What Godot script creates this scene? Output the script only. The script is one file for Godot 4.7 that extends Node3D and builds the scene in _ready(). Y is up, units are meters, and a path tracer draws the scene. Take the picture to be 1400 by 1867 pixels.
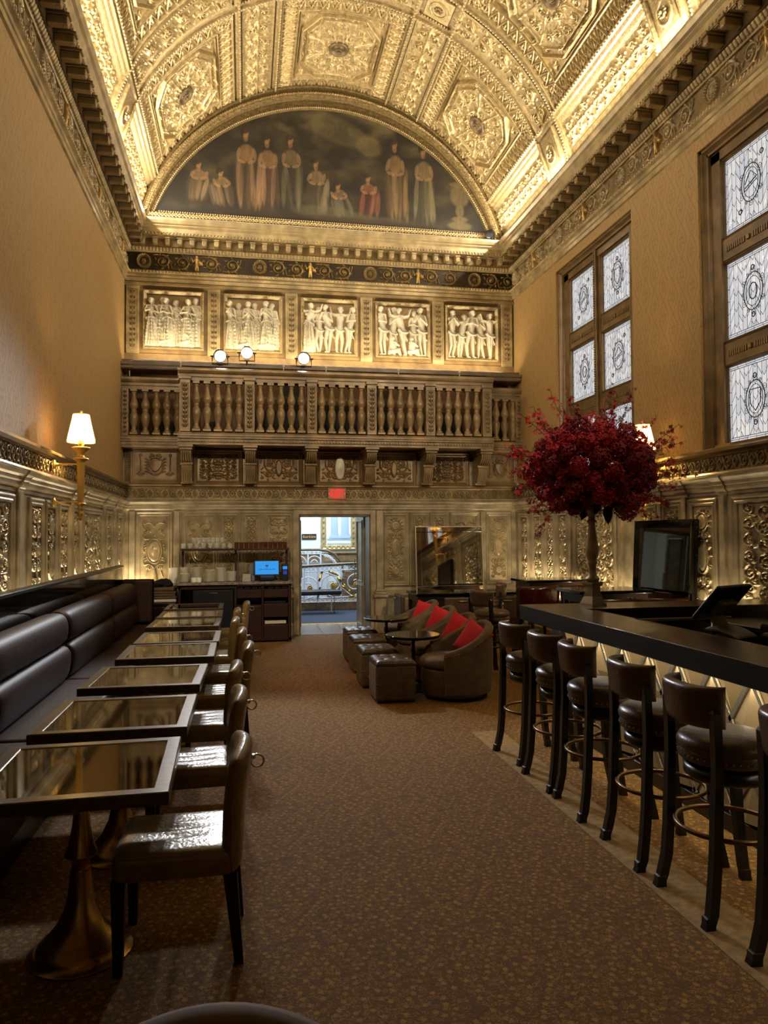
extends Node3D
# A long gilded bar room under a barrel vault. y up, metres, the camera stands at x = 0, z = 0 and the room runs along -z.

const VX := 1.43          # axis of the vault
const VY := 6.3
const VR := 3.3
const WL := -1.98         # wall faces
const WR := 4.84
const WB := -13.0
const ZF := 2.2           # wall behind the camera

var rng := RandomNumberGenerator.new()
var used := {}
var mats := {}

class MB:
	var v := PackedVector3Array()
	var n := PackedVector3Array()
	var t := PackedVector2Array()
	var i := PackedInt32Array()

	func quad(a: Vector3, b: Vector3, c: Vector3, d: Vector3) -> void:
		var m := (c - a).cross(b - a).normalized()
		var k := v.size()
		v.append_array(PackedVector3Array([a, b, c, d]))
		n.append_array(PackedVector3Array([m, m, m, m]))
		t.append_array(PackedVector2Array([Vector2(0, 1), Vector2(0, 0), Vector2(1, 0), Vector2(1, 1)]))
		i.append_array(PackedInt32Array([k, k + 1, k + 2, k, k + 2, k + 3]))

	func face(a: Vector3, b: Vector3, c: Vector3, d: Vector3, out: Vector3) -> void:
		if (c - a).cross(b - a).dot(out) < 0.0:
			quad(a, d, c, b)
		else:
			quad(a, b, c, d)

	func tri(a: Vector3, b: Vector3, c: Vector3, out: Vector3) -> void:
		var m := (c - a).cross(b - a).normalized()
		var k := v.size()
		if m.dot(out) < 0.0:
			m = -m
			v.append_array(PackedVector3Array([a, c, b]))
		else:
			v.append_array(PackedVector3Array([a, b, c]))
		n.append_array(PackedVector3Array([m, m, m]))
		t.append_array(PackedVector2Array([Vector2(0, 1), Vector2(0, 0), Vector2(1, 0)]))
		i.append_array(PackedInt32Array([k, k + 1, k + 2]))

	# rows of points; the front looks along drow x dcol
	func grid(rows: Array, flip := false) -> void:
		var rc := rows.size()
		var first: PackedVector3Array = rows[0]
		var cc := first.size()
		var k := v.size()
		for r in rc:
			var row: PackedVector3Array = rows[r]
			var up: PackedVector3Array = rows[mini(r + 1, rc - 1)]
			var dn: PackedVector3Array = rows[maxi(r - 1, 0)]
			var wrap := row[0].is_equal_approx(row[cc - 1])
			for c in cc:
				var cp := mini(c + 1, cc - 1)
				var cm := maxi(c - 1, 0)
				if wrap:
					cp = c + 1 if c + 1 < cc else 1
					cm = c - 1 if c > 0 else cc - 2
				var du := up[c] - dn[c]
				var dv := row[cp] - row[cm]
				if dv.length_squared() < 1e-12:
					dv = (rows[maxi(r - 1, 0)] if r > 0 else rows[1])[cp] - (rows[maxi(r - 1, 0)] if r > 0 else rows[1])[cm]
				var m := du.cross(dv).normalized()
				v.append(row[c])
				n.append(-m if flip else m)
				t.append(Vector2(float(c) / (cc - 1), 1.0 - float(r) / (rc - 1)))
		for r in rc - 1:
			for c in cc - 1:
				var a := k + r * cc + c
				if flip:
					i.append_array(PackedInt32Array([a, a + cc, a + 1, a + 1, a + cc, a + cc + 1]))
				else:
					i.append_array(PackedInt32Array([a, a + 1, a + cc, a + 1, a + cc + 1, a + cc]))

	func box(c: Vector3, s: Vector3, b := 0.0, xf := Transform3D()) -> void:
		if b > 0.0:
			rbox(c, s, minf(b, 0.49 * minf(s.x, minf(s.y, s.z))), 1, xf)
			return
		var h := s * 0.5
		for ax in 3:
			for sg in [-1.0, 1.0]:
				var o := Vector3.ZERO
				o[ax] = sg
				var u := Vector3.ZERO
				u[(ax + 1) % 3] = h[(ax + 1) % 3]
				var w := Vector3.ZERO
				w[(ax + 2) % 3] = h[(ax + 2) % 3]
				var p := c + o * h
				face(xf * (p - u - w), xf * (p + u - w), xf * (p + u + w), xf * (p - u + w), xf.basis * o)

	func span(a: Vector3, b: Vector3, bev := 0.0) -> void:
		box((a + b) * 0.5, (b - a).abs(), bev)

	func rbox(c: Vector3, s: Vector3, r: float, seg := 2, xf := Transform3D()) -> void:
		var h := s * 0.5 - Vector3(r, r, r)
		var k := v.size()
		var cols := 4 * (seg + 1) + 1
		var rws := 2 * (seg + 1)
		for rr in rws:
			var sy := -1.0 if rr <= seg else 1.0
			var la := (-PI / 2 + float(rr) / seg * PI / 2) if rr <= seg else float(rr - seg - 1) / seg * PI / 2
			for cc in cols:
				var q := (cc % (cols - 1)) / (seg + 1)
				var an := (q + float((cc % (cols - 1)) % (seg + 1)) / seg) * PI / 2
				var m := Vector3(cos(la) * cos(an), sin(la), cos(la) * sin(an))
				var sx := 1.0 if q == 0 or q == 3 else -1.0
				var sz := 1.0 if q < 2 else -1.0
				var p := c + Vector3(sx * h.x, sy * h.y, sz * h.z) + m * r
				v.append(xf * p)
				n.append((xf.basis * m).normalized())
				t.append(Vector2(float(cc) / (cols - 1), 1.0 - float(rr) / (rws - 1)))
		for rr in rws - 1:
			for cc in cols - 1:
				var a := k + rr * cols + cc
				i.append_array(PackedInt32Array([a, a + 1, a + cols, a + 1, a + cols + 1, a + cols]))
		for sg in [-1.0, 1.0]:
			var y: float = c.y + sg * s.y * 0.5
			face(xf * Vector3(c.x - h.x, y, c.z - h.z), xf * Vector3(c.x + h.x, y, c.z - h.z), xf * Vector3(c.x + h.x, y, c.z + h.z), xf * Vector3(c.x - h.x, y, c.z + h.z), xf.basis * Vector3(0, sg, 0))

	# profile of (radius, height), outside listed upwards
	func lathe(prof: Array, seg := 20, xf := Transform3D(), sq := false) -> void:
		var rows := []
		for p in prof:
			var row := PackedVector3Array()
			for s in seg + 1:
				var a := TAU * (s % seg) / seg + (PI / 4 if sq else 0.0)
				row.append(xf * Vector3(p[0] * cos(a), p[1], p[0] * sin(a)))
			rows.append(row)
		if sq:
			for r in rows.size() - 1:
				for s in seg:
					quad(rows[r][s], rows[r][s + 1], rows[r + 1][s + 1], rows[r + 1][s])
			return
		grid(rows)

	func tube(pts: PackedVector3Array, r0: float, seg := 8, r1 := -1.0, closed := false) -> void:
		var rows := []
		var m := pts.size()
		var side := Vector3.ZERO
		for k in m:
			var d := (pts[(k + 1) % m] - pts[(k - 1 + m) % m]) if closed else (pts[mini(k + 1, m - 1)] - pts[maxi(k - 1, 0)])
			d = d.normalized()
			if side == Vector3.ZERO:
				side = d.cross(Vector3(0.31, 0.9, 0.17)).normalized()
			side = (side - d * side.dot(d)).normalized()
			var b := d.cross(side)
			var r := r0 if r1 < 0.0 else lerpf(r0, r1, float(k) / (m - 1))
			var row := PackedVector3Array()
			for s in seg + 1:
				var a := -TAU * (s % seg) / seg
				row.append(pts[k] + (side * cos(a) + b * sin(a)) * r)
			rows.append(row)
		if closed:
			rows.append(rows[0])
		else:
			var e0 := PackedVector3Array()
			var e1 := PackedVector3Array()
			e0.resize(seg + 1)
			e1.resize(seg + 1)
			e0.fill(pts[0])
			e1.fill(pts[m - 1])
			rows.push_front(e0)
			rows.append(e1)
		grid(rows)

	# a moulding: profile of (out, up) from the bottom to the top, run from p0 to p1; hard edges between its faces
	func ext(prof: Array, p0: Vector3, p1: Vector3, out: Vector3, up := Vector3.UP, caps := true) -> void:
		if (p1 - p0).dot(out.cross(up)) < 0.0:
			var q := p0
			p0 = p1
			p1 = q
		for k in prof.size() - 1:
			var a: Vector3 = out * prof[k][0] + up * prof[k][1]
			var b: Vector3 = out * prof[k + 1][0] + up * prof[k + 1][1]
			quad(p0 + a, p1 + a, p1 + b, p0 + b)
		if caps:
			for e in [p0, p1]:
				var dir := (p1 - p0) if e == p1 else (p0 - p1)
				for k in range(1, prof.size() - 1):
					tri(e + out * prof[0][0] + up * prof[0][1], e + out * prof[k][0] + up * prof[k][1], e + out * prof[k + 1][0] + up * prof[k + 1][1], dir)

	# a soft closed pad: f(u, v) gives [centre, normal]; half thickness th falls to nothing at the rim
	func pad(f: Callable, nu: int, nv: int, th: float, pw := 4.0) -> void:
		for sd in [1.0, -1.0]:
			var rows := []
			for a in nv + 1:
				var row := PackedVector3Array()
				var vv := 0.5 - 0.5 * cos(PI * a / nv)
				for b in nu + 1:
					var uu := 0.5 - 0.5 * cos(PI * b / nu)
					var e := (1.0 - pow(absf(2 * uu - 1), pw)) * (1.0 - pow(absf(2 * vv - 1), pw))
					var g = f.call(uu, vv)
					row.append(g[0] + g[1] * (th * sd * sqrt(maxf(e, 0.0))))
				rows.append(row)
			# f's normal must look along dv x du
			grid(rows, sd < 0.0)

	func disc(c: Vector3, r: float, out: Vector3, seg := 16, rz := -1.0) -> void:
		var u := out.cross(Vector3(0.3, 0.5, 0.81) if absf(out.y) > 0.9 else Vector3.UP).normalized()
		var w := out.cross(u)
		for s in seg:
			var a := TAU * s / seg
			var b := TAU * (s + 1) / seg
			tri(c, c + (u * cos(a) + w * sin(a)) * r, c + (u * cos(b) + w * sin(b)) * r, out)

	func mesh() -> ArrayMesh:
		var arr := []
		arr.resize(Mesh.ARRAY_MAX)
		arr[Mesh.ARRAY_VERTEX] = v
		arr[Mesh.ARRAY_NORMAL] = n
		arr[Mesh.ARRAY_TEX_UV] = t
		arr[Mesh.ARRAY_INDEX] = i
		var m := ArrayMesh.new()
		m.add_surface_from_arrays(Mesh.PRIMITIVE_TRIANGLES, arr)
		return m


# carved relief: a height field in metres that strokes and domes are pressed into
class Relief:
	var w: int
	var h: int
	var k: float
	var W: float
	var H: float
	var a := PackedFloat32Array()
	var add := false

	func _init(width: float, height: float, per_metre: float) -> void:
		W = width
		H = height
		k = per_metre
		w = int(round(W * k)) + 1
		h = int(round(H * k)) + 1
		a.resize(w * h)

	func seg(p: Vector2, q: Vector2, r0: float, r1: float, z0: float, z1: float) -> void:
		var P := p * k
		var Q := q * k
		var rm := maxf(r0, r1) * k
		var x0 := maxi(0, int(floor(minf(P.x, Q.x) - rm)))
		var x1 := mini(w - 1, int(ceil(maxf(P.x, Q.x) + rm)))
		var y0 := maxi(0, int(floor(minf(P.y, Q.y) - rm)))
		var y1 := mini(h - 1, int(ceil(maxf(P.y, Q.y) + rm)))
		var d := Q - P
		var l := maxf(d.length_squared(), 1e-9)
		for y in range(y0, y1 + 1):
			for x in range(x0, x1 + 1):
				var s := clampf(((x - P.x) * d.x + (y - P.y) * d.y) / l, 0.0, 1.0)
				var ex := x - P.x - d.x * s
				var ey := y - P.y - d.y * s
				var r := lerpf(r0, r1, s) * k
				var e := 1.0 - (ex * ex + ey * ey) / (r * r)
				if e > 0.0:
					var z := lerpf(z0, z1, s) * sqrt(e)
					var at := y * w + x
					if add:
						a[at] += z
					elif z > a[at]:
						a[at] = z

	func stroke(p: PackedVector2Array, r0: float, r1: float, z: float) -> void:
		var m := p.size() - 1
		for j in m:
			seg(p[j], p[j + 1], lerpf(r0, r1, float(j) / m), lerpf(r0, r1, float(j + 1) / m), z, z)

	func dome(c: Vector2, rx: float, ry: float, z: float, rot := 0.0, flat := 1.0) -> void:
		var R := maxf(rx, ry)
		var cs := cos(rot)
		var sn := sin(rot)
		for y in range(maxi(0, int((c.y - R) * k)), mini(h - 1, int((c.y + R) * k) + 1) + 1):
			for x in range(maxi(0, int((c.x - R) * k)), mini(w - 1, int((c.x + R) * k) + 1) + 1):
				var dx := x / k - c.x
				var dy := y / k - c.y
				var ex := (dx * cs + dy * sn) / rx
				var ey := (dy * cs - dx * sn) / ry
				var e := 1.0 - ex * ex - ey * ey
				if e > 0.0:
					var zz := z * minf(1.0, sqrt(e) * flat)
					var at := y * w + x
					if add:
						a[at] += zz
					else:
						a[at] = maxf(a[at], zz)

	func rect(x0: float, y0: float, x1: float, y1: float, z: float) -> void:
		for y in range(maxi(0, int(ceil(y0 * k))), mini(h - 1, int(floor(y1 * k))) + 1):
			for x in range(maxi(0, int(ceil(x0 * k))), mini(w - 1, int(floor(x1 * k))) + 1):
				a[y * w + x] = maxf(a[y * w + x], z)

	func ring(c: Vector2, rx: float, ry: float, r: float, z: float) -> void:
		var p := PackedVector2Array()
		var m := int(clampf((rx + ry) * k * 0.35, 12, 48))
		for j in m + 1:
			p.append(c + Vector2(cos(TAU * j / m) * rx, sin(TAU * j / m) * ry))
		stroke(p, r, r, z)

	func spiral(c: Vector2, R: float, turns: float, a0: float, dir: float, r0: float, z: float) -> void:
		var p := PackedVector2Array()
		var m := int(14 * turns) + 4
		for j in m + 1:
			var s := float(j) / m
			var an := a0 + dir * TAU * turns * s
			p.append(c + Vector2(cos(an), sin(an)) * R * (1.0 - 0.82 * s))
		stroke(p, r0, r0 * 0.6, z)
		dome(p[m], r0 * 1.9, r0 * 1.9, z * 1.25)

	func leaf(c: Vector2, an: float, l: float, wd: float, z: float) -> void:
		dome(c + Vector2(cos(an), sin(an)) * l * 0.5, l * 0.5, wd * 0.5, z, an)

	func mirror() -> void:
		for y in h:
			for x in w / 2:
				var z := maxf(a[y * w + x], a[y * w + w - 1 - x])
				a[y * w + x] = z
				a[y * w + w - 1 - x] = z

	func curve(p: Vector2, q: Vector2, bow: float, r0: float, r1: float, z: float) -> void:
		var nn := (q - p).orthogonal()
		var pts := PackedVector2Array()
		for j in 9:
			var s := j / 8.0
			pts.append(p.lerp(q, s) + nn * bow * 4.0 * s * (1.0 - s))
		stroke(pts, r0, r1, z)

	# place(x, y, z) puts a point of the field in space; the front looks along +z of the field
	func mesh(place: Callable, flip := false) -> ArrayMesh:
		var m := MB.new()
		var rows := []
		for y in h:
			var row := PackedVector3Array()
			row.resize(w)
			for x in w:
				row[x] = place.call(x / k, y / k, a[y * w + x])
			rows.append(row)
		m.grid(rows, not flip)
		return m.mesh()

	# flat panel whose origin is the middle of its foot
	func flat_mesh(base := 0.0) -> ArrayMesh:
		var m := MB.new()
		m.v.resize(w * h)
		m.n.resize(w * h)
		m.t.resize(w * h)
		for y in h:
			for x in w:
				var at := y * w + x
				m.v[at] = Vector3(x / k - W * 0.5, y / k, base + a[at])
				var gx := a[at + (1 if x < w - 1 else 0)] - a[at - (1 if x > 0 else 0)]
				var gy := a[at + (w if y < h - 1 else 0)] - a[at - (w if y > 0 else 0)]
				m.n[at] = Vector3(-gx * k * 0.5, -gy * k * 0.5, 1.0).normalized()
				m.t[at] = Vector2(x / (w - 1.0), 1.0 - y / (h - 1.0))
		m.i.resize((w - 1) * (h - 1) * 6)
		var q := 0
		for y in h - 1:
			for x in w - 1:
				var b := y * w + x
				m.i[q] = b
				m.i[q + 1] = b + w
				m.i[q + 2] = b + 1
				m.i[q + 3] = b + 1
				m.i[q + 4] = b + w
				m.i[q + 5] = b + w + 1
				q += 6
		return m.mesh()

	func tex(z: float) -> ImageTexture:
		var im := Image.create(w, h, false, Image.FORMAT_RF)
		for y in h:
			for x in w:
				im.set_pixel(x, h - 1 - y, Color(a[y * w + x] / z, 0, 0))
		return ImageTexture.create_from_image(im)


func numbered(called: String) -> String:
	if not used.has(called):
		used[called] = 0
		return called
	used[called] += 1
	return "%s_%03d" % [called, used[called]]

func tag(o: Node, label: String, category: String, group := "") -> Node:
	o.set_meta("label", label)
	o.set_meta("category", category)
	if group:
		o.set_meta("group", group)
	return o

func thing(called: String, label: String, category: String, at := Vector3.ZERO, turn := 0.0, group := "") -> Node3D:
	var o := Node3D.new()
	o.name = numbered(called)
	add_child(o)
	o.position = at
	o.rotation_degrees.y = turn
	tag(o, label, category, group)
	return o

func part(parent: Node, called: String, mesh, material: Material, at := Vector3.ZERO, basis := Basis()) -> MeshInstance3D:
	var o := MeshInstance3D.new()
	o.name = called
	o.mesh = mesh.mesh() if mesh is MB else mesh
	o.material_override = material
	o.transform = Transform3D(basis, at)
	parent.add_child(o, true)
	return o

func single(called: String, mesh, material: Material, label: String, category: String, at := Vector3.ZERO, turn := 0.0, group := "") -> MeshInstance3D:
	var o := part(self, numbered(called), mesh, material, at, Basis(Vector3.UP, deg_to_rad(turn)))
	tag(o, label, category, group)
	return o

func struct(called: String) -> Node3D:
	var o := Node3D.new()
	o.name = called
	o.set_meta("kind", "structure")
	add_child(o)
	return o

func copy(o: Node3D, at: Vector3, turn: float, label: String, group := "") -> Node3D:
	var r = o.duplicate()
	r.name = numbered(String(o.name).rstrip("0123456789").rstrip("_"))
	add_child(r)
	r.position = at
	r.rotation_degrees.y = turn
	r.set_meta("label", label)
	if group:
		r.set_meta("group", group)
	return r

func stuff(o: Node) -> void:
	o.set_meta("kind", "stuff")

# many small alike pieces of one part
func scatter(parent: Node, called: String, mesh, material: Material, places: Array) -> MultiMeshInstance3D:
	var mm := MultiMesh.new()
	mm.transform_format = MultiMesh.TRANSFORM_3D
	mm.mesh = mesh.mesh() if mesh is MB else mesh
	mm.instance_count = places.size()
	for k in places.size():
		mm.set_instance_transform(k, places[k])
	var o := MultiMeshInstance3D.new()
	o.name = called
	o.multimesh = mm
	o.material_override = material
	stuff(o)
	parent.add_child(o, true)
	return o

func M(called: String, col: Color, rough: float, metal := 0.0, opt := {}) -> StandardMaterial3D:
	var m := StandardMaterial3D.new()
	m.resource_name = called
	m.albedo_color = col
	m.roughness = rough
	m.metallic = metal
	for key in opt:
		m.set(key, opt[key])
	mats[called] = m
	return m

func glow(called: String, col: Color, energy: float) -> StandardMaterial3D:
	return M(called, Color(0.05, 0.05, 0.05), 0.6, 0.0, {"emission_enabled": true, "emission": col, "emission_energy_multiplier": energy})

func noise_tex(freq: float, lo: Color, hi: Color, size := 256, oct := 4, normal := false) -> NoiseTexture2D:
	var f := FastNoiseLite.new()
	f.seed = 7 + int(freq * 100)
	f.frequency = freq
	f.fractal_octaves = oct
	var t := NoiseTexture2D.new()
	t.noise = f
	t.width = size
	t.height = size
	t.seamless = true
	t.as_normal_map = normal
	if not normal:
		var g := Gradient.new()
		g.set_color(0, lo)
		g.set_color(1, hi)
		t.color_ramp = g
	return t

func bx(a: Vector3, b: Vector3, bev := 0.0) -> MB:
	var m := MB.new()
	m.span(a, b, bev)
	return m

func arc_points(c: Vector3, r: float, a0: float, a1: float, m: int) -> PackedVector3Array:
	var p := PackedVector3Array()
	for k in m + 1:
		var a := lerpf(a0, a1, float(k) / m)
		p.append(c + Vector3(cos(a) * r, sin(a) * r, 0))
	return p

func _ready() -> void:
	rng.seed = 20
	# ---- camera, sky, exposure, large lights
	var cam := Camera3D.new()
	cam.name = "camera"
	cam.fov = 68.75
	cam.near = 0.05
	cam.far = 80.0
	cam.transform = Transform3D(Basis(Vector3(0.9832706, -0.0061058, 0.1820487), Vector3(0.0004412, 0.9995149, 0.0311398), Vector3(-0.1821505, -0.0305385, 0.9827963)), Vector3(0, 1.7, 0))
	add_child(cam)
	var e := Environment.new()
	e.background_mode = Environment.BG_COLOR
	e.background_color = Color(0.55, 0.6, 0.68)
	e.tonemap_mode = Environment.TONE_MAPPER_LINEAR
	e.tonemap_exposure = 1.12
	e.sdfgi_enabled = true
	e.ssao_enabled = true
	e.ssil_enabled = true
	var we := WorldEnvironment.new()
	we.name = "world"
	we.environment = e
	add_child(we)
	var warm := Color(1.0, 0.965, 0.90)
	# cove strips on top of the cornice, the strip under the reliefs, the strips behind the furniture
	area("cove_light", Vector3(-1.645, 6.99, -8.7), Vector3(1.0, 0.78, 0), Vector2(0.04, 7.8), warm, 33.0)
	area("cove_light", Vector3(4.505, 6.99, -8.7), Vector3(-1.0, 0.78, 0), Vector2(0.04, 7.8), warm, 33.0)
	area("relief_light", Vector3(1.4, 4.62, -12.62), Vector3(0, 1, -0.45), Vector2(6.3, 0.04), Color(1.0, 0.93, 0.78), 6.0)
	area("cornice_light", Vector3(1.43, 6.985, -12.665), Vector3(0, 0.9, 0.45), Vector2(5.8, 0.04), warm, 9.0)
	area("dado_light", Vector3(4.62, 0.72, -9.0), Vector3(0.35, 1, 0), Vector2(0.04, 6.8), Color(1.0, 0.92, 0.76), 8.0)
	area("dado_light", Vector3(-1.86, 0.98, -8.0), Vector3(-0.05, 1, 0), Vector2(0.03, 8.6), Color(1.0, 0.92, 0.76), 5.0)
	area("dado_light", Vector3(-1.75, 0.75, -12.62), Vector3(0, 1, -0.3), Vector2(0.5, 0.04), Color(1.0, 0.92, 0.76), 1.6)
	area("bar_light", Vector3(2.46, 0.935, -3.9), Vector3(0.8, -1, 0), Vector2(0.03, 4.6), Color(1.0, 0.95, 0.85), 2.2)
	area("hall_light", Vector3(1.9, 3.25, -16.2), Vector3(0, -1, 0), Vector2(2.6, 3.6), Color(0.86, 0.93, 1.0), 26.0)
	area("gallery_light", Vector3(1.4, 4.62, -13.38), Vector3(0, -1, -0.25), Vector2(6.0, 0.06), Color(1.0, 0.85, 0.62), 1.5)
	# two stage lights on the side cornices behind the camera wash the end wall
	wash_light(Vector3(-1.5, 6.3, -1.2), Vector3(2.2, 2.4, -12.9))
	wash_light(Vector3(4.35, 6.3, -1.2), Vector3(0.7, 2.4, -12.9))
	materials()
	# ---- the room
	floor_and_walls()
	vault()
	lunette()
	upper_cornice()
	relief_wall()
	dado_walls()
	windows()
	balcony()
	doorway()
	hall()
	# ---- furniture
	banquette()
	dining()
	sideboard()
	lounge()
	bar()
	bar_stools()
	back_corner()
	# ---- fittings and small things
	sconces()
	fittings()
	flowers()

func area(called: String, at: Vector3, towards: Vector3, size: Vector2, col: Color, energy: float) -> void:
	var l := AreaLight3D.new()
	l.name = numbered(called)
	l.area_size = size
	l.light_color = col
	l.light_energy = energy
	l.area_range = 30.0
	l.area_attenuation = 2.0
	l.shadow_enabled = true
	add_child(l)
	var up := Vector3(0, 0, 1) if absf(towards.normalized().y) > 0.6 else Vector3.UP
	l.look_at_from_position(at, at + towards, up)

func wash_light(at: Vector3, goal: Vector3) -> void:
	var l := SpotLight3D.new()
	l.name = numbered("wash_light")
	l.light_color = Color(1.0, 0.93, 0.80)
	l.light_energy = 34.0
	l.light_size = 0.15
	l.spot_angle = 27.0
	l.spot_range = 40.0
	l.spot_attenuation = 2.0
	l.spot_angle_attenuation = 1.0
	l.shadow_enabled = true
	add_child(l)
	l.look_at_from_position(at, goal, Vector3.UP)

func omni(called: String, parent: Node, at: Vector3, col: Color, energy: float, size := 0.03) -> void:
	var l := OmniLight3D.new()
	l.name = called
	l.light_color = col
	l.light_energy = energy
	l.light_size = size
	l.omni_range = 30.0
	l.omni_attenuation = 2.0
	l.shadow_enabled = true
	parent.add_child(l, true)
	l.position = at

func materials() -> void:
	var gn := noise_tex(0.02, Color(0.62, 0.62, 0.62), Color(1, 1, 1), 256, 5)
	var rn := noise_tex(0.03, Color(0.75, 0.75, 0.75), Color(1, 1, 1), 256, 4)
	var tri := {"uv1_triplanar": true, "uv1_world_triplanar": true, "uv1_scale": Vector3(0.6, 0.6, 0.6)}
	var gt := tri.duplicate()
	gt["albedo_texture"] = gn
	gt["roughness_texture"] = rn
	M("gilt", Color(0.81, 0.70, 0.475), 0.36, 0.5, gt)
	var fine := fine_ornament()
	var gf := gt.duplicate()
	gf.merge({"heightmap_enabled": true, "heightmap_texture": fine, "heightmap_scale": 1.0, "uv1_scale": Vector3(2.6, 2.6, 2.6)}, true)
	mats.gilt.heightmap_enabled = true
	mats.gilt.heightmap_texture = fine
	mats.gilt.heightmap_scale = 0.3
	mats.gilt.uv1_scale = Vector3(2.6, 2.6, 2.6)
	M("frame_gilt", Color(0.52, 0.42, 0.23), 0.42, 0.35, gf)
	M("gilt_plain", Color(0.80, 0.70, 0.50), 0.42, 0.3, gt)
	M("gilt_deep", Color(0.64, 0.53, 0.34), 0.42, 0.35, gt)
	M("gilt_dark", Color(0.46, 0.37, 0.22), 0.45, 0.3, gt)
	M("frieze_ground", Color(0.24, 0.17, 0.08), 0.5, 0.4, gt)
	M("frieze_gilt", Color(0.60, 0.49, 0.27), 0.42, 0.45, gt)
	M("putto_gilt", Color(0.85, 0.68, 0.36), 0.4, 0.4, gt)
	M("dado", Color(0.72, 0.65, 0.52), 0.36, 0.15, gt)
	M("dado_relief", Color(0.74, 0.66, 0.50), 0.30, 0.25, gt)
	M("dado_band", Color(0.58, 0.49, 0.32), 0.4, 0.35, gt)
	M("oak_gilt", Color(0.60, 0.49, 0.325), 0.44, 0.15, gt)
	M("oak_dark", Color(0.46, 0.37, 0.27), 0.45, 0.1, gt)
	M("ivory", Color(0.95, 0.90, 0.78), 0.5, 0.0, gt)
	M("relief_ground", Color(0.66, 0.52, 0.31), 0.55, 0.05, gt)
	M("bronze_wood", Color(0.57, 0.45, 0.27), 0.42, 0.2, gt)
	var dam := damask()
	M("wallpaper", Color(1, 1, 1), 0.68, 0.0, {"albedo_texture": dam[0], "heightmap_enabled": true, "heightmap_texture": dam[1], "heightmap_scale": 0.12, "uv1_triplanar": true, "uv1_world_triplanar": true, "uv1_scale": Vector3(1.3, 1.3, 1.3)})
	M("carpet", Color(1, 1, 1), 0.95, 0.0, {"albedo_texture": carpet(), "uv1_triplanar": true, "uv1_world_triplanar": true, "uv1_scale": Vector3(1.25, 1.25, 1.25), "heightmap_enabled": true, "heightmap_texture": noise_tex(0.25, Color(0, 0, 0), Color(1, 1, 1), 256, 3), "heightmap_scale": 0.25})
	M("carpet_plain", Color(0.64, 0.52, 0.33), 0.95, 0.0, {"albedo_texture": noise_tex(0.05, Color(0.72, 0.72, 0.72), Color(1, 1, 1), 256, 5), "uv1_triplanar": true, "uv1_world_triplanar": true, "uv1_scale": Vector3(1.2, 1.2, 1.2)})
	var lt := {"albedo_texture": noise_tex(0.015, Color(0.72, 0.72, 0.72), Color(1, 1, 1), 256, 5), "uv1_triplanar": true, "uv1_scale": Vector3(1.4, 1.4, 1.4), "normal_enabled": true, "normal_texture": noise_tex(0.12, Color.BLACK, Color.WHITE, 256, 3, true), "normal_scale": 0.06}
	M("leather_dark", Color(0.23, 0.135, 0.09), 0.52, 0.0, lt)
	M("leather_bronze", Color(0.57, 0.475, 0.30), 0.27, 0.1, lt)
	mats.leather_dark.metallic_specular = 0.35
	M("leather_brown", Color(0.30, 0.215, 0.15), 0.33, 0.0, lt)
	M("leather_stool", Color(0.36, 0.27, 0.19), 0.34, 0.0, lt)
	M("leather_red", Color(0.24, 0.055, 0.03), 0.2, 0.0, lt)
	M("suede", Color(0.40, 0.305, 0.20), 0.75, 0.0, {"albedo_texture": lt["albedo_texture"], "uv1_triplanar": true, "uv1_scale": Vector3(2, 2, 2), "rim_enabled": true, "rim": 0.25, "rim_tint": 0.6})
	M("red_cloth", Color(0.74, 0.075, 0.13), 0.8, 0.0, {"normal_enabled": true, "normal_texture": noise_tex(0.3, Color.BLACK, Color.WHITE, 128, 2, true), "normal_scale": 0.4, "uv1_triplanar": true, "uv1_scale": Vector3(4, 4, 4)})
	M("black_wood", Color(0.035, 0.028, 0.024), 0.3)
	M("black_lacquer", Color(0.02, 0.017, 0.016), 0.07)
	M("mahogany", Color(0.21, 0.10, 0.075), 0.33, 0.0, {"albedo_texture": noise_tex(0.01, Color(0.6, 0.6, 0.6), Color(1, 1, 1), 256, 5), "uv1_triplanar": true, "uv1_scale": Vector3(0.5, 6, 0.5)})
	M("bar_top", Color(0.42, 0.35, 0.25), 0.26, 0.55, {"roughness_texture": rn, "albedo_texture": gn, "uv1_triplanar": true, "uv1_world_triplanar": true, "uv1_scale": Vector3(1.5, 1.5, 0.5)})
	M("bar_side", Color(0.06, 0.045, 0.035), 0.35)
	M("table_rim", Color(0.42, 0.36, 0.28), 0.28, 0.7, {"albedo_texture": rn, "uv1_triplanar": true, "uv1_scale": Vector3(2, 2, 2)})
	M("table_glass", Color(0.54, 0.49, 0.37), 0.045, 1.0)
	M("brass", Color(0.70, 0.55, 0.27), 0.33, 0.9, {"roughness_texture": rn, "uv1_triplanar": true})
	M("brass_dark", Color(0.36, 0.26, 0.14), 0.32, 0.9)
	M("chrome", Color(0.82, 0.8, 0.77), 0.15, 1.0)
	M("pewter", Color(0.66, 0.61, 0.51), 0.34, 0.45)
	M("mirror", Color(0.78, 0.76, 0.72), 0.03, 1.0)
	M("dark_mirror", Color(0.30, 0.26, 0.21), 0.03, 1.0)
	M("black_plastic", Color(0.02, 0.021, 0.026), 0.35)
	M("blue_plastic", Color(0.03, 0.045, 0.085), 0.35)
	M("porcelain", Color(0.96, 0.94, 0.89), 0.3)
	M("marble", Color(0.62, 0.57, 0.52), 0.2, 0.0, {"albedo_texture": gn, "uv1_triplanar": true, "uv1_scale": Vector3(2, 2, 2)})
	M("glass", Color(0.92, 0.95, 0.95, 0.12), 0.05, 0.0, {"transparency": BaseMaterial3D.TRANSPARENCY_ALPHA})
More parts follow.
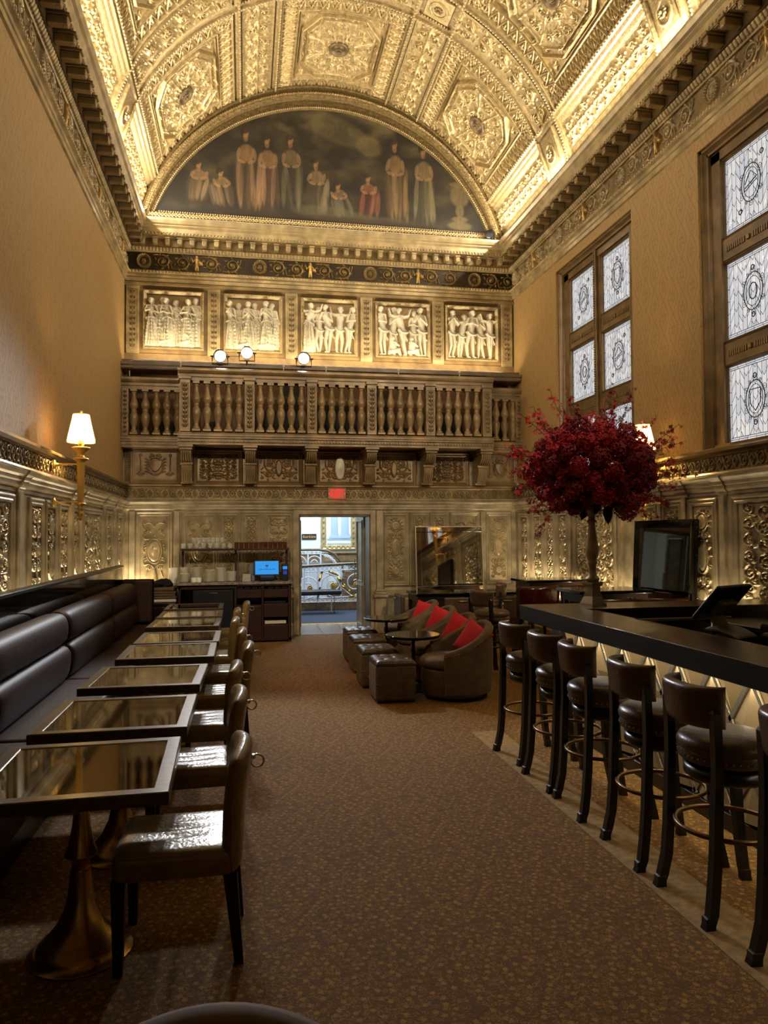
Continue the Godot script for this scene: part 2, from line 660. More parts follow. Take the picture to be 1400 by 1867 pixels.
	M("amber_glass", Color(0.35, 0.16, 0.07, 0.55), 0.08, 0.0, {"transparency": BaseMaterial3D.TRANSPARENCY_ALPHA})
	M("lead", Color(0.05, 0.05, 0.05), 0.5, 0.3)
	M("black_cloth", Color(0.02, 0.02, 0.022), 0.9)
	M("paper", Color(0.75, 0.72, 0.66), 0.8)
	M("lamp_gilt", Color(0.80, 0.63, 0.30), 0.38, 0.6)
	M("white_iron", Color(0.80, 0.82, 0.86), 0.4)
	M("hall_white", Color(0.82, 0.84, 0.80), 0.7)
	M("hall_carpet", Color(0.16, 0.20, 0.28), 0.95, 0.0, {"albedo_texture": rn, "uv1_triplanar": true, "uv1_scale": Vector3(2, 2, 2)})
	M("hall_stone", Color(0.52, 0.40, 0.26), 0.5, 0.0, {"albedo_texture": gn, "uv1_triplanar": true})
	M("white_stone", Color(0.80, 0.80, 0.82), 0.4)
	M("black_paint", Color(0.03, 0.03, 0.032), 0.5)
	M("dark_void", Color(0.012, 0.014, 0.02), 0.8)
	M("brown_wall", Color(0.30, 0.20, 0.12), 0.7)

func fine_ornament() -> ImageTexture:
	# small scrolls and leaves pressed into the gilding, a tile that repeats
	var r := Relief.new(1.0, 1.0, 383.0)
	var g := RandomNumberGenerator.new()
	g.seed = 8
	for y in 7:
		for x in 7:
			var c := Vector2((x + 0.5) / 7.0, (y + 0.5) / 7.0)
			if (x + y) % 2:
				r.spiral(c, 0.055, 1.3, g.randf() * TAU, 1.0 if x % 2 else -1.0, 0.013, 1.0)
			else:
				for k in 6:
					r.leaf(c, TAU * k / 6 + 0.3, 0.062, 0.026, 0.9)
				r.dome(c, 0.017, 0.017, 1.0)
			for k in 3:
				r.leaf(c + Vector2(g.randf_range(-0.05, 0.05), g.randf_range(-0.05, 0.05)), g.randf() * TAU, 0.04, 0.018, 0.7)
	return r.tex(1.0)

func damask() -> Array:
	var s := 384
	var im := Image.create(s, s, false, Image.FORMAT_RGB8)
	var hm := Image.create(s, s, false, Image.FORMAT_L8)
	var f := FastNoiseLite.new()
	f.seed = 3
	f.frequency = 0.05
	var c0 := Color(0.635, 0.50, 0.285)
	var c1 := Color(0.50, 0.38, 0.20)
	for y in s:
		for x in s:
			var u := fposmod(x / (s / 4.0), 1.0)
			var rowi := int(x / (s / 4.0))
			var v := fposmod(y / (s / 2.0) + 0.5 * (rowi % 2), 1.0)
			# an ogee with a palmette in it
			var half := 0.5 * (0.5 + 0.5 * cos(TAU * (v - 0.5)))
			half = 0.06 + 0.40 * pow(0.5 - 0.5 * cos(TAU * v), 0.8)
			var d := absf(absf(u - 0.5) - half)
			var on := 0.0
			if d < 0.035 + 0.015 * sin(v * 50.0):
				on = 1.0
			var du := (u - 0.5)
			var dv := (v - 0.5) * 2.0
			var rr := sqrt(du * du * 3.0 + dv * dv)
			var an := atan2(du * 1.7, dv)
			if rr < 0.36 + 0.14 * cos(an * 6.0) and rr > 0.12:
				on = 1.0 if sin(rr * 34.0 + cos(an * 6.0)) > -0.2 else 0.35
			var nz := f.get_noise_2d(x, y) * 0.06
			im.set_pixel(x, y, c0.lerp(c1, on * 0.55).lightened(clampf(nz + 0.03, 0, 1)))
			hm.set_pixel(x, y, Color(1.0 - on, 0, 0))
	return [ImageTexture.create_from_image(im), ImageTexture.create_from_image(hm)]

func carpet() -> ImageTexture:
	var s := 1024
	var r := Relief.new(1.0, 1.0, 1023.0)
	var g := RandomNumberGenerator.new()
	g.seed = 4
	var cell := 21
	for cy in cell:
		for cx in cell:
			var c := Vector2((cx + 0.5 * (cy % 2) + g.randf_range(0.2, 0.8)) / cell, (cy + g.randf_range(0.2, 0.8)) / cell)
			if c.x < 0.03 or c.x > 0.97 or c.y < 0.03 or c.y > 0.97:
				if g.randf() < 0.4:
					continue
			var a0 := g.randf() * TAU
			if (cx * 3 + cy * 5) % 7 < 3:
				for k in 5:
					var a := a0 + TAU * k / 5
					r.dome(c + Vector2(cos(a), sin(a)) * 0.009, 0.0075, 0.0054, 1.0, a, 2.0)
			else:
				r.spiral(c, 0.019, 0.95, a0, 1.0 if g.randf() < 0.5 else -1.0, 0.0026, 0.75)
			for k in 2:
				var a := a0 + g.randf() * TAU
				var q := c + Vector2(cos(a), sin(a)) * 0.03
				r.leaf(q, a + 0.8, 0.022, 0.009, 0.8)
				r.curve(c, q, 0.3, 0.0022, 0.0016, 0.6)
	var im := Image.create(s, s, false, Image.FORMAT_RGB8)
	var f := FastNoiseLite.new()
	f.seed = 5
	f.frequency = 0.35
	var f2 := FastNoiseLite.new()
	f2.seed = 6
	f2.frequency = 0.012
	var c0 := Color(0.39, 0.262, 0.07)
	var c1 := Color(0.67, 0.515, 0.21)
	for y in s:
		for x in s:
			var z := clampf(r.a[y * s + x] * 1.1, 0.0, 1.0)
			var nz := 1.0 + f.get_noise_2d(x, y) * 0.45 + f2.get_noise_2d(x, y) * 0.12
			var c := c0.lerp(c1, z * 0.68)
			im.set_pixel(x, y, Color(c.r * nz, c.g * nz, c.b * nz))
	return ImageTexture.create_from_image(im)

var wall_left: Node3D
var wall_right: Node3D
var wall_back: Node3D
var ceiling: Node3D
var BL := Transform3D(Basis(Vector3(0, 0, -1), Vector3.UP, Vector3(1, 0, 0)), Vector3(WL, 0, 0))     # local x = -z
var BR := Transform3D(Basis(Vector3(0, 0, 1), Vector3.UP, Vector3(-1, 0, 0)), Vector3(WR, 0, 0))     # local x = z
var BB := Transform3D(Basis(), Vector3(0, 0, WB))

const WINS := [[-11.05, -8.7], [-7.27, -4.92]]
const WY0 := 2.58
const WY1 := 5.84

func wpart(wall: Node3D, called: String, mesh, m: String, xf: Transform3D, at := Vector3.ZERO, b := Basis()) -> MeshInstance3D:
	var o := part(wall, called, mesh, mats[m])
	o.transform = xf * Transform3D(b, at)
	return o

func floor_and_walls() -> void:
	var fl := struct("floor")
	part(fl, "carpet", bx(Vector3(-2.3, -0.12, -13.05), Vector3(5.2, 0.0, ZF + 0.2)), mats.carpet)
	part(fl, "carpet_border", bx(Vector3(1.905, -0.02, -6.24), Vector3(2.17, 0.004, ZF)), mats.carpet_plain)
	wall_left = struct("wall_left")
	part(wall_left, "wallpaper", bx(Vector3(WL - 0.25, -0.1, -13.3), Vector3(WL, 7.0, ZF + 0.2)), mats.wallpaper)
	wall_right = struct("wall_right")
	# the right wall is built round its window openings
	var m := MB.new()
	var z := -13.3
	for w in WINS:
		m.span(Vector3(WR, WY0, z), Vector3(WR + 0.3, WY1, w[0]))
		z = w[1]
	m.span(Vector3(WR, WY0, z), Vector3(WR + 0.3, WY1, ZF + 0.2))
	m.span(Vector3(WR, -0.1, -13.3), Vector3(WR + 0.3, WY0, ZF + 0.2))
	m.span(Vector3(WR, WY1, -13.3), Vector3(WR + 0.3, 7.0, ZF + 0.2))
	part(wall_right, "wallpaper", m, mats.wallpaper)
	var wf := struct("wall_front")
	part(wf, "panelling", bx(Vector3(-2.3, -0.1, ZF), Vector3(5.2, 10.0, ZF + 0.2)), mats.bronze_wood)
	wall_back = struct("wall_back")
	# lower wall with the doorway, upper wall above the gallery opening
	m = MB.new()
	m.span(Vector3(-2.3, -0.1, -13.3), Vector3(0.90, 3.0, -12.9))
	m.span(Vector3(2.14, -0.1, -13.3), Vector3(5.2, 3.0, -12.9))
	m.span(Vector3(0.90, 2.06, -13.3), Vector3(2.14, 3.0, -12.9))
	part(wall_back, "lower_wall", m, mats.dado)
	m = MB.new()
	m.span(Vector3(-2.3, 4.56, -13.3), Vector3(5.2, 7.1, WB))
	part(wall_back, "upper_wall", m, mats.relief_ground)
	part(wall_back, "tympanum", bx(Vector3(-2.3, 7.1, -13.3), Vector3(5.2, 9.9, WB - 0.02)), mats.gilt_dark)
	# the gallery behind the balcony
	m = MB.new()
	m.span(Vector3(-2.3, 3.0, -14.8), Vector3(5.2, 3.18, -12.9))
	m.span(Vector3(-2.3, 4.9, -14.8), Vector3(5.2, 5.0, -13.3))
	m.span(Vector3(-2.3, 3.0, -14.0), Vector3(5.2, 5.0, -13.75))
	m.span(Vector3(-2.3, 3.0, -14.8), Vector3(-2.1, 5.0, -13.0))
	m.span(Vector3(5.0, 3.0, -14.8), Vector3(5.2, 5.0, -13.0))
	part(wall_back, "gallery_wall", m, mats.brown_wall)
	# dark openings and low partitions seen between the balusters
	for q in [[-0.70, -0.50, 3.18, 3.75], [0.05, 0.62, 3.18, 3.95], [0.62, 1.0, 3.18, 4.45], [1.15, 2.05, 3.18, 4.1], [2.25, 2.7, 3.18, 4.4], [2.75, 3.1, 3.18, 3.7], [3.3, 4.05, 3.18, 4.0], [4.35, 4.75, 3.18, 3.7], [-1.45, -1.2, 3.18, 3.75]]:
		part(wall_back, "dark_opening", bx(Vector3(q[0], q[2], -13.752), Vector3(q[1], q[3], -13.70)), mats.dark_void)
	for q in [[0.1, 1.0, 3.18, 3.55], [1.1, 2.1, 3.18, 3.52], [2.2, 3.05, 3.18, 3.5], [3.15, 4.0, 3.18, 3.48]]:
		part(wall_back, "partition", bx(Vector3(q[0], q[2], -13.3), Vector3(q[1], q[3], -13.22), 0.01), mats.oak_gilt)

# ---- the vault
func vpt(th: float, z: float, up := 0.0) -> Vector3:
	return Vector3(VX + (VR - up) * cos(th), VY + (VR - up) * sin(th), z)

func arc_rib(m: MB, prof: Array, z: float, a0: float, a1: float, seg: int) -> void:
	# profile of (along z, inwards)
	for k in prof.size() - 1:
		var rows := []
		for q in [prof[k], prof[k + 1]]:
			var row := PackedVector3Array()
			for s in seg + 1:
				row.append(vpt(lerpf(a0, a1, float(s) / seg), z + q[0], q[1]))
			rows.append(row)
		m.grid(rows, true)

func coffer_relief() -> Relief:
	var W := deg_to_rad(34.0) * VR
	var L := 2.25
	var r := Relief.new(W, L, 120.0)
	var cx := W * 0.5
	var cy := L * 0.5
	# leaf border: a zigzag of pointed leaves along all four sides
	var bw := 0.26
	for side in 4:
		var ln := W if side < 2 else L
		var cnt := 11 if side < 2 else 13
		for k in cnt:
			var s := (k + 0.5) * ln / cnt
			var wd := ln / cnt
			var o: Vector2
			var inw: Vector2
			var along: Vector2
			match side:
				0:
					o = Vector2(s, 0.03); inw = Vector2(0, 1)
				1:
					o = Vector2(s, L - 0.03); inw = Vector2(0, -1)
				2:
					o = Vector2(0.03, s); inw = Vector2(1, 0)
				3:
					o = Vector2(W - 0.03, s); inw = Vector2(-1, 0)
			along = Vector2(inw.y, inw.x).abs()
			r.seg(o - along * wd * 0.48, o + inw * (bw - 0.05), 0.012, 0.010, 0.022, 0.026)
			r.seg(o + along * wd * 0.48, o + inw * (bw - 0.05), 0.012, 0.010, 0.022, 0.026)
			var an := inw.angle()
			r.leaf(o + inw * 0.01, an, 0.13, 0.04, 0.028)
			r.leaf(o + inw * 0.01, an + 0.6, 0.09, 0.03, 0.022)
			r.leaf(o + inw * 0.01, an - 0.6, 0.09, 0.03, 0.022)
			r.leaf(o + along * wd * 0.5 + inw * (bw - 0.03), an + PI, 0.12, 0.045, 0.024)
			r.dome(o + along * wd * 0.5 + inw * (bw - 0.02), 0.02, 0.02, 0.02)
	# frames
	for f in [[0.012, 0.016, 0.035], [bw + 0.01, 0.014, 0.03], [bw + 0.055, 0.009, 0.03]]:
		var d: float = f[0]
		var pts := PackedVector2Array([Vector2(d, d), Vector2(W - d, d), Vector2(W - d, L - d), Vector2(d, L - d), Vector2(d, d)])
		r.stroke(pts, f[1], f[1], f[2])
	# octagon: a raised plate with a moulded edge
	var ox := cx - bw - 0.10
	var oy := cy - bw - 0.10
	var ct := 0.27
	var oct := PackedVector2Array([Vector2(cx - ox, cy - oy + ct * 1.25), Vector2(cx - ox + ct, cy - oy), Vector2(cx + ox - ct, cy - oy), Vector2(cx + ox, cy - oy + ct * 1.25), Vector2(cx + ox, cy + oy - ct * 1.25), Vector2(cx + ox - ct, cy + oy), Vector2(cx - ox + ct, cy + oy), Vector2(cx - ox, cy + oy - ct * 1.25)])
	var inner := PackedVector2Array()
	for q in oct:
		inner.append(Vector2(cx, cy).lerp(q, 0.86))
	for y in r.h:
		for x in r.w:
			var q := Vector2(x / r.k, y / r.k)
			if absf(q.x - cx) < ox and absf(q.y - cy) < oy and Geometry2D.is_point_in_polygon(q, oct):
				r.a[y * r.w + x] = 0.022 if Geometry2D.is_point_in_polygon(q, inner) else 0.012
	oct.append(oct[0])
	inner.append(inner[0])
	r.stroke(oct, 0.02, 0.02, 0.05)
	r.stroke(inner, 0.013, 0.013, 0.042)
	# scrolls in the octagon
	r.add = true
	var g := RandomNumberGenerator.new()
	g.seed = 12
	for k in 8:
		var a := TAU * (k + 0.5) / 8
		var d := Vector2(cos(a) * (ox / oy), sin(a))
		r.seg(Vector2(cx, cy) + d * 0.17, Vector2(cx, cy) + d * 0.78, 0.014, 0.008, 0.011, 0.009)
		r.leaf(Vector2(cx, cy) + d * 0.22, d.angle(), 0.18, 0.06, 0.012)
		r.leaf(Vector2(cx, cy) + d * 0.56, d.angle(), 0.16, 0.05, 0.010)
		for s in [-1.0, 1.0]:
			r.spiral(Vector2(cx, cy) + d.rotated(s * 0.22) * 0.55, 0.075, 1.4, d.angle() + s * 1.2, s, 0.010, 0.012)
			r.spiral(Vector2(cx, cy) + d.rotated(s * 0.2) * 0.30, 0.05, 1.1, d.angle() - s * 1.2, -s, 0.009, 0.011)
			r.leaf(Vector2(cx, cy) + d.rotated(s * 0.12) * 0.42, d.angle() + s * 0.9, 0.11, 0.04, 0.011)
			r.spiral(Vector2(cx, cy) + d.rotated(s * 0.16) * 0.76, 0.05, 1.2, d.angle() + s * 2.0, s, 0.009, 0.011)
	for k in 80:
		var a := g.randf() * TAU
		var q := Vector2(cx, cy) + Vector2(cos(a) * ox, sin(a) * oy) * g.randf_range(0.30, 0.82)
		r.leaf(q, g.randf() * TAU, 0.055, 0.020, 0.009)
	# corner triangles
	for sx in [-1.0, 1.0]:
		for sy in [-1.0, 1.0]:
			var c := Vector2(cx + sx * (cx - bw - 0.15), cy + sy * (cy - bw - 0.17))
			r.dome(c, 0.04, 0.04, 0.022)
			for k in 5:
				r.leaf(c, TAU * k / 5 + 0.3, 0.075, 0.03, 0.018)
	r.add = false
	return r

func band_relief(W: float, L: float, k: float) -> Relief:
	# a strip of paired scrolls and palmettes, for the ribs
	var r := Relief.new(W, L, k)
	var n := int(round(L / (W * 0.62)))
	var st := L / n
	var cx := W * 0.5
	for j in n:
		var y := (j + 0.5) * st
		var s := 1.0 if j % 2 == 0 else -1.0
		r.spiral(Vector2(cx - W * 0.17, y), W * 0.15, 1.5, PI * 0.5 * s, s, W * 0.026, 0.028)
		r.leaf(Vector2(cx, y - st * 0.45), PI / 2, st * 0.8, W * 0.13, 0.03)
		r.leaf(Vector2(cx - W * 0.02, y - st * 0.3), PI / 2 + 0.9, st * 0.5, W * 0.07, 0.024)
		r.dome(Vector2(cx, y + st * 0.45), W * 0.05, W * 0.05, 0.03)
		for q in 4:
			r.leaf(Vector2(cx - W * 0.3, y + (q - 1.5) * st * 0.25), 0.6 * s + q, W * 0.12, W * 0.045, 0.022)
	r.mirror()
	r.rect(0.0, 0.0, W * 0.03, L, 0.012)
	r.rect(W * 0.97, 0.0, W, L, 0.012)
	return r

func vault() -> void:
	ceiling = struct("ceiling")
	# the shell with its thickness
	var m := MB.new()
	var rows := []
	for q in [[ZF + 0.2, 0.0], [-13.02, 0.0]]:
		var row := PackedVector3Array()
		for s in 97:
			row.append(vpt(lerpf(0.19, PI - 0.19, s / 96.0), q[0], q[1]))
		rows.append(row)
	m.grid(rows)
	var rows2 := []
	for q in [[ZF + 0.2, -0.25], [-13.02, -0.25]]:
		var row := PackedVector3Array()
		for s in 97:
			row.append(vpt(lerpf(0.19, PI - 0.19, s / 96.0), q[0], q[1]))
		rows2.append(row)
	m.grid(rows2, true)
	m.span(Vector3(VX + VR - 0.02, 6.86, -13.02), Vector3(5.2, 6.98, ZF + 0.2))
	m.span(Vector3(-2.3, 6.86, -13.02), Vector3(VX - VR + 0.02, 6.98, ZF + 0.2))
	part(ceiling, "vault_shell", m, mats.gilt)
	# one coffer, one cross rib field and one long rib field, each shared by all their copies
	var half := deg_to_rad(17.0)
	var cr := coffer_relief()
	var coffer := cr.mesh(func(x, y, z): return vpt(half - x / VR, -y, 0.015 + z * 1.6), true)
	var boss := MB.new()
	boss.lathe([[0.17, 0.0], [0.167, 0.03], [0.15, 0.05], [0.125, 0.045], [0.10, 0.02], [0.085, 0.015], [0.05, 0.05], [0.0, 0.06]], 18)
	var rose := MB.new()
	for k in 8:
		var a := TAU * k / 8
		rose.rbox(Vector3(cos(a) * 0.045, 0.05, sin(a) * 0.045), Vector3(0.05, 0.03, 0.03), 0.013, 2, Transform3D(Basis(), Vector3.ZERO))
	rose.rbox(Vector3(0, 0.07, 0), Vector3(0.04, 0.05, 0.04), 0.018, 2)
	var bossm := boss.mesh()
	var rosem := rose.mesh()
	var lrw := deg_to_rad(9.0) * VR
	var lr := band_relief(lrw, 2.25, 110.0)
	var lrm := lr.mesh(func(x, y, z): return vpt(lrw * 0.5 / VR - x / VR, -y, 0.035 + z * 1.8), true)
	var tr := band_relief(0.5, half * 2.0 * VR, 110.0)
	var trm := tr.mesh(func(x, y, z): return vpt(y / VR - half, -x, 0.035 + z * 1.8), true)
	var ax := Transform3D(Basis(), Vector3(VX, VY, 0))
	var bay := 0
	for zc in [-10.65, -7.6, -4.55, -1.5]:
		var z0: float = zc - 2.25
		for th in [43.0, 89.0, 136.5]:
			var rot := Transform3D(Basis(Vector3(0, 0, 1), deg_to_rad(th)), Vector3.ZERO)
			var o := part(ceiling, "coffer_panel", coffer, mats.gilt)
			o.transform = ax * rot * ax.affine_inverse() * Transform3D(Basis(), Vector3(0, 0, zc))
			var b := part(o, "boss", bossm, mats.gilt_dark)
			b.transform = Transform3D(Basis(Vector3(0, 0, 1), PI / 2), vpt(0, -1.125, 0.04))
			var q := part(o, "rosette", rosem, mats.gilt_dark)
			q.transform = b.transform
		for th in [66.0, 112.5]:
			var rot := Transform3D(Basis(Vector3(0, 0, 1), deg_to_rad(th)), Vector3.ZERO)
			part(ceiling, "rib_panel", lrm, mats.gilt).transform = ax * rot * ax.affine_inverse() * Transform3D(Basis(), Vector3(0, 0, zc))
	# mouldings beside the ribs: along the vault and across it
	var prof := [[-0.055, 0.0], [-0.05, 0.04], [-0.02, 0.05], [-0.015, 0.085], [0.015, 0.085], [0.02, 0.05], [0.05, 0.04], [0.055, 0.0]]
	for th in [26.0, 60.5, 71.5, 106.5, 118.0, 153.0]:
		var mm := MB.new()
		var a := deg_to_rad(th)
		var c := vpt(a, 0)
		var out := Vector3(-cos(a), -sin(a), 0)
		mm.ext(prof.map(func(q): return [q[1], q[0]]), c + Vector3(0, 0, -13.0), c + Vector3(0, 0, ZF), out, Vector3(sin(a), -cos(a), 0), false)
		part(ceiling, "rib_moulding", mm, mats.gilt)
	var bead := MB.new()
	bead.rbox(Vector3.ZERO, Vector3(0.032, 0.032, 0.032), 0.015, 2)
	var beadm := bead.mesh()
	var beads := []
	for zc in [-10.25, -7.2, -4.15, -1.1]:
		for th in [43.0, 89.0, 136.5]:
			var rot := Transform3D(Basis(Vector3(0, 0, 1), deg_to_rad(th)), Vector3.ZERO)
			part(ceiling, "rib_panel", trm, mats.gilt).transform = ax * rot * ax.affine_inverse() * Transform3D(Basis(), Vector3(0, 0, zc + 0.25))
		for s in [-1.0, 1.0]:
			var mm := MB.new()
			arc_rib(mm, prof, zc + s * 0.33, deg_to_rad(12), deg_to_rad(167), 72)
			part(ceiling, "rib_moulding", mm, mats.gilt)
			for k in 190:
				beads.append(Transform3D(Basis(), vpt(deg_to_rad(13.0 + 153.0 * k / 189), zc + s * 0.33 - s * 0.062, 0.03)))
				beads.append(Transform3D(Basis(), vpt(deg_to_rad(13.0 + 153.0 * k / 189), zc + s * 0.33, 0.088)))
		# square bosses where the ribs cross
		for th in [66.0, 112.5]:
			var a := deg_to_rad(th)
			var b := Basis(Vector3(-sin(a), cos(a), 0), Vector3(-cos(a), -sin(a), 0), Vector3(0, 0, 1))
			var mm := MB.new()
			mm.box(Vector3(0, 0.03, 0), Vector3(0.42, 0.06, 0.44), 0.02)
			mm.tube(ring_points(Vector3(0, 0.062, 0), 0.13, 24), 0.018, 6, -1.0, true)
			part(ceiling, "crossing_block", mm, mats.gilt, vpt(a, zc, 0.0), b)
			part(ceiling, "crossing_rosette", rosem, mats.gilt_deep, vpt(a, zc, 0.02), b)
	for th in [26.0, 60.5, 71.5, 106.5, 118.0, 153.0]:
		for k in 200:
			beads.append(Transform3D(Basis(), vpt(deg_to_rad(th), -12.9 + k * 0.066, 0.088)))
	scatter(ceiling, "bead_row", beadm, mats.gilt_plain, beads)
	# the upright bands at the foot of the vault, with a rosette block under each cross rib
	for s in [-1.0, 1.0]:
		var band := band_relief(0.42, 2.25, 110.0)
		var bm := band.mesh(func(u, v, z): return vpt(deg_to_rad(15.6) + u / VR if s > 0 else PI - deg_to_rad(15.6) - u / VR, -v if s > 0 else v - 2.25, 0.008 + z * 1.3), true)
		for zc in [-10.65, -7.6, -4.55, -1.5]:
			part(ceiling, "foot_band", bm, mats.gilt, Vector3(0, 0, zc))
		var mm := MB.new()
		var xu: float = VX + s * 3.04
		mm.ext([[-0.05, 7.56], [0.03, 7.58], [0.05, 7.60], [0.07, 7.63], [0.10, 7.64], [0.12, 7.68], [0.15, 7.69], [0.15, 7.73], [0.06, 7.78], [-0.05, 7.82]], Vector3(xu, 0, -13.0), Vector3(xu, 0, ZF), Vector3(-s, 0, 0))
		var xl: float = VX + s * 3.235
		mm.ext([[0.0, 6.95], [0.06, 6.95], [0.06, 7.03], [0.075, 7.06], [0.065, 7.10], [0.02, 7.12]], Vector3(xl, 0, -13.0), Vector3(xl, 0, ZF), Vector3(-s, 0, 0))
		part(ceiling, "foot_moulding", mm, mats.gilt)
		var th: float = deg_to_rad(18.6) if s > 0 else PI - deg_to_rad(18.6)
		var out := Vector3(-cos(th), -sin(th), 0)
		var b := Basis(Vector3(0, 0, s), Vector3(0, 0, s).cross(out) * -1.0, out)
		for zc in [-10.25, -7.2, -4.15, -1.1]:
			var q := MB.new()
			q.box(Vector3(0, 0.0, 0.04), Vector3(0.56, 0.58, 0.14), 0.02)
			q.box(Vector3(0, 0.0, 0.115), Vector3(0.36, 0.42, 0.03), 0.015)
			q.tube(ring_points(Vector3(0, 0.0, 0.125), 0.125, 24, true), 0.024, 6, -1.0, true)
			for sx in [-1.0, 1.0]:
				q.tube(PackedVector3Array([Vector3(sx * 0.25, -0.28, 0.12), Vector3(sx * 0.25, 0.28, 0.12)]), 0.035, 6)
			part(ceiling, "rosette_block", q, mats.gilt, vpt(th, zc), b)
			part(ceiling, "rosette", rosem, mats.gilt_deep, vpt(th, zc, 0.11), b * Basis(Vector3.RIGHT, PI / 2))

func ring_points(c: Vector3, r: float, n: int, upright := false, ry := -1.0) -> PackedVector3Array:
	var p := PackedVector3Array()
	if ry < 0:
		ry = r
	for k in n:
		var a := TAU * k / n
		p.append(c + (Vector3(cos(a) * r, sin(a) * ry, 0) if upright else Vector3(cos(a) * r, 0, sin(a) * ry)))
	return p

# ---- the half-round painting over the end wall and its frame
func lunette() -> void:
	var fr := thing("lunette_painting", "dark half-round oil painting of robed figures in a wide gilt frame under the vault", "painting", Vector3(0, 0, WB))
	var a0 := 0.20
	var bands := [[0.0, 0.02], [0.02, 0.16], [0.14, 0.20], [0.22, 0.20], [0.26, 0.13], [0.44, 0.15], [0.52, 0.19], [0.62, 0.17], [0.68, 0.08], [0.86, 0.07], [0.90, 0.11], [0.96, 0.10], [1.0, 0.02]]
	var m := MB.new()
	var seg := 72
	for k in bands.size() - 1:
		var rows := []
		for q in [bands[k], bands[k + 1]]:
			var row := PackedVector3Array()
			for s in seg + 1:
				var a := lerpf(a0, PI - a0, float(s) / seg)
				var outer := Vector2(1.44 + 3.27 * cos(a), 6.33 + 3.29 * sin(a))
				var b := lerpf(0.35, PI - 0.35, float(s) / seg)
				var inner := Vector2(1.425 + 3.11 * cos(b), 6.07 + 3.11 * sin(b))
				var p := outer.lerp(inner, q[0])
				row.append(Vector3(p.x, maxf(p.y, 7.02), q[1]))
			rows.append(row)
		m.grid(rows, true)
	part(fr, "arch_moulding", m, mats.frame_gilt)
	m = MB.new()
	m.ext([[0.02, 6.98], [0.19, 7.0], [0.19, 7.04], [0.13, 7.07], [0.15, 7.12], [0.10, 7.14], [0.09, 7.17], [0.02, 7.18]], Vector3(-1.75, 0, 0), Vector3(4.6, 0, 0), Vector3(0, 0, 1))
	part(fr, "bottom_rail", m, mats.frame_gilt)
	var bead := MB.new()
	bead.rbox(Vector3.ZERO, Vector3(0.028, 0.028, 0.028), 0.013, 2)
	var pl := []
	for k in 210:
		var b := lerpf(0.36, PI - 0.36, k / 209.0)
		pl.append(Transform3D(Basis(), Vector3(1.425 + 3.13 * cos(b), 6.07 + 3.13 * sin(b), 0.115)))
	for k in 150:
		pl.append(Transform3D(Basis(), Vector3(lerpf(-1.42, 4.3, k / 149.0), 7.165, 0.105)))
	scatter(fr, "bead_row", bead, mats.gilt_plain, pl)
	# twisted leaf garland on the middle of the frame
	var leaf := MB.new()
	leaf.rbox(Vector3.ZERO, Vector3(0.085, 0.03, 0.028), 0.013, 2)
	pl = []
	for k in 190:
		var b := lerpf(0.32, PI - 0.32, k / 189.0)
		for s in [-1.0, 1.0]:
			pl.append(Transform3D(Basis(Vector3(0, 0, 1), b + PI / 2 + s * 0.6), Vector3(1.43 + (3.245 + s * 0.02) * cos(b), 6.16 + (3.245 + s * 0.02) * sin(b), 0.16)))
	for k in 110:
		for s in [-1.0, 1.0]:
			pl.append(Transform3D(Basis(Vector3(0, 0, 1), s * 0.6), Vector3(lerpf(-1.6, 4.45, k / 109.0), 7.095 + s * 0.012, 0.145)))
	scatter(fr, "leaf_garland", leaf, mats.gilt, pl)
	# canvas
	m = MB.new()
	var c := Vector3(1.425, 7.6, 0.05)
	var pts := [Vector3(-1.545, 7.14, 0.05)]
	for s in 49:
		var b := lerpf(PI - 0.3466, 0.3466, s / 48.0)
		pts.append(Vector3(1.425 + 3.15 * cos(b), 6.07 + 3.15 * sin(b), 0.05))
	pts.append(Vector3(4.395, 7.14, 0.05))
	pts.append(pts[0])
	for k in pts.size() - 1:
		m.tri(c, pts[k], pts[k + 1], Vector3(0, 0, 1))
	for k in m.v.size():
		m.t[k] = Vector2((m.v[k].x + 1.6) / 6.05, 1.0 - (m.v[k].y - 7.1) / 2.15)
	var cm := M("canvas", Color(0.86, 0.85, 0.83), 0.5, 0.0, {"albedo_texture": canvas()})
	part(fr, "canvas", m, cm)

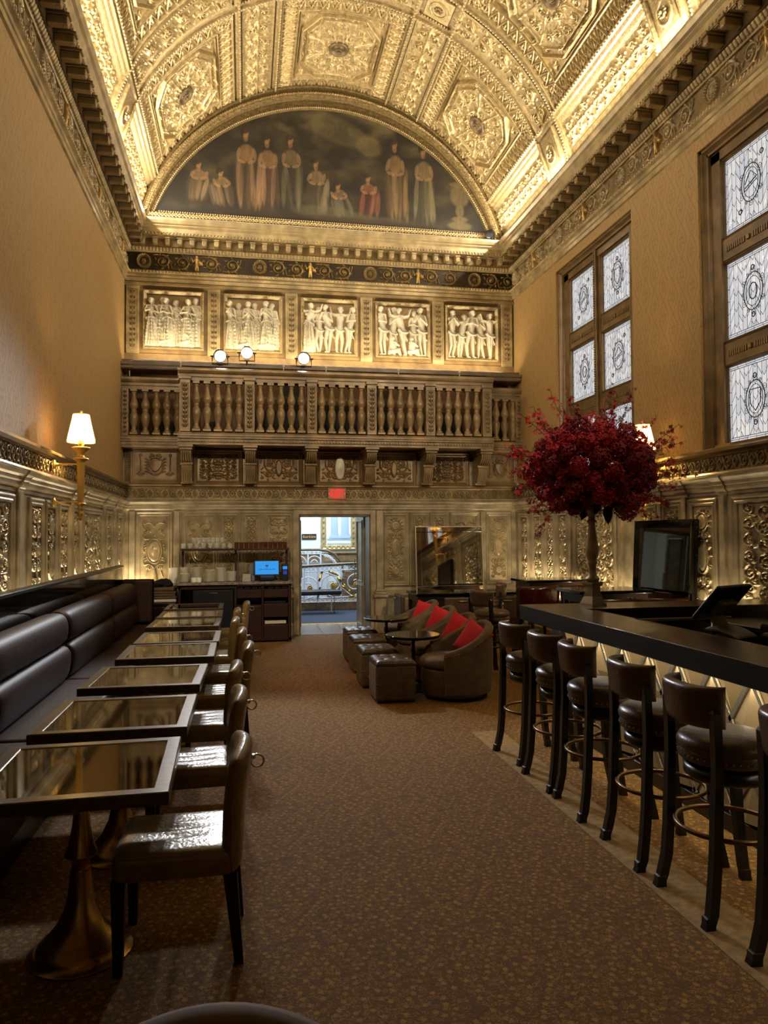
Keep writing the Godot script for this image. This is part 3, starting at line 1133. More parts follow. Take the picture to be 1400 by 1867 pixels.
func canvas() -> ImageTexture:
	# a plain stand-in: a dusky glade with a few vague draped shapes
	var w := 900
	var h := 320
	var px := PackedColorArray()
	px.resize(w * h)
	var f := FastNoiseLite.new()
	f.seed = 9
	f.frequency = 0.008
	f.fractal_octaves = 5
	for y in h:
		for x in w:
			var nz := f.get_noise_2d(x, y * 1.6)
			var sky := clampf(1.0 - y / 70.0 + nz * 0.9, 0.0, 1.0) * 0.55
			var c := Color(0.125, 0.10, 0.055).lerp(Color(0.26, 0.22, 0.13), clampf(0.45 + nz * 1.4 - y / 700.0, 0, 1))
			px[y * w + x] = c.lerp(Color(0.52, 0.46, 0.30), sky)
	var g := RandomNumberGenerator.new()
	g.seed = 31
	var spot := func(cx: float, cy: float, rx: float, ry: float, col: Color, k: float, rot: float):
		var R := maxf(rx, ry)
		for y in range(maxi(0, int(cy - R)), mini(h, int(cy + R) + 1)):
			for x in range(maxi(0, int(cx - R)), mini(w, int(cx + R) + 1)):
				var dx := x - cx
				var dy := y - cy
				var ex := (dx * cos(rot) + dy * sin(rot)) / rx
				var ey := (dy * cos(rot) - dx * sin(rot)) / ry
				var e := 1.0 - ex * ex - ey * ey
				if e > 0.0:
					px[y * w + x] = px[y * w + x].lerp(col, k * minf(1.0, e * 2.2) * (0.75 + 0.5 * absf(f.get_noise_2d(x * 6, y * 2))))
	spot.call(480, 60, 90, 40, Color(0.42, 0.38, 0.24), 0.5, 0.3)
	spot.call(560, 95, 40, 30, Color(0.46, 0.40, 0.24), 0.5, 0.3)
	# draped shapes: head, shoulders, long folds
	for q in [[120, 178, 100, 0.50, 0.40, 0.26, 0.3], [175, 195, 95, 0.46, 0.36, 0.24, -0.4], [238, 88, 205, 0.60, 0.44, 0.27, 0.0], [292, 100, 195, 0.62, 0.42, 0.28, 0.06], [352, 95, 190, 0.32, 0.30, 0.19, -0.05], [418, 150, 150, 0.46, 0.41, 0.28, 0.35], [476, 205, 92, 0.34, 0.33, 0.24, -0.5], [628, 82, 222, 0.56, 0.41, 0.21, 0.05], [706, 92, 215, 0.47, 0.45, 0.28, -0.03], [556, 178, 112, 0.50, 0.18, 0.10, 0.2]]:
		var col := Color(q[3], q[4], q[5]).lerp(Color(0.30, 0.235, 0.13), 0.45)
		var H: float = q[2]
		spot.call(q[0] + 4, q[1] + H * 0.60, 34, H * 0.46, col.darkened(0.55), 0.75, q[6] * 0.4)
		for k in 12:
			var o := g.randf_range(-26, 28)
			spot.call(q[0] + 4 + o, q[1] + H * g.randf_range(0.55, 0.68), 7, H * 0.34, col.lightened(g.randf_range(0, 0.16)) if k % 2 else col.darkened(0.4), 0.6, q[6] * 0.5 + g.randf_range(-0.14, 0.14))
		var hr := 9.0 + H * 0.012
		spot.call(q[0] + 3, q[1] + H * 0.25, hr * 1.9, H * 0.13, col.lerp(Color(0.52, 0.39, 0.24), 0.5), 0.8, q[6])
		spot.call(q[0] + 1, q[1] + hr * 1.2, hr * 0.6, hr * 0.9, Color(0.48, 0.35, 0.22), 0.85, 0.0)
		for sd in [-1.0, 1.0]:
			spot.call(q[0] + 3 + sd * hr * 1.75, q[1] + H * 0.26, hr * 0.5, H * 0.09, Color(0.52, 0.39, 0.25), 0.8, sd * -0.15 + q[6])
			spot.call(q[0] + 3 + sd * hr * 1.1, q[1] + H * 0.36, hr * 1.1, hr * 0.45, Color(0.54, 0.40, 0.26), 0.8, sd * -0.35)
		spot.call(q[0], q[1], hr * 0.85, hr * 1.15, Color(0.54, 0.40, 0.25), 0.9, 0.0)
		spot.call(q[0] - 2, q[1] - hr * 0.55, hr * 0.95, hr * 0.7, Color(0.13, 0.08, 0.04), 0.9, 0.0)
		spot.call(q[0] - hr * 0.7, q[1] - hr * 0.1, hr * 0.45, hr * 0.9, Color(0.13, 0.08, 0.04), 0.8, 0.0)
	spot.call(470, 285, 130, 24, Color(0.34, 0.31, 0.21), 0.6, 0.08)
	spot.call(600, 295, 90, 16, Color(0.28, 0.26, 0.16), 0.6, 0.0)
	# a stone vase at the right
	for q in [[808, 178, 34, 9], [808, 208, 30, 36], [808, 250, 14, 18], [808, 272, 26, 9], [808, 290, 38, 14]]:
		spot.call(q[0], q[1], q[2], q[3], Color(0.40, 0.34, 0.21), 0.85, 0.0)
	spot.call(450, 312, 440, 26, Color(0.16, 0.09, 0.04), 0.6, 0.0)
	var im := Image.create(w, h, false, Image.FORMAT_RGB8)
	for y in h:
		for x in w:
			im.set_pixel(x, y, px[y * w + x])
	return ImageTexture.create_from_image(im)

# ---- cornice and frieze that run round three walls
func frieze_tile() -> Relief:
	# 1.93 m: wreath, rosette scrolls, a figure, rosette scrolls
	var r := Relief.new(1.93, 0.30, 170.0)
	r.ring(Vector2(0.16, 0.15), 0.105, 0.115, 0.022, 0.035)
	r.ring(Vector2(0.16, 0.15), 0.075, 0.085, 0.008, 0.015)
	for k in 22:
		var a := TAU * k / 22
		r.dome(Vector2(0.16, 0.15) + Vector2(cos(a) * 0.105, sin(a) * 0.115), 0.017, 0.017, 0.05)
	r.dome(Vector2(0.16, 0.15), 0.045, 0.05, 0.02)
	for k in 4:
		r.curve(Vector2(0.13, 0.10 + k * 0.03), Vector2(0.19, 0.11 + k * 0.028), 0.2, 0.006, 0.004, 0.03)
	var xs := [0.47, 0.79, 1.27, 1.62]
	for j in 4:
		var c := Vector2(xs[j], 0.145 if j % 2 else 0.155)
		var s := 1.0 if j % 2 else -1.0
		r.spiral(c, 0.115, 1.6, -PI / 2 * s, s, 0.017, 0.035)
		for k in 8:
			var a := TAU * k / 8
			r.leaf(c, a, 0.045, 0.022, 0.042)
		r.dome(c, 0.016, 0.016, 0.06)
		for k in 7:
			var a := TAU * k / 7 + 0.4
			var q := c + Vector2(cos(a), sin(a)) * 0.105
			r.leaf(q, a + s * 1.1, 0.075, 0.03, 0.03)
		r.curve(c + Vector2(-0.15, -0.11 * s), c + Vector2(0.15, 0.11 * s), 0.25 * s, 0.012, 0.009, 0.028)
	return r

func putto_mesh() -> ArrayMesh:
	var r := Relief.new(0.30, 0.30, 220.0)
	r.dome(Vector2(0.15, 0.255), 0.026, 0.03, 0.07)
	r.seg(Vector2(0.15, 0.215), Vector2(0.15, 0.14), 0.034, 0.03, 0.06, 0.06)
	r.seg(Vector2(0.145, 0.14), Vector2(0.13, 0.03), 0.026, 0.016, 0.055, 0.04)
	r.seg(Vector2(0.155, 0.14), Vector2(0.17, 0.03), 0.026, 0.016, 0.055, 0.04)
	r.seg(Vector2(0.13, 0.21), Vector2(0.085, 0.165), 0.014, 0.012, 0.05, 0.06)
	r.seg(Vector2(0.085, 0.165), Vector2(0.07, 0.225), 0.012, 0.01, 0.06, 0.05)
	r.seg(Vector2(0.17, 0.21), Vector2(0.215, 0.17), 0.014, 0.012, 0.05, 0.06)
	r.dome(Vector2(0.215, 0.15), 0.05, 0.035, 0.055, -0.7)
	r.seg(Vector2(0.19, 0.12), Vector2(0.26, 0.20), 0.006, 0.006, 0.065, 0.065)
	return r.flat_mesh(-0.016)

func upper_cornice() -> void:
	var tile := frieze_tile().flat_mesh()
	var putto := putto_mesh()
	var mod := MB.new()    # a bracket under the corona
	mod.box(Vector3(0, 0.045, 0.10), Vector3(0.09, 0.09, 0.20), 0.015)
	mod.box(Vector3(0, 0.10, 0.11), Vector3(0.11, 0.03, 0.22), 0.008)
	mod.rbox(Vector3(0, 0.015, 0.17), Vector3(0.07, 0.05, 0.07), 0.024, 2)
	var modm := mod.mesh()
	var flower := MB.new()
	for k in 6:
		var a := TAU * k / 6
		flower.rbox(Vector3(cos(a) * 0.03, 0.0, sin(a) * 0.03), Vector3(0.035, 0.02, 0.035), 0.009, 2)
	flower.rbox(Vector3(0, -0.012, 0), Vector3(0.03, 0.03, 0.03), 0.014, 2)
	var flm := flower.mesh()
	var bead := MB.new()
	bead.rbox(Vector3.ZERO, Vector3(0.036, 0.04, 0.036), 0.017, 2)
	var beadm := bead.mesh()
	var egg := MB.new()
	egg.rbox(Vector3.ZERO, Vector3(0.05, 0.075, 0.04), 0.019, 2)
	var eggm := egg.mesh()
	for w in [[wall_left, BL, -ZF, 13.0, false], [wall_right, BR, -13.0, ZF, false], [wall_back, BB, WL, WR, true]]:
		var wall: Node3D = w[0]
		var xf: Transform3D = w[1]
		var x0: float = w[2]
		var x1: float = w[3]
		var back: bool = w[4]
		var p0 := Vector3(x0, 0, 0)
		var p1 := Vector3(x1, 0, 0)
		var o := Vector3(0, 0, 1)
		var m := MB.new()
		m.ext([[0.0, 5.98], [0.025, 5.99], [0.025, 6.05], [0.04, 6.06], [0.04, 6.105], [0.055, 6.115], [0.075, 6.125], [0.075, 6.15], [0.05, 6.17], [0.04, 6.18], [0.0, 6.18]], p0, p1, o)
		wpart(wall, "architrave", m, "gilt_plain", xf)
		m = MB.new()
		m.ext([[0.0, 6.17], [0.02, 6.17], [0.02, 6.49], [0.0, 6.49]], p0, p1, o)
		wpart(wall, "frieze_ground", m, "frieze_ground" if back else "gilt_deep", xf)
		m = MB.new()
		m.ext([[0.0, 6.475], [0.05, 6.475], [0.06, 6.49], [0.09, 6.53], [0.10, 6.555], [0.10, 6.57], [0.0, 6.57]], p0, p1, o)
		wpart(wall, "egg_moulding", m, "gilt_plain", xf)
		m = MB.new()
		m.ext([[0.0, 6.56], [0.13, 6.56], [0.13, 6.695], [0.0, 6.695]], p0, p1, o)
		wpart(wall, "bracket_ground", m, "gilt_deep" if back else "gilt_dark", xf)
		m = MB.new()
		m.ext([[0.0, 6.69], [0.30, 6.69], [0.30, 6.725], [0.31, 6.73], [0.31, 6.80], [0.34, 6.83], [0.34, 6.845], [0.37, 6.86], [0.39, 6.91], [0.39, 6.94], [0.37, 6.955], [0.0, 6.955]], p0, p1, o)
		wpart(wall, "corona", m, "gilt_plain", xf)
		# countable pieces
		var n := int((x1 - x0) / (0.2 if back else 0.27))
		for k in n:
			var x := x0 + (k + 0.5) * (x1 - x0) / n
			if not back and absf(xf.origin.z + (xf.basis * Vector3(x, 0, 0)).z) < 4.0:
				continue
			if back and (x < WL + 0.3 or x > WR - 0.3):
				continue
			wpart(wall, "bracket", modm, "gilt_plain" if back else "gilt_deep", xf, Vector3(x, 6.57, 0.125), Basis.from_scale(Vector3(0.85 if back else 1.0, 1, 0.6 if back else 1.0)))
			if not back:
				wpart(wall, "soffit_flower", flm, "gilt_deep", xf, Vector3(x + (x1 - x0) / n * 0.5, 6.68, 0.25))
		var fx := x0 + 0.1
		if back:
			fx = WL + 0.30 - 0.16
		while fx < x1 - 0.3:
			var wz := (xf * Vector3(fx, 0, 0)).z
			if back or wz < -4.5:
				wpart(wall, "frieze_scroll", tile, "frieze_gilt" if back else "gilt_plain", xf, Vector3(fx + 0.965, 6.182, 0.018))
				if fx + 1.03 < x1 - 0.2:
					wpart(wall, "frieze_figure", putto, "putto_gilt", xf, Vector3(fx + 1.03, 6.182, 0.03))
			fx += 1.93
		var bs := []
		var es := []
		var cnt := int((x1 - x0) / 0.055)
		for k in cnt:
			var x := x0 + (k + 0.5) * (x1 - x0) / cnt
			bs.append(Transform3D(Basis(), Vector3(x, 6.145, 0.07)))
			bs.append(Transform3D(Basis(), Vector3(x, 6.715, 0.302)))
			es.append(Transform3D(Basis(Vector3.RIGHT, 0.6), Vector3(x, 6.525, 0.085)))
		scatter(wall, "bead_row", beadm, mats.gilt_plain, bs).transform = xf
		scatter(wall, "egg_row", eggm, mats.gilt_plain, es).transform = xf
		# LED strip lying on the ledge behind the lip
		m = MB.new()
		if back:
			m.span(Vector3(-1.47, 6.957, 0.32), Vector3(4.33, 6.965, 0.35))
		elif x0 < -5:
			m.span(Vector3(-12.6, 6.957, 0.30), Vector3(-4.8, 6.965, 0.33))
		else:
			m.span(Vector3(4.8, 6.957, 0.30), Vector3(12.6, 6.965, 0.33))
		var led := glow("cove_led", Color(1.0, 0.94, 0.8), 3.0)
		var q := part(wall, "led_strip", m, led)
		q.transform = xf

# ---- the five figure reliefs above the balcony
func figure(r: Relief, x: float, y0: float, h: float, g: RandomNumberGenerator, robed: bool, deep: float, lean: float, arms: int) -> void:
	var z := 0.105 * deep
	var hd := h * 0.068
	var hip := Vector2(x, y0 + h * 0.52)
	var sh := Vector2(x + lean * h * 0.10, y0 + h * 0.83)
	var head := sh + Vector2(lean * h * 0.03, h * 0.105)
	if robed:
		for s in 5:
			var o := (s - 2) / 2.0
			r.seg(hip + Vector2(o * h * 0.045, h * 0.1), Vector2(x + o * h * 0.115 + g.randf_range(-0.01, 0.01), y0 + 0.02), h * 0.05, h * 0.055, z * 0.85, z * 0.75)
		r.add = true
		for s in 7:
			var o := g.randf_range(-1.0, 1.0)
			r.curve(hip + Vector2(o * h * 0.06, h * 0.08), Vector2(x + o * h * 0.15, y0 + 0.02), g.randf_range(-0.05, 0.05), h * 0.012, h * 0.016, 0.016)
		r.add = false
		r.curve(sh + Vector2(-h * 0.1, -h * 0.06), hip + Vector2(h * 0.11, 0.02), -0.18, h * 0.022, h * 0.02, z * 1.25)
		r.curve(hip + Vector2(-h * 0.11, 0.03), hip + Vector2(h * 0.11, 0.03), -0.16, h * 0.02, h * 0.02, z * 1.2)
	else:
		for s in [-1.0, 1.0]:
			var kn := hip + Vector2(s * h * 0.05 + g.randf_range(-0.05, 0.05) * h, -h * 0.26)
			var ft := kn + Vector2(g.randf_range(-0.07, 0.07) * h, -h * 0.24)
			r.seg(hip + Vector2(s * h * 0.035, 0), kn, h * 0.058, h * 0.038, z, z * 0.85)
			r.seg(kn, ft, h * 0.038, h * 0.022, z * 0.85, z * 0.7)
			r.seg(ft, ft + Vector2(h * 0.045 * signf(lean + 0.01), -h * 0.008), h * 0.02, h * 0.016, z * 0.8, z * 0.7)
		r.curve(hip + Vector2(-h * 0.09, 0.02), hip + Vector2(h * 0.10, -0.03), 0.2, h * 0.03, h * 0.02, z * 1.15)
		r.curve(hip + Vector2(h * 0.08, 0.0), hip + Vector2(h * 0.10, -h * 0.2), 0.15, h * 0.024, h * 0.012, z * 0.8)
	r.seg(hip, sh + Vector2(0, -h * 0.05), h * 0.07, h * 0.085, z, z * 1.1)
	r.seg(sh + Vector2(-h * 0.07, 0), sh + Vector2(h * 0.07, 0), h * 0.04, h * 0.04, z, z)
	r.seg(sh, head, h * 0.028, h * 0.028, z * 0.9, z * 0.9)
	r.dome(head, hd * 0.85, hd * 1.1, z * 1.3)
	r.dome(head + Vector2(-lean * hd * 0.4, hd * 0.45), hd * 0.95, hd * 0.75, z * 1.4)
	r.dome(head + Vector2(signf(lean) * hd * 0.8, -hd * 0.05), hd * 0.22, hd * 0.2, z * 1.1)
	for s in [-1.0, 1.0]:
		var a: Vector2 = sh + Vector2(s * h * 0.085, -h * 0.01)
		var el := a + Vector2(s * h * g.randf_range(0.02, 0.07), -h * g.randf_range(0.10, 0.17))
		var hn := el + Vector2(-s * h * 0.12 + lean * h * 0.08, h * (0.02 if arms == 0 else 0.12))
		if arms == 2:
			el = a + Vector2(s * h * 0.11, h * 0.02)
			hn = el + Vector2(s * h * 0.04, h * 0.13)
		r.seg(a, el, h * 0.034, h * 0.028, z * 1.15, z * 1.25)
		r.seg(el, hn, h * 0.028, h * 0.018, z * 1.25, z * 1.3)
		r.dome(hn, h * 0.024, h * 0.02, z * 1.3)

func relief_wall() -> void:
	var xs := [-1.19, 0.135, 1.45, 2.765, 4.045]
	var g := RandomNumberGenerator.new()
	var what := ["five robed figures and two seated ones", "six robed singers in long folded gowns", "figures in short tunics linking arms", "bare-legged dancers with a round drum", "striding bare-legged youths in loincloths"]
	for k in 5:
		g.seed = 50 + k
		var r := Relief.new(0.92, 0.93, 200.0)
		r.rect(0.0, 0.0, 0.92, 0.03, 0.05)
		var robed: bool = k < 2
		var n: int = [6, 6, 5, 5, 5][k]
		for back in [true, false]:
			for j in n:
				if (j % 2 == 1) != back:
					continue
				figure(r, 0.10 + j * 0.72 / (n - 1) + g.randf_range(-0.02, 0.02), 0.03, g.randf_range(0.80, 0.86) - (0.02 if back else 0.0), g, robed or (k == 2 and j == 0), 0.6 if back else 1.0, g.randf_range(-0.8, 0.8), (j + k) % 3 if k > 1 else (j + k) % 2)
		if k < 2 or k == 3:
			for j in 2:
				var c := Vector2(0.28 + j * 0.34, 0.03)
				r.dome(c + Vector2(0, 0.30), 0.045, 0.05, 0.10)
				r.seg(c + Vector2(0, 0.24), c + Vector2(0.02, 0.10), 0.05, 0.075, 0.085, 0.10)
				r.seg(c + Vector2(-0.04, 0.06), c + Vector2(0.10, 0.10), 0.045, 0.04, 0.11, 0.11)
				r.seg(c + Vector2(0.10, 0.10), c + Vector2(0.13, 0.01), 0.035, 0.03, 0.10, 0.09)
				r.seg(c + Vector2(0.03, 0.22), c + Vector2(0.10, 0.16), 0.022, 0.018, 0.11, 0.12)
		if k == 3:
			r.dome(Vector2(0.30, 0.83), 0.055, 0.055, 0.07, 0.0, 3.0)
		var o := thing("figure_relief", "%s ivory relief above the balcony, with %s" % [["leftmost", "second", "middle", "fourth", "rightmost"][k], what[k]], "relief", Vector3(xs[k], 4.865, WB + 0.012), 0.0, "reliefs above the balcony")
		part(o, "figures", r.flat_mesh(-0.018), mats.ivory)
		var m := MB.new()
		frame(m, -0.50, -0.03, 0.50, 0.975, [[-0.0, 0.0], [-0.0, 0.05], [0.02, 0.075], [0.035, 0.06], [0.05, 0.045], [0.065, 0.03], [0.065, 0.0]])
		part(o, "frame", m, mats.gilt_plain)
		var bead := MB.new()
		bead.rbox(Vector3.ZERO, Vector3(0.026, 0.026, 0.026), 0.012, 2)
		var pl := []
		for q in 34:
			var s := -0.48 + q * 0.96 / 33
			pl.append(Transform3D(Basis(), Vector3(s, -0.01, 0.065)))
			pl.append(Transform3D(Basis(), Vector3(s, 0.955, 0.065)))
			pl.append(Transform3D(Basis(), Vector3(-0.48, 0.475 + s, 0.065)))
			pl.append(Transform3D(Basis(), Vector3(0.48, 0.475 + s, 0.065)))
		scatter(o, "bead_row", bead, mats.gilt_plain, pl)
	# pilaster strips between them
	var ps := band_relief(0.15, 1.0, 220.0).flat_mesh()
	for x in [-1.85, -0.525, 0.79, 2.105, 3.41, 4.70]:
		var m := MB.new()
		m.box(Vector3(x, 5.33, 0.03), Vector3(0.215, 1.16, 0.06), 0.008)
		frame(m, x - 0.095, 4.82, x + 0.095, 5.86, [[0.0, 0.06], [0.0, 0.075], [0.015, 0.075], [0.015, 0.06]])
		wpart(wall_back, "relief_pilaster", m, "gilt_plain", BB)
		wpart(wall_back, "pilaster_relief", ps, "gilt_deep", BB, Vector3(x, 4.84, 0.052))
	var m := MB.new()
	m.ext([[0.0, 5.86], [0.03, 5.88], [0.09, 5.92], [0.09, 5.95], [0.05, 5.97], [0.0, 5.99]], Vector3(WL, 0, 0), Vector3(WR, 0, 0), Vector3(0, 0, 1))
	wpart(wall_back, "relief_cornice", m, "gilt_deep", BB)
	m = MB.new()
	m.span(Vector3(WL, 4.56, 0.0), Vector3(WR, 4.76, 0.05))
	wpart(wall_back, "relief_plinth", m, "relief_ground", BB)

# a picture-frame moulding lying on the wall: profile of (inwards, out)
func frame(m: MB, x0: float, y0: float, x1: float, y1: float, prof: Array) -> void:
	var c := [Vector2(x0, y0), Vector2(x1, y0), Vector2(x1, y1), Vector2(x0, y1)]
	var d := [Vector2(1, 1), Vector2(-1, 1), Vector2(-1, -1), Vector2(1, -1)]
	for s in 4:
		var a: Vector2 = c[s]
		var b: Vector2 = c[(s + 1) % 4]
		for k in prof.size() - 1:
			var p0: Vector2 = a + d[s] * prof[k][0]
			var p1: Vector2 = b + d[(s + 1) % 4] * prof[k][0]
			var q0: Vector2 = a + d[s] * prof[k + 1][0]
			var q1: Vector2 = b + d[(s + 1) % 4] * prof[k + 1][0]
			m.quad(Vector3(p0.x, p0.y, prof[k][1]), Vector3(q0.x, q0.y, prof[k + 1][1]), Vector3(q1.x, q1.y, prof[k + 1][1]), Vector3(p1.x, p1.y, prof[k][1]))

const PF := [[-0.075, 0.0], [-0.075, 0.022], [-0.06, 0.034], [-0.045, 0.022], [-0.035, 0.018], [-0.02, 0.028], [0.0, 0.018], [0.0, 0.0]]

# ---- carved panels of the dado
func design(kind: String, w: float, h: float) -> ArrayMesh:
	var r := Relief.new(w, h, 190.0)
	var g := RandomNumberGenerator.new()
	g.seed = kind.hash() % 1000
	var cx := w * 0.5
	match kind:
		"cartouche":
			r.dome(Vector2(cx, h * 0.50), w * 0.28, h * 0.165, 0.035, 0.0, 1.6)
			r.ring(Vector2(cx, h * 0.50), w * 0.30, h * 0.18, 0.011, 0.03)
			r.dome(Vector2(cx, h * 0.50), w * 0.19, h * 0.10, 0.05)
			for k in 5:
				var y := h * (0.30 + 0.095 * k)
				r.curve(Vector2(w * 0.12, y), Vector2(w * 0.2, y + h * 0.07), 0.35 * (1 if k % 2 else -1), 0.009, 0.006, 0.022)
			r.curve(Vector2(w * 0.16, h * 0.30), Vector2(cx, h * 0.24), -0.2, 0.011, 0.009, 0.025)
			r.curve(Vector2(w * 0.16, h * 0.68), Vector2(cx, h * 0.73), 0.2, 0.011, 0.009, 0.025)
			r.curve(Vector2(w * 0.12, h * 0.9), Vector2(cx, h * 0.86), -0.25, 0.014, 0.01, 0.03)
			r.curve(Vector2(w * 0.12, h * 0.95), Vector2(w * 0.12, h * 0.82), 0.2, 0.009, 0.009, 0.022)
			r.spiral(Vector2(w * 0.24, h * 0.79), w * 0.11, 1.2, 0.0, 1, 0.009, 0.025)
			r.spiral(Vector2(w * 0.3, h * 0.25), w * 0.09, 1.1, PI, -1, 0.008, 0.022)
			r.seg(Vector2(cx, h * 0.22), Vector2(cx, h * 0.06), 0.03, 0.06, 0.028, 0.034)
			r.curve(Vector2(w * 0.24, h * 0.02), Vector2(cx, h * 0.035), 0.0, 0.018, 0.018, 0.034)
			r.seg(Vector2(w * 0.24, h * 0.2), Vector2(w * 0.18, h * 0.12), 0.006, 0.004, 0.018, 0.015)
		"medallions":
			for q in [[0.86, 0.075, 0.25], [0.52, 0.15, 0.24], [0.15, 0.07, 0.22]]:
				r.dome(Vector2(cx, h * q[0]), w * q[2], h * q[1], 0.034, 0.0, 1.5)
				r.ring(Vector2(cx, h * q[0]), w * (q[2] + 0.04), h * (q[1] + 0.012), 0.009, 0.026)
				for k in 5:
					var a := PI * 0.55 + k * 0.45
					r.leaf(Vector2(cx + cos(a) * w * (q[2] + 0.06), h * q[0] + sin(a) * h * (q[1] + 0.02)), a, w * 0.16, w * 0.07, 0.024)
			r.spiral(Vector2(w * 0.22, h * 0.30), w * 0.14, 1.3, 0.5, -1, 0.010, 0.024)
			r.spiral(Vector2(w * 0.22, h * 0.73), w * 0.13, 1.2, -0.5, 1, 0.010, 0.024)
			r.spiral(Vector2(w * 0.2, h * 0.05), w * 0.12, 1.1, 1.0, 1, 0.009, 0.022)
			r.curve(Vector2(w * 0.16, h * 0.42), Vector2(w * 0.1, h * 0.62), 0.3, 0.009, 0.007, 0.022)
			r.leaf(Vector2(cx, h * 0.32), -PI / 2, h * 0.09, w * 0.14, 0.03)
			r.leaf(Vector2(cx, h * 0.70), PI / 2, h * 0.08, w * 0.14, 0.03)
			r.seg(Vector2(cx, h * 0.25), Vector2(cx, h * 0.33), 0.012, 0.009, 0.024, 0.024)
		"strapwork":
			var n := int(round(h / 0.19))
			var st := h / n
			for k in n:
				var y := k * st
				var e := 1.0 if k % 2 else -1.0
				r.stroke(PackedVector2Array([Vector2(cx, y), Vector2(w * 0.18, y + st * 0.3), Vector2(w * 0.18, y + st * 0.7), Vector2(cx, y + st)]), 0.009, 0.009, 0.026)
				r.stroke(PackedVector2Array([Vector2(w * 0.12, y + st * 0.05), Vector2(w * 0.42, y + st * 0.5), Vector2(w * 0.12, y + st * 0.95)]), 0.008, 0.008, 0.022)
				if e > 0:
					r.ring(Vector2(cx, y + st * 0.5), w * 0.16, w * 0.16, 0.009, 0.03)
				else:
					r.stroke(PackedVector2Array([Vector2(cx, y + st * 0.25), Vector2(w * 0.36, y + st * 0.5), Vector2(cx, y + st * 0.75)]), 0.008, 0.008, 0.03)
		"shield":
			for y in r.h:
				for x in r.w:
					var u := absf(x / r.k - cx) / (w * 0.16)
					var v := (y / r.k - h * 0.28) / (h * 0.42)
					if v > 0.0 and v < 1.0 and u < minf(1.0, sqrt(v * 1.7)):
						r.a[y * r.w + x] = 0.03 + 0.018 * (1.0 - u * u)
			r.ring(Vector2(cx, h * 0.48), w * 0.2, h * 0.32, 0.013, 0.034)
			for k in 5:
				r.curve(Vector2(w * 0.31, h * (0.25 + k * 0.11)), Vector2(w * 0.24, h * (0.28 + k * 0.12)), 0.2, 0.011, 0.008, 0.024)
			r.curve(Vector2(w * 0.36, h * 0.82), Vector2(cx, h * 0.8), -0.5, 0.015, 0.012, 0.03)
			r.spiral(Vector2(w * 0.4, h * 0.88), h * 0.07, 1.0, 0, 1, 0.009, 0.025)
			r.seg(Vector2(w * 0.12, h * 0.9), Vector2(w * 0.13, h * 0.25), 0.007, 0.006, 0.022, 0.02)
			for k in 6:
				r.leaf(Vector2(w * 0.13, h * 0.3), -PI / 2 + (k - 2.5) * 0.35, h * 0.2, 0.014, 0.02)
			r.dome(Vector2(w * 0.12, h * 0.88), 0.025, 0.03, 0.028)
		"urn":
			r.dome(Vector2(cx, h * 0.5), w * 0.09, h * 0.34, 0.05, 0.0, 1.4)
			r.spiral(Vector2(w * 0.28, h * 0.66), h * 0.2, 1.5, -1.0, 1, 0.013, 0.028)
			r.spiral(Vector2(w * 0.2, h * 0.28), h * 0.16, 1.4, 1.0, -1, 0.012, 0.026)
			r.curve(Vector2(w * 0.4, h * 0.3), Vector2(w * 0.12, h * 0.85), -0.25, 0.015, 0.010, 0.03)
			for k in 26:
				r.leaf(Vector2(g.randf_range(0.05, 0.42) * w, g.randf_range(0.08, 0.92) * h), g.randf() * TAU, 0.07, 0.028, 0.024)
		_:
			# "grotesque": a candelabrum stem with scrolls, masks and leaves, thickly carved
			r.seg(Vector2(cx, h * 0.04), Vector2(cx, h * 0.95), 0.014, 0.008, 0.03, 0.026)
			var rows := int(round(h / 0.16))
			for k in rows:
				var y := (k + 0.5) * h / rows
				var s := 1.0 if k % 2 else -1.0
				var rad := minf(w * 0.2, 0.085)
				r.spiral(Vector2(cx - w * 0.23, y), rad, 1.5, s * PI / 2, s, 0.011, 0.028)
				if w > 0.6:
					r.spiral(Vector2(w * 0.1, y + 0.05), rad * 0.9, 1.4, -s * PI / 2, -s, 0.011, 0.026)
				r.leaf(Vector2(cx, y - 0.03), PI / 2 + 0.7, 0.10, 0.04, 0.03)
				r.leaf(Vector2(cx, y), PI / 2 + 1.5, 0.09, 0.035, 0.026)
				if k % 3 == 1:
					r.dome(Vector2(cx, y), w * 0.12, 0.055, 0.045)
					r.ring(Vector2(cx, y), w * 0.15, 0.07, 0.008, 0.028)
			for k in int(110 * w * h):
				r.leaf(Vector2(g.randf_range(0.03, 0.5) * w, g.randf_range(0.03, 0.97) * h), g.randf() * TAU, g.randf_range(0.05, 0.09), g.randf_range(0.018, 0.034), 0.026)
	r.mirror()
	return r.flat_mesh()

var designs := {}

func panel(wall: Node3D, xf: Transform3D, x0: float, x1: float, y0: float, y1: float, kind: String, z: float, mat := "dado") -> void:
	var w := x1 - x0
	var h := y1 - y0
	var m := MB.new()
	frame(m, x0, y0, x1, y1, PF)
	var o := wpart(wall, "panel", m, mat, xf, Vector3(0, 0, z))
	if kind == "":
		return
	var bw: float = {"cartouche": 0.42, "medallions": 0.30, "strapwork": 0.22, "shield": 0.66, "urn": 0.68, "grotesque": 0.30, "grotesque_wide": 1.05}[kind]
	var bh: float = 0.50 if kind in ["shield", "urn"] else 1.12
	if not designs.has(kind):
		designs[kind] = design(kind, bw, bh)
	var q := part(o, "carving", designs[kind], mats["dado_relief" if mat == "dado" else mat])
	q.transform = Transform3D(Basis.from_scale(Vector3(w * 0.94 / bw, h * 0.97 / bh, 1.0)), Vector3((x0 + x1) * 0.5, y0 + h * 0.015, 0.001))

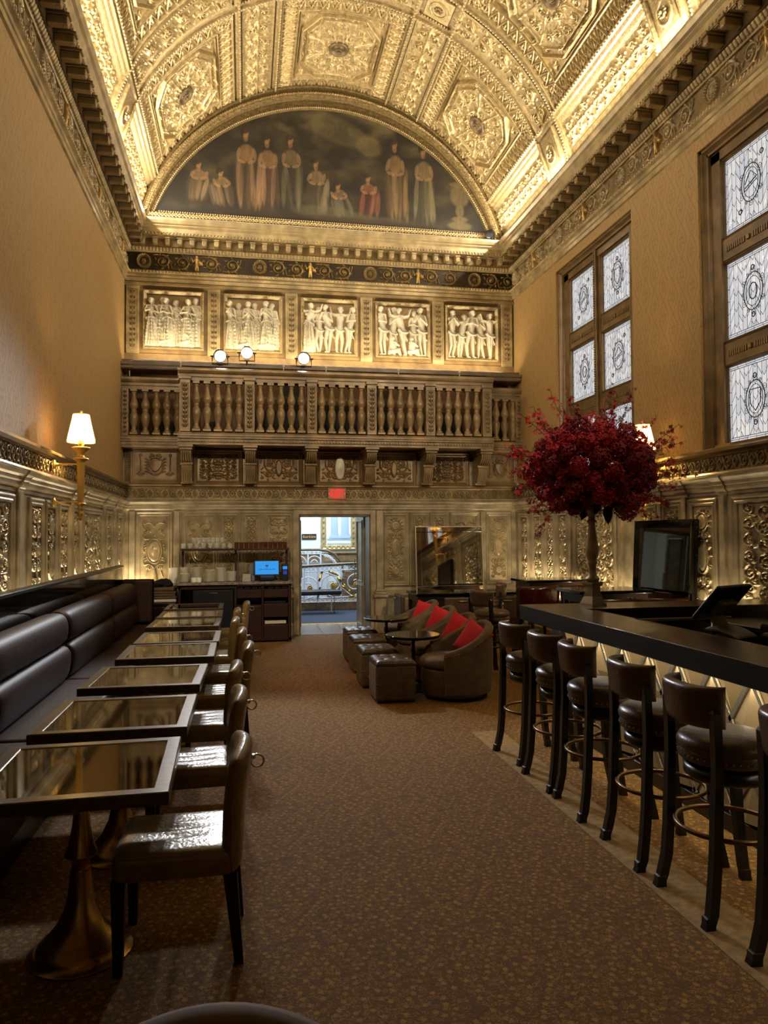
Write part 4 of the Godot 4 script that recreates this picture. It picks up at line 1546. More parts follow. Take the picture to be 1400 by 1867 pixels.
func band_tile() -> ArrayMesh:
	# rings and lozenges in turn, for the frieze over the dado
	var r := Relief.new(0.96, 0.19, 200.0)
	for k in 8:
		var c := Vector2(0.06 + k * 0.12, 0.095)
		if k % 2 == 0:
			r.ring(c, 0.042, 0.055, 0.010, 0.022)
			r.dome(c, 0.018, 0.022, 0.026)
		else:
			r.stroke(PackedVector2Array([c + Vector2(0, 0.05), c + Vector2(0.036, 0), c + Vector2(0, -0.05), c + Vector2(-0.036, 0), c + Vector2(0, 0.05)]), 0.009, 0.009, 0.02)
			r.dome(c, 0.014, 0.014, 0.018)
		for s in [-1.0, 1.0]:
			r.leaf(c + Vector2(0.06, s * 0.085), -s * PI / 2, 0.05, 0.03, 0.016)
			r.curve(c + Vector2(-0.06, s * 0.08), c + Vector2(0.06, s * 0.08), -s * 0.15, 0.006, 0.006, 0.015)
	return r.flat_mesh()

func dado_walls() -> void:
	var bt := band_tile()
	var o := Vector3(0, 0, 1)
	for w in [[wall_left, BL, -ZF, 12.9, 0], [wall_right, BR, -12.9, ZF, 1], [wall_back, Transform3D(Basis(), Vector3(0, 0, -12.9)), WL, WR, 2]]:
		var wall: Node3D = w[0]
		var xf: Transform3D = w[1]
		var x0: float = w[2]
		var x1: float = w[3]
		var spans := [[x0, x1]]
		if w[4] == 2:
			spans = [[x0, 0.82], [2.22, x1]]
		for s in spans:
			var a := Vector3(s[0], 0, 0)
			var b := Vector3(s[1], 0, 0)
			var m := MB.new()
			m.ext([[0.0, 0.0], [0.055, 0.0], [0.055, 0.16], [0.035, 0.18], [0.03, 0.20], [0.03, 0.60], [0.04, 0.61], [0.075, 0.65], [0.075, 0.69], [0.05, 0.71], [0.05, 0.74], [0.03, 0.78], [0.03, 2.14], [0.0, 2.14]], a, b, o)
			wpart(wall, "dado_board", m, "dado", xf)
		var a := Vector3(x0, 0, 0)
		var b := Vector3(x1, 0, 0)
		var m := MB.new()
		m.ext([[0.0, 2.09], [0.045, 2.09], [0.045, 2.12], [0.06, 2.13], [0.075, 2.15], [0.075, 2.18], [0.095, 2.19], [0.095, 2.22], [0.12, 2.235], [0.14, 2.26], [0.14, 2.275], [0.10, 2.29], [0.06, 2.31], [0.05, 2.33], [0.0, 2.33]], a, b, o)
		wpart(wall, "dado_cornice", m, "dado", xf)
		m = MB.new()
		m.ext([[0.0, 2.32], [0.03, 2.32], [0.03, 2.50], [0.0, 2.50]], a, b, o)
		wpart(wall, "band_ground", m, "dado_band", xf)
		m = MB.new()
		m.ext([[0.0, 2.49], [0.05, 2.49], [0.06, 2.51], [0.10, 2.53], [0.10, 2.555], [0.06, 2.575], [0.0, 2.58]], a, b, o)
		wpart(wall, "dado_cap", m, "dado_band" if w[4] < 2 else "oak_gilt", xf)
		var n := int((x1 - x0) / 0.96)
		for k in n:
			var x := x0 + (k + 0.5) * (x1 - x0) / n
			if w[4] < 2 and (xf * Vector3(x, 0, 0)).z > -4.0:
				continue
			wpart(wall, "band_carving", bt, "dado_band", xf, Vector3(x, 2.317, 0.027), Basis.from_scale(Vector3((x1 - x0) / n / 0.96, 1, 1)))
	# left wall, along -z
	var y0 := 0.86
	var y1 := 1.99
	for q in [[5.3, 6.75, "grotesque_wide"], [7.36, 7.70, "grotesque"], [7.92, 8.24, "medallions"], [8.46, 8.78, "grotesque"], [9.08, 9.36, "medallions"], [9.66, 10.72, "grotesque_wide"], [11.18, 11.50, "grotesque"], [12.14, 12.42, "medallions"]]:
		panel(wall_left, BL, q[0], q[1], y0, y1, q[2], 0.03)
	for q in [[-6.66, -5.2, "grotesque_wide"], [-7.42, -7.06, "medallions"], [-7.98, -7.68, "grotesque"], [-8.5, -8.22, "medallions"], [-10.36, -9.20, "grotesque_wide"], [-10.98, -10.70, "medallions"], [-11.44, -11.20, "strapwork"], [-11.96, -11.68, "grotesque"], [-12.6, -12.3, "medallions"]]:
		panel(wall_right, BR, q[0], q[1], y0, y1, q[2], 0.03)
	# pilaster strips that break the side dados
	for q in [6.98, 8.96, 9.48, 10.9, 11.8]:
		var m := MB.new()
		m.box(Vector3(q, 1.4, 0.045), Vector3(0.13, 1.42, 0.05), 0.012)
		m.ext([[0.0, 2.09], [0.065, 2.09], [0.065, 2.12], [0.08, 2.13], [0.095, 2.15], [0.095, 2.18], [0.115, 2.19], [0.115, 2.22], [0.14, 2.235], [0.16, 2.26], [0.16, 2.275], [0.10, 2.29]], Vector3(q - 0.09, 0, 0), Vector3(q + 0.09, 0, 0), o)
		wpart(wall_left, "pilaster", m, "dado", BL)
	for q in [-6.88, -7.56, -8.06, -9.0, -10.54, -11.1, -11.56]:
		var m := MB.new()
		m.box(Vector3(q, 1.4, 0.045), Vector3(0.09, 1.42, 0.05), 0.012)
		m.ext([[0.0, 2.09], [0.065, 2.09], [0.065, 2.12], [0.08, 2.13], [0.095, 2.15], [0.095, 2.18], [0.115, 2.19], [0.115, 2.22], [0.14, 2.235], [0.16, 2.26], [0.16, 2.275], [0.10, 2.29]], Vector3(q - 0.09, 0, 0), Vector3(q + 0.09, 0, 0), o)
		wpart(wall_right, "pilaster", m, "dado", BR)
	var xb := Transform3D(Basis(), Vector3(0, 0, -12.9))
	for q in [[-1.70, -1.26, "cartouche"], [-0.97, -0.53, "cartouche"], [-0.38, -0.17, "strapwork"], [0.0, 0.21, "strapwork"], [0.38, 0.74, "grotesque"], [2.42, 2.76, "medallions"], [2.92, 3.12, "strapwork"], [3.28, 3.49, "strapwork"], [3.65, 4.06, "cartouche"], [4.30, 4.64, "medallions"]]:
		panel(wall_back, xb, q[0], q[1], y0 + 0.02, y1 + 0.04, q[2], 0.03)
	for q in [-1.83, -1.12, 2.33, 4.18]:
		var m := MB.new()
		m.box(Vector3(q, 1.4, 0.05), Vector3(0.10, 1.42, 0.06), 0.012)
		m.box(Vector3(q, 0.38, 0.06), Vector3(0.14, 0.72, 0.08), 0.012)
		wpart(wall_back, "pilaster", m, "dado", xb)

# ---- windows of leaded white glass in deep gilt frames
func windows() -> void:
	var day := []
	for c in [Color(0.92, 0.91, 0.92), Color(0.86, 0.86, 0.88), Color(0.95, 0.94, 0.93)]:
		day.append(glow("window_glass_%d" % day.size(), c, 0.72))
		day[-1].roughness = 0.2
	for wi in 2:
		var win := struct("window_%d" % (wi + 1))
		win.position = Vector3(WR, 0, WINS[wi][0])
		win.rotation.y = -PI / 2     # local x = +z, local z = into the room (-x)
		var W: float = WINS[wi][1] - WINS[wi][0]
		var fz := -0.10
		var m := MB.new()
		# outer casing, mullion and transoms
		m.span(Vector3(0, WY0, -0.28), Vector3(0.24, WY1, fz))
		m.span(Vector3(W - 0.24, WY0, -0.28), Vector3(W, WY1, fz))
		m.span(Vector3(0, WY1 - 0.19, -0.28), Vector3(W, WY1, fz))
		m.span(Vector3(0, WY0, -0.28), Vector3(W, WY0 + 0.05, fz + 0.02))
		m.span(Vector3(W * 0.5 - 0.10, WY0, -0.28), Vector3(W * 0.5 + 0.10, WY1, fz - 0.01))
		for y in [3.565, 4.665]:
			m.span(Vector3(0, y - 0.11, -0.28), Vector3(W, y + 0.11, fz - 0.015))
		part(win, "casing", m, mats.bronze_wood)
		m = MB.new()
		m.ext([[0.0, -0.0], [0.07, 0.0], [0.07, 0.03], [0.045, 0.045], [0.03, 0.06], [0.03, 0.085], [0.0, 0.09]], Vector3(0, WY0, fz), Vector3(0, WY1, fz), Vector3(0, 0, 1), Vector3.RIGHT)
		m.ext([[0.0, -0.0], [0.07, 0.0], [0.07, 0.03], [0.045, 0.045], [0.03, 0.06], [0.03, 0.085], [0.0, 0.09]], Vector3(W, WY0, fz), Vector3(W, WY1, fz), Vector3(0, 0, 1), Vector3.LEFT)
		m.ext([[0.0, -0.0], [0.07, 0.0], [0.07, 0.03], [0.045, 0.045], [0.03, 0.06], [0.03, 0.085], [0.0, 0.09]], Vector3(0, WY1, fz), Vector3(W, WY1, fz), Vector3(0, 0, 1), Vector3.DOWN)
		part(win, "casing_moulding", m, mats.bronze_wood)
		m = MB.new()
		m.box(Vector3(W * 0.5, (WY0 + WY1) * 0.5, fz + 0.01), Vector3(0.075, WY1 - WY0 - 0.1, 0.05), 0.012)
		for k in 90:
			m.rbox(Vector3(W * 0.5, WY0 + 0.1 + k * 0.035, fz + 0.037), Vector3(0.05, 0.024, 0.02), 0.009, 1)
		part(win, "mullion_rope", m, mats.bronze_wood)
		m = MB.new()
		m.ext([[0.0, -0.07], [0.03, -0.07], [0.05, -0.03], [0.06, -0.02], [0.06, 0.0], [0.0, 0.01]], Vector3(-0.05, WY0, 0.0), Vector3(W + 0.05, WY0, 0.0), Vector3(0, 0, 1))
		part(win, "sill", m, mats.gilt_plain)
		for y in [3.565, 4.665]:
			for c in 2:
				m = MB.new()
				var xc := 0.24 + (W * 0.5 - 0.34) * 0.5 + c * (W * 0.5 - 0.14)
				m.box(Vector3(xc, y, fz - 0.008), Vector3(0.045, 0.05, 0.03), 0.004)
				for s in [-1.0, 1.0]:
					for q in 9:
						m.box(Vector3(xc + s * (0.07 + q * 0.034), y, fz - 0.012), Vector3(0.02, 0.06, 0.016))
				part(win, "transom_label", m, mats.gilt_deep)
		var pw := W * 0.5 - 0.34
		for c in 2:
			for k in 3:
				var y0: float = [2.63, 3.71, 4.81][k]
				var ph: float = [0.81, 0.82, 0.82][k]
				var px0 := 0.24 + c * (W * 0.5 - 0.14)
				if wi == 1 and c == 1:
					pane(win, Vector3(px0, y0, -0.16), pw, ph, day, k + c, false)
				else:
					pane(win, Vector3(px0, y0, -0.16), pw, ph, day, k + c, wi == 1)
		# what closes the opening outside
		part(win, "storm_sheet", bx(Vector3(0.0, WY0, -0.30), Vector3(W, WY1, -0.285)), mats.hall_white)

func pane(win: Node3D, at: Vector3, w: float, h: float, day: Array, seedn: int, single_pieces: bool) -> void:
	var g := RandomNumberGenerator.new()
	g.seed = 100 + seedn
	var fm := MB.new()
	frame(fm, 0, 0, w, h, [[-0.03, 0.0], [-0.03, 0.03], [-0.005, 0.045], [0.012, 0.02], [0.012, 0.0]])
	var o := part(win, "pane", fm, mats.bronze_wood, at)
	var lead := MB.new()
	var polys := []
	var b := 0.05
	# two rows of border strips
	for row in 2:
		var d := 0.012 + row * 0.02
		for sd in 4:
			var ln := (w if sd % 2 == 0 else h) - 2 * d
			var n := 6
			for j in n:
				var s0 := d + ln * j / n
				var s1 := d + ln * (j + 1) / n
				var r: Array
				match sd:
					0: r = [s0, d, s1, d + 0.02]
					2: r = [s0, h - d - 0.02, s1, h - d]
					1: r = [w - d - 0.02, s0, w - d, s1]
					3: r = [d, s0, d + 0.02, s1]
				polys.append([PackedVector2Array([Vector2(r[0], r[1]), Vector2(r[2], r[1]), Vector2(r[2], r[3]), Vector2(r[0], r[3])]), true])
	# the field: upright lozenges between slanting bars
	var x0 := b + 0.003
	var fw := w - 2 * x0
	var n := int(round(fw / 0.068))
	var cw := fw / n
	var lim := PackedVector2Array([Vector2(x0, x0), Vector2(w - x0, x0), Vector2(w - x0, h - x0), Vector2(x0, h - x0)])
	for c in n:
		var xa := x0 + c * cw
		var xb := xa + cw
		var kind := c % 4
		var st := 0.125
		var slope: float = [0.10, 0.045, -0.10, 0.045][kind]
		var y := -0.2 + 0.03 * c
		while y < h + 0.1:
			var p: PackedVector2Array
			if kind % 2 == 0:
				p = PackedVector2Array([Vector2(xa, y), Vector2(xb, y + slope), Vector2(xb, y + slope + st), Vector2(xa, y + st)])
			else:
				var xm := (xa + xb) * 0.5
				p = PackedVector2Array([Vector2(xa, y), Vector2(xm, y - slope), Vector2(xb, y), Vector2(xb, y + st * 1.3), Vector2(xm, y + st * 1.3 - slope), Vector2(xa, y + st * 1.3)])
			y += st if kind % 2 == 0 else st * 1.3
			for q in Geometry2D.intersect_polygons(p, lim):
				if q.size() > 2:
					polys.append([q, false])
	var merged := [MB.new(), MB.new(), MB.new()]
	for pl in polys:
		var p: PackedVector2Array = pl[0]
		var gi := g.randi() % 3
		var m: MB = MB.new() if single_pieces and not pl[1] else merged[gi]
		var ctr := Vector2.ZERO
		for q in p:
			ctr += q / p.size()
		for j in p.size():
			var a := Vector3(p[j].x, p[j].y, 0.0)
			var e := p[(j + 1) % p.size()]
			m.tri(Vector3(ctr.x, ctr.y, 0.004), a, Vector3(e.x, e.y, 0.0), Vector3(0, 0, 1))
			m.tri(Vector3(ctr.x, ctr.y, -0.005), a + Vector3(0, 0, -0.005), Vector3(e.x, e.y, -0.005), Vector3(0, 0, -1))
			var dd := Vector2(e.x - a.x, e.y - a.y)
			if dd.length() > 0.004:
				var nn := dd.orthogonal().normalized() * 0.0028
				lead.face(Vector3(a.x - nn.x, a.y - nn.y, 0.006), Vector3(e.x - nn.x, e.y - nn.y, 0.006), Vector3(e.x + nn.x, e.y + nn.y, 0.006), Vector3(a.x + nn.x, a.y + nn.y, 0.006), Vector3(0, 0, 1))
		if single_pieces and not pl[1]:
			part(o, "glass_piece", m, day[gi])
	for gi in 3:
		if merged[gi].v.size():
			stuff(part(o, "glass_pieces", merged[gi], day[gi]))
	# wreath of leads in the middle
	var c := Vector3(w * 0.5, h * 0.5, 0.01)
	var kind := seedn % 3
	lead.tube(ring_points(c, w * 0.17, 28, true, h * 0.23), 0.005, 5, -1.0, true)
	lead.tube(ring_points(c, w * 0.13, 24, true, h * 0.18), 0.0035, 4, -1.0, true)
	for j in 12:
		var a := TAU * j / 12
		var q := c + Vector3(cos(a) * w * 0.19, sin(a) * h * 0.255, 0)
		lead.tube(ring_points(q, 0.016 + 0.010 * (j % 2), 9, true), 0.003, 4, -1.0, true)
		lead.rbox(q + Vector3(0, 0, 0.002), Vector3(0.012, 0.012, 0.006), 0.003, 1)
	for s in [-1.0, 1.0]:
		lead.tube(ring_points(c + Vector3(s * w * 0.2, s * h * 0.29, 0) if kind == 2 else c + Vector3(0, s * h * 0.29, 0), 0.024, 9, true), 0.006, 4, -1.0, true)
	if kind == 0:
		lead.tube(PackedVector3Array([c + Vector3(-0.08, 0.10, 0), c + Vector3(0.08, 0.10, 0), c + Vector3(0.075, -0.04, 0), c + Vector3(0, -0.12, 0), c + Vector3(-0.075, -0.04, 0)]), 0.006, 4, -1.0, true)
	elif kind == 1:
		lead.tube(ring_points(c, w * 0.07, 16, true, h * 0.1), 0.006, 4, -1.0, true)
	else:
		lead.tube(PackedVector3Array([c + Vector3(-0.09, -0.03, 0), c + Vector3(0.09, 0.03, 0)]), 0.006, 4)
		lead.tube(PackedVector3Array([c + Vector3(-0.09, 0.01, 0), c + Vector3(0, 0.12, 0), c + Vector3(0.09, 0.03, 0)]), 0.005, 4)
		lead.tube(PackedVector3Array([c + Vector3(-0.09, -0.06, 0), c + Vector3(0.09, 0.0, 0)]), 0.005, 4)
	stuff(part(o, "lead_came", lead, mats.lead))

func balcony() -> void:
	var b := thing("balcony", "carved brown and gilt wooden balcony with turned balusters on scroll brackets across the end wall", "balcony")
	var o := Vector3(0, 0, 1)
	var zf := -12.28
	var zw := -12.64
	var base := [[-0.30, 3.17], [-0.02, 3.17], [-0.02, 3.20], [0.0, 3.21], [0.0, 3.255], [0.03, 3.265], [0.03, 3.29], [0.05, 3.30], [0.05, 3.33], [0.02, 3.36], [-0.16, 3.38], [-0.30, 3.38]]
	var rail := [[-0.22, 4.20], [-0.02, 4.20], [-0.02, 4.25], [0.0, 4.26], [0.0, 4.30], [0.03, 4.32], [0.05, 4.35], [0.05, 4.38], [0.02, 4.40], [-0.22, 4.40]]
	var m := MB.new()
	m.ext(base, Vector3(-1.06, 0, zf), Vector3(4.20, 0, zf), o)
	m.ext(base, Vector3(WL + 0.002, -0.02, zw), Vector3(-1.06, -0.02, zw), o)
	m.ext(base, Vector3(4.20, -0.02, zw), Vector3(WR - 0.002, -0.02, zw), o)
	part(b, "base_cornice", m, mats.oak_gilt)
	part(b, "deck", bx(Vector3(-1.05, 3.18, -12.895), Vector3(4.19, 3.24, -12.4)), mats.oak_dark)
	m = MB.new()
	m.ext(rail, Vector3(-1.06, 0, zf), Vector3(4.20, 0, zf), o)
	m.ext(rail, Vector3(WL + 0.002, -0.10, zw), Vector3(-0.98, -0.10, zw), o)
	m.ext(rail, Vector3(4.12, -0.10, zw), Vector3(WR - 0.002, -0.10, zw), o)
	part(b, "hand_rail", m, mats.oak_gilt)
	# dentil course
	var dn := MB.new()
	dn.box(Vector3.ZERO, Vector3(0.03, 0.034, 0.02), 0.003)
	var pl := []
	for k in 104:
		pl.append(Transform3D(Basis(), Vector3(-1.04 + k * 0.0505, 3.233, zf + 0.008)))
	for k in 16:
		pl.append(Transform3D(Basis(), Vector3(WL + 0.1 + k * 0.0505, 3.213, zw + 0.008)))
	for k in 11:
		pl.append(Transform3D(Basis(), Vector3(4.25 + k * 0.0505, 3.213, zw + 0.008)))
	scatter(b, "dentil_row", dn, mats.oak_gilt, pl)
	# balusters
	var bal := MB.new()
	bal.box(Vector3(0, 0.02, 0), Vector3(0.13, 0.04, 0.13), 0.006)
	bal.lathe([[0.055, 0.04], [0.06, 0.055], [0.05, 0.075], [0.036, 0.10], [0.04, 0.14], [0.056, 0.20], [0.068, 0.265], [0.070, 0.31], [0.06, 0.355], [0.045, 0.38], [0.042, 0.395], [0.05, 0.405], [0.05, 0.415], [0.042, 0.425], [0.048, 0.445], [0.066, 0.475], [0.070, 0.51], [0.062, 0.55], [0.046, 0.60], [0.036, 0.66], [0.034, 0.70], [0.045, 0.715], [0.045, 0.73], [0.036, 0.74]], 18)
	bal.box(Vector3(0, 0.765, 0), Vector3(0.11, 0.05, 0.11), 0.006)
	var balm := bal.mesh()
	var posts := [-0.946, 0.07, 1.082, 2.08, 3.09, 4.093]
	var prel := band_relief(0.115, 0.72, 240.0).flat_mesh()
	for k in 6:
		m = MB.new()
		m.box(Vector3(0, 0.41, -0.07), Vector3(0.16, 0.84, 0.14), 0.006)
		frame(m, -0.062, 0.05, 0.062, 0.77, [[-0.012, 0.0], [-0.012, 0.01], [0.0, 0.01], [0.0, 0.0]])
		m.box(Vector3(0, 0.86, -0.06), Vector3(0.20, 0.06, 0.16), 0.008)
		m.box(Vector3(0, -0.07, -0.06), Vector3(0.20, 0.10, 0.16), 0.008)
		var p := part(b, "post", m, mats.oak_gilt, Vector3(posts[k], 3.38, zf + 0.015))
		part(p, "post_carving", prel, mats.oak_gilt, Vector3(0, 0.05, 0.001))
		if k < 5:
			for j in 5:
				part(b, "baluster", balm, mats.oak_gilt, Vector3(posts[k] + (posts[k + 1] - posts[k]) * (j + 1) / 6.0, 3.38, zf - 0.07), Basis.from_scale(Vector3(1, 1.04, 1)))
	for x in [-1.79, -1.61, -1.435, -1.265, -1.10, 4.40, 4.56, 4.715]:
		part(b, "baluster", balm, mats.oak_gilt, Vector3(x, 3.355, zw - 0.07), Basis.from_scale(Vector3(1, 0.96, 1)))
	for x in [-1.92, 4.80]:
		m = MB.new()
		m.box(Vector3(x, 3.73, zw - 0.06), Vector3(0.11, 0.78, 0.13), 0.006)
		part(b, "post", m, mats.oak_gilt)
		part(b, "post_carving", prel, mats.oak_gilt, Vector3(x, 3.37, zw + 0.003), Basis.from_scale(Vector3(0.7, 1, 1)))
	# side parapets that join the main front to the wings
	for x in [-1.0, 4.14]:
		part(b, "return_panel", bx(Vector3(x - 0.05, 3.36, zw), Vector3(x + 0.05, 4.2, zf - 0.15)), mats.oak_gilt)
	# scroll brackets
	for x in [-0.94, 0.08, 1.08, 2.09, 3.115, 4.09]:
		m = MB.new()
		var up := [[0.0, 3.17], [0.0, 2.90]]
		var side := [Vector2(0, 3.17), Vector2(0.54, 3.17), Vector2(0.55, 3.10), Vector2(0.53, 3.02), Vector2(0.45, 2.94), Vector2(0.36, 2.91), Vector2(0.34, 2.88), Vector2(0.36, 2.84), Vector2(0.33, 2.74), Vector2(0.26, 2.66), Vector2(0.24, 2.60), Vector2(0.20, 2.57), Vector2(0, 2.57)]
		for s in [-1.0, 1.0]:
			for k in range(1, side.size() - 1):
				var q: Vector2 = side[0]
				var r: Vector2 = side[k]
				var t: Vector2 = side[k + 1]
				m.tri(Vector3(s * 0.08, q.y, q.x), Vector3(s * 0.08, r.y, r.x), Vector3(s * 0.08, t.y, t.x), Vector3(s, 0, 0))
		for k in side.size() - 1:
			var r: Vector2 = side[k]
			var t: Vector2 = side[k + 1]
			var nn := Vector3(0, -(t.x - r.x), (t.y - r.y))
			m.face(Vector3(-0.08, r.y, r.x), Vector3(0.08, r.y, r.x), Vector3(0.08, t.y, t.x), Vector3(-0.08, t.y, t.x), Vector3(0, (t.x - r.x), -(t.y - r.y)) if k > 0 else Vector3.UP)
		m.box(Vector3(0, 3.15, 0.30), Vector3(0.24, 0.05, 0.62), 0.01)
		m.box(Vector3(0, 3.105, 0.285), Vector3(0.21, 0.04, 0.58), 0.01)
		# leaf on the upper scroll, flutes on the lower one
		for k in 5:
			var t := (k - 2) * 0.034
			m.tube(PackedVector3Array([Vector3(t, 3.07, 0.545), Vector3(t, 3.0, 0.53), Vector3(t * 1.1, 2.94, 0.46), Vector3(t, 2.91, 0.37)]), 0.02, 6, 0.012)
			m.tube(PackedVector3Array([Vector3(t, 2.85, 0.35), Vector3(t, 2.74, 0.325), Vector3(t, 2.66, 0.26), Vector3(t, 2.59, 0.225)]), 0.016, 6, 0.014)
		m.tube(PackedVector3Array([Vector3(-0.10, 2.885, 0.355), Vector3(0.10, 2.885, 0.355)]), 0.026, 8)
		m.tube(PackedVector3Array([Vector3(-0.10, 2.585, 0.21), Vector3(0.10, 2.585, 0.21)]), 0.024, 8)
		part(b, "bracket", m, mats.oak_gilt, Vector3(x, 0, -12.895))
	# panels between the brackets belong to the wall
	var xb := Transform3D(Basis(), Vector3(0, 0, -12.9))
	var names := ["grotesque_wide", "urn", "urn", "urn", "grotesque_wide"]
	for k in 5:
		var x0: float = [-0.785, 0.23, 1.275, 2.235, 3.20][k]
		panel(wall_back, xb, x0, x0 + 0.67, 2.63, 3.08, names[k], 0.002, "bronze_wood")
	var big := MB.new()
	big.lathe([[1.0, 0.0], [0.95, 0.03], [0.8, 0.03], [0.4, 0.045], [0.0, 0.05]], 24, Transform3D(Basis(Vector3(0.085, 0, 0), Vector3(0, 0, 1), Vector3(0, -0.20, 0)), Vector3.ZERO))
	wpart(wall_back, "oval_boss", big, "ivory", xb, Vector3(1.61, 2.86, 0.035))
	var xw := Transform3D(Basis(), Vector3(0, 0, -12.9))
	for q in [[-1.80, -1.13], [4.25, 4.78]]:
		panel(wall_back, xw, q[0], q[1], 2.64, 3.10, "shield", 0.022, "oak_gilt")
		var m2 := MB.new()
		m2.span(Vector3(q[0] - 0.12, 2.58, 0.0), Vector3(q[1] + 0.08, 3.18, 0.02))
		wpart(wall_back, "wing_panel", m2, "oak_gilt", xw)
	# rope strips at the far ends
	for x in [-1.92, 4.81]:
		var r := MB.new()
		for k in 22:
			for s in [-1.0, 1.0]:
				r.rbox(Vector3(x + s * 0.022, 2.62 + k * 0.024, 0.03), Vector3(0.042, 0.02, 0.02), 0.009, 1)
		wpart(wall_back, "rope_strip", r, "oak_gilt", xw)
	# the ledge over the gallery opening that carries the relief lights
	m = MB.new()
	m.ext([[-0.45, 4.42], [-0.02, 4.42], [0.0, 4.44], [0.0, 4.47], [0.03, 4.49], [0.03, 4.53], [-0.45, 4.53]], Vector3(WL + 0.002, 0, -12.58), Vector3(WR - 0.002, 0, -12.58), o)
	wpart(wall_back, "light_ledge", m, "oak_dark", Transform3D())
	var led := glow("relief_led", Color(1.0, 0.92, 0.76), 1.5)
	wpart(wall_back, "led_strip", bx(Vector3(-1.75, 4.531, -12.635), Vector3(4.55, 4.54, -12.605)), "relief_led", Transform3D())
	part(wall_back, "lintel", bx(Vector3(WL, 4.53, -13.02), Vector3(WR, 4.60, -12.70)), mats.oak_dark)

func door_leaf(called: String, hinge: Vector3, turn: float, w: float) -> Node3D:
	var d := struct(called)
	d.position = hinge
	d.rotation_degrees.y = turn
	var m := MB.new()
	m.span(Vector3(0, 0.01, -0.025), Vector3(w, 2.04, 0.025), 0.004)
	part(d, "leaf", m, mats.dado)
	for q in [[0.08, 0.78], [0.86, 1.95]]:
		for s in [-1.0, 1.0]:
			m = MB.new()
			frame(m, 0.10, q[0], w - 0.10, q[1], [[-0.02, 0.0], [-0.02, 0.012], [0.0, 0.018], [0.02, 0.0]])
			part(d, "panel_moulding", m, mats.dado, Vector3(0 if s > 0 else w, 0, s * 0.0255), Basis() if s > 0 else Basis(Vector3.UP, PI))
	m = MB.new()
	m.tube(PackedVector3Array([Vector3(w - 0.06, 0.92, 0.03), Vector3(w - 0.06, 0.92, 0.07), Vector3(w - 0.06, 1.25, 0.07), Vector3(w - 0.06, 1.25, 0.03)]), 0.010, 6)
	part(d, "pull_handle", m, mats.chrome)
	m = MB.new()
	m.tube(PackedVector3Array([Vector3(w - 0.06, 0.92, -0.03), Vector3(w - 0.06, 0.92, -0.07), Vector3(w - 0.06, 1.25, -0.07), Vector3(w - 0.06, 1.25, -0.03)]), 0.010, 6)
	part(d, "pull_handle", m, mats.chrome)
	return d

func doorway() -> void:
	door_leaf("door_1", Vector3(0.935, 0, -13.34), 88.0, 0.62)
	door_leaf("door_2", Vector3(2.115, 0, -13.34), 93.5, 0.62)
	var t := struct("trim_1")
	var m := MB.new()
	var prof := [[0.0, 0.0], [0.0, 0.09], [0.03, 0.11], [0.06, 0.09], [0.09, 0.06], [0.10, 0.0]]
	m.span(Vector3(0.80, 0, -12.9), Vector3(0.905, 2.07, -12.83), 0.01)
	m.span(Vector3(2.135, 0, -12.9), Vector3(2.24, 2.07, -12.83), 0.01)
	m.span(Vector3(0.80, 2.055, -12.9), Vector3(2.24, 2.13, -12.83), 0.01)
	part(t, "door_casing", m, mats.dado)
	m = MB.new()
	m.span(Vector3(0.90, 0, -13.3), Vector3(0.925, 2.04, -12.84))
	m.span(Vector3(2.115, 0, -13.3), Vector3(2.14, 2.04, -12.84))
	m.span(Vector3(0.90, 2.02, -13.3), Vector3(2.14, 2.06, -12.84))
	part(t, "door_lining", m, mats.oak_dark)
	# heavy pilaster with a stepped base at the right of the doorway
	m = MB.new()
	m.box(Vector3(2.30, 1.42, -12.84), Vector3(0.13, 1.40, 0.10), 0.012)
	for q in [[0.0, 0.62, 0.20, 0.16], [0.62, 0.67, 0.25, 0.20], [0.67, 0.72, 0.21, 0.17], [0.72, 0.76, 0.17, 0.14]]:
		m.span(Vector3(2.30 - q[2] * 0.5, q[0], -12.9), Vector3(2.30 + q[2] * 0.5, q[1], -12.9 + q[3]), 0.01)
	part(t, "door_pilaster", m, mats.dado)

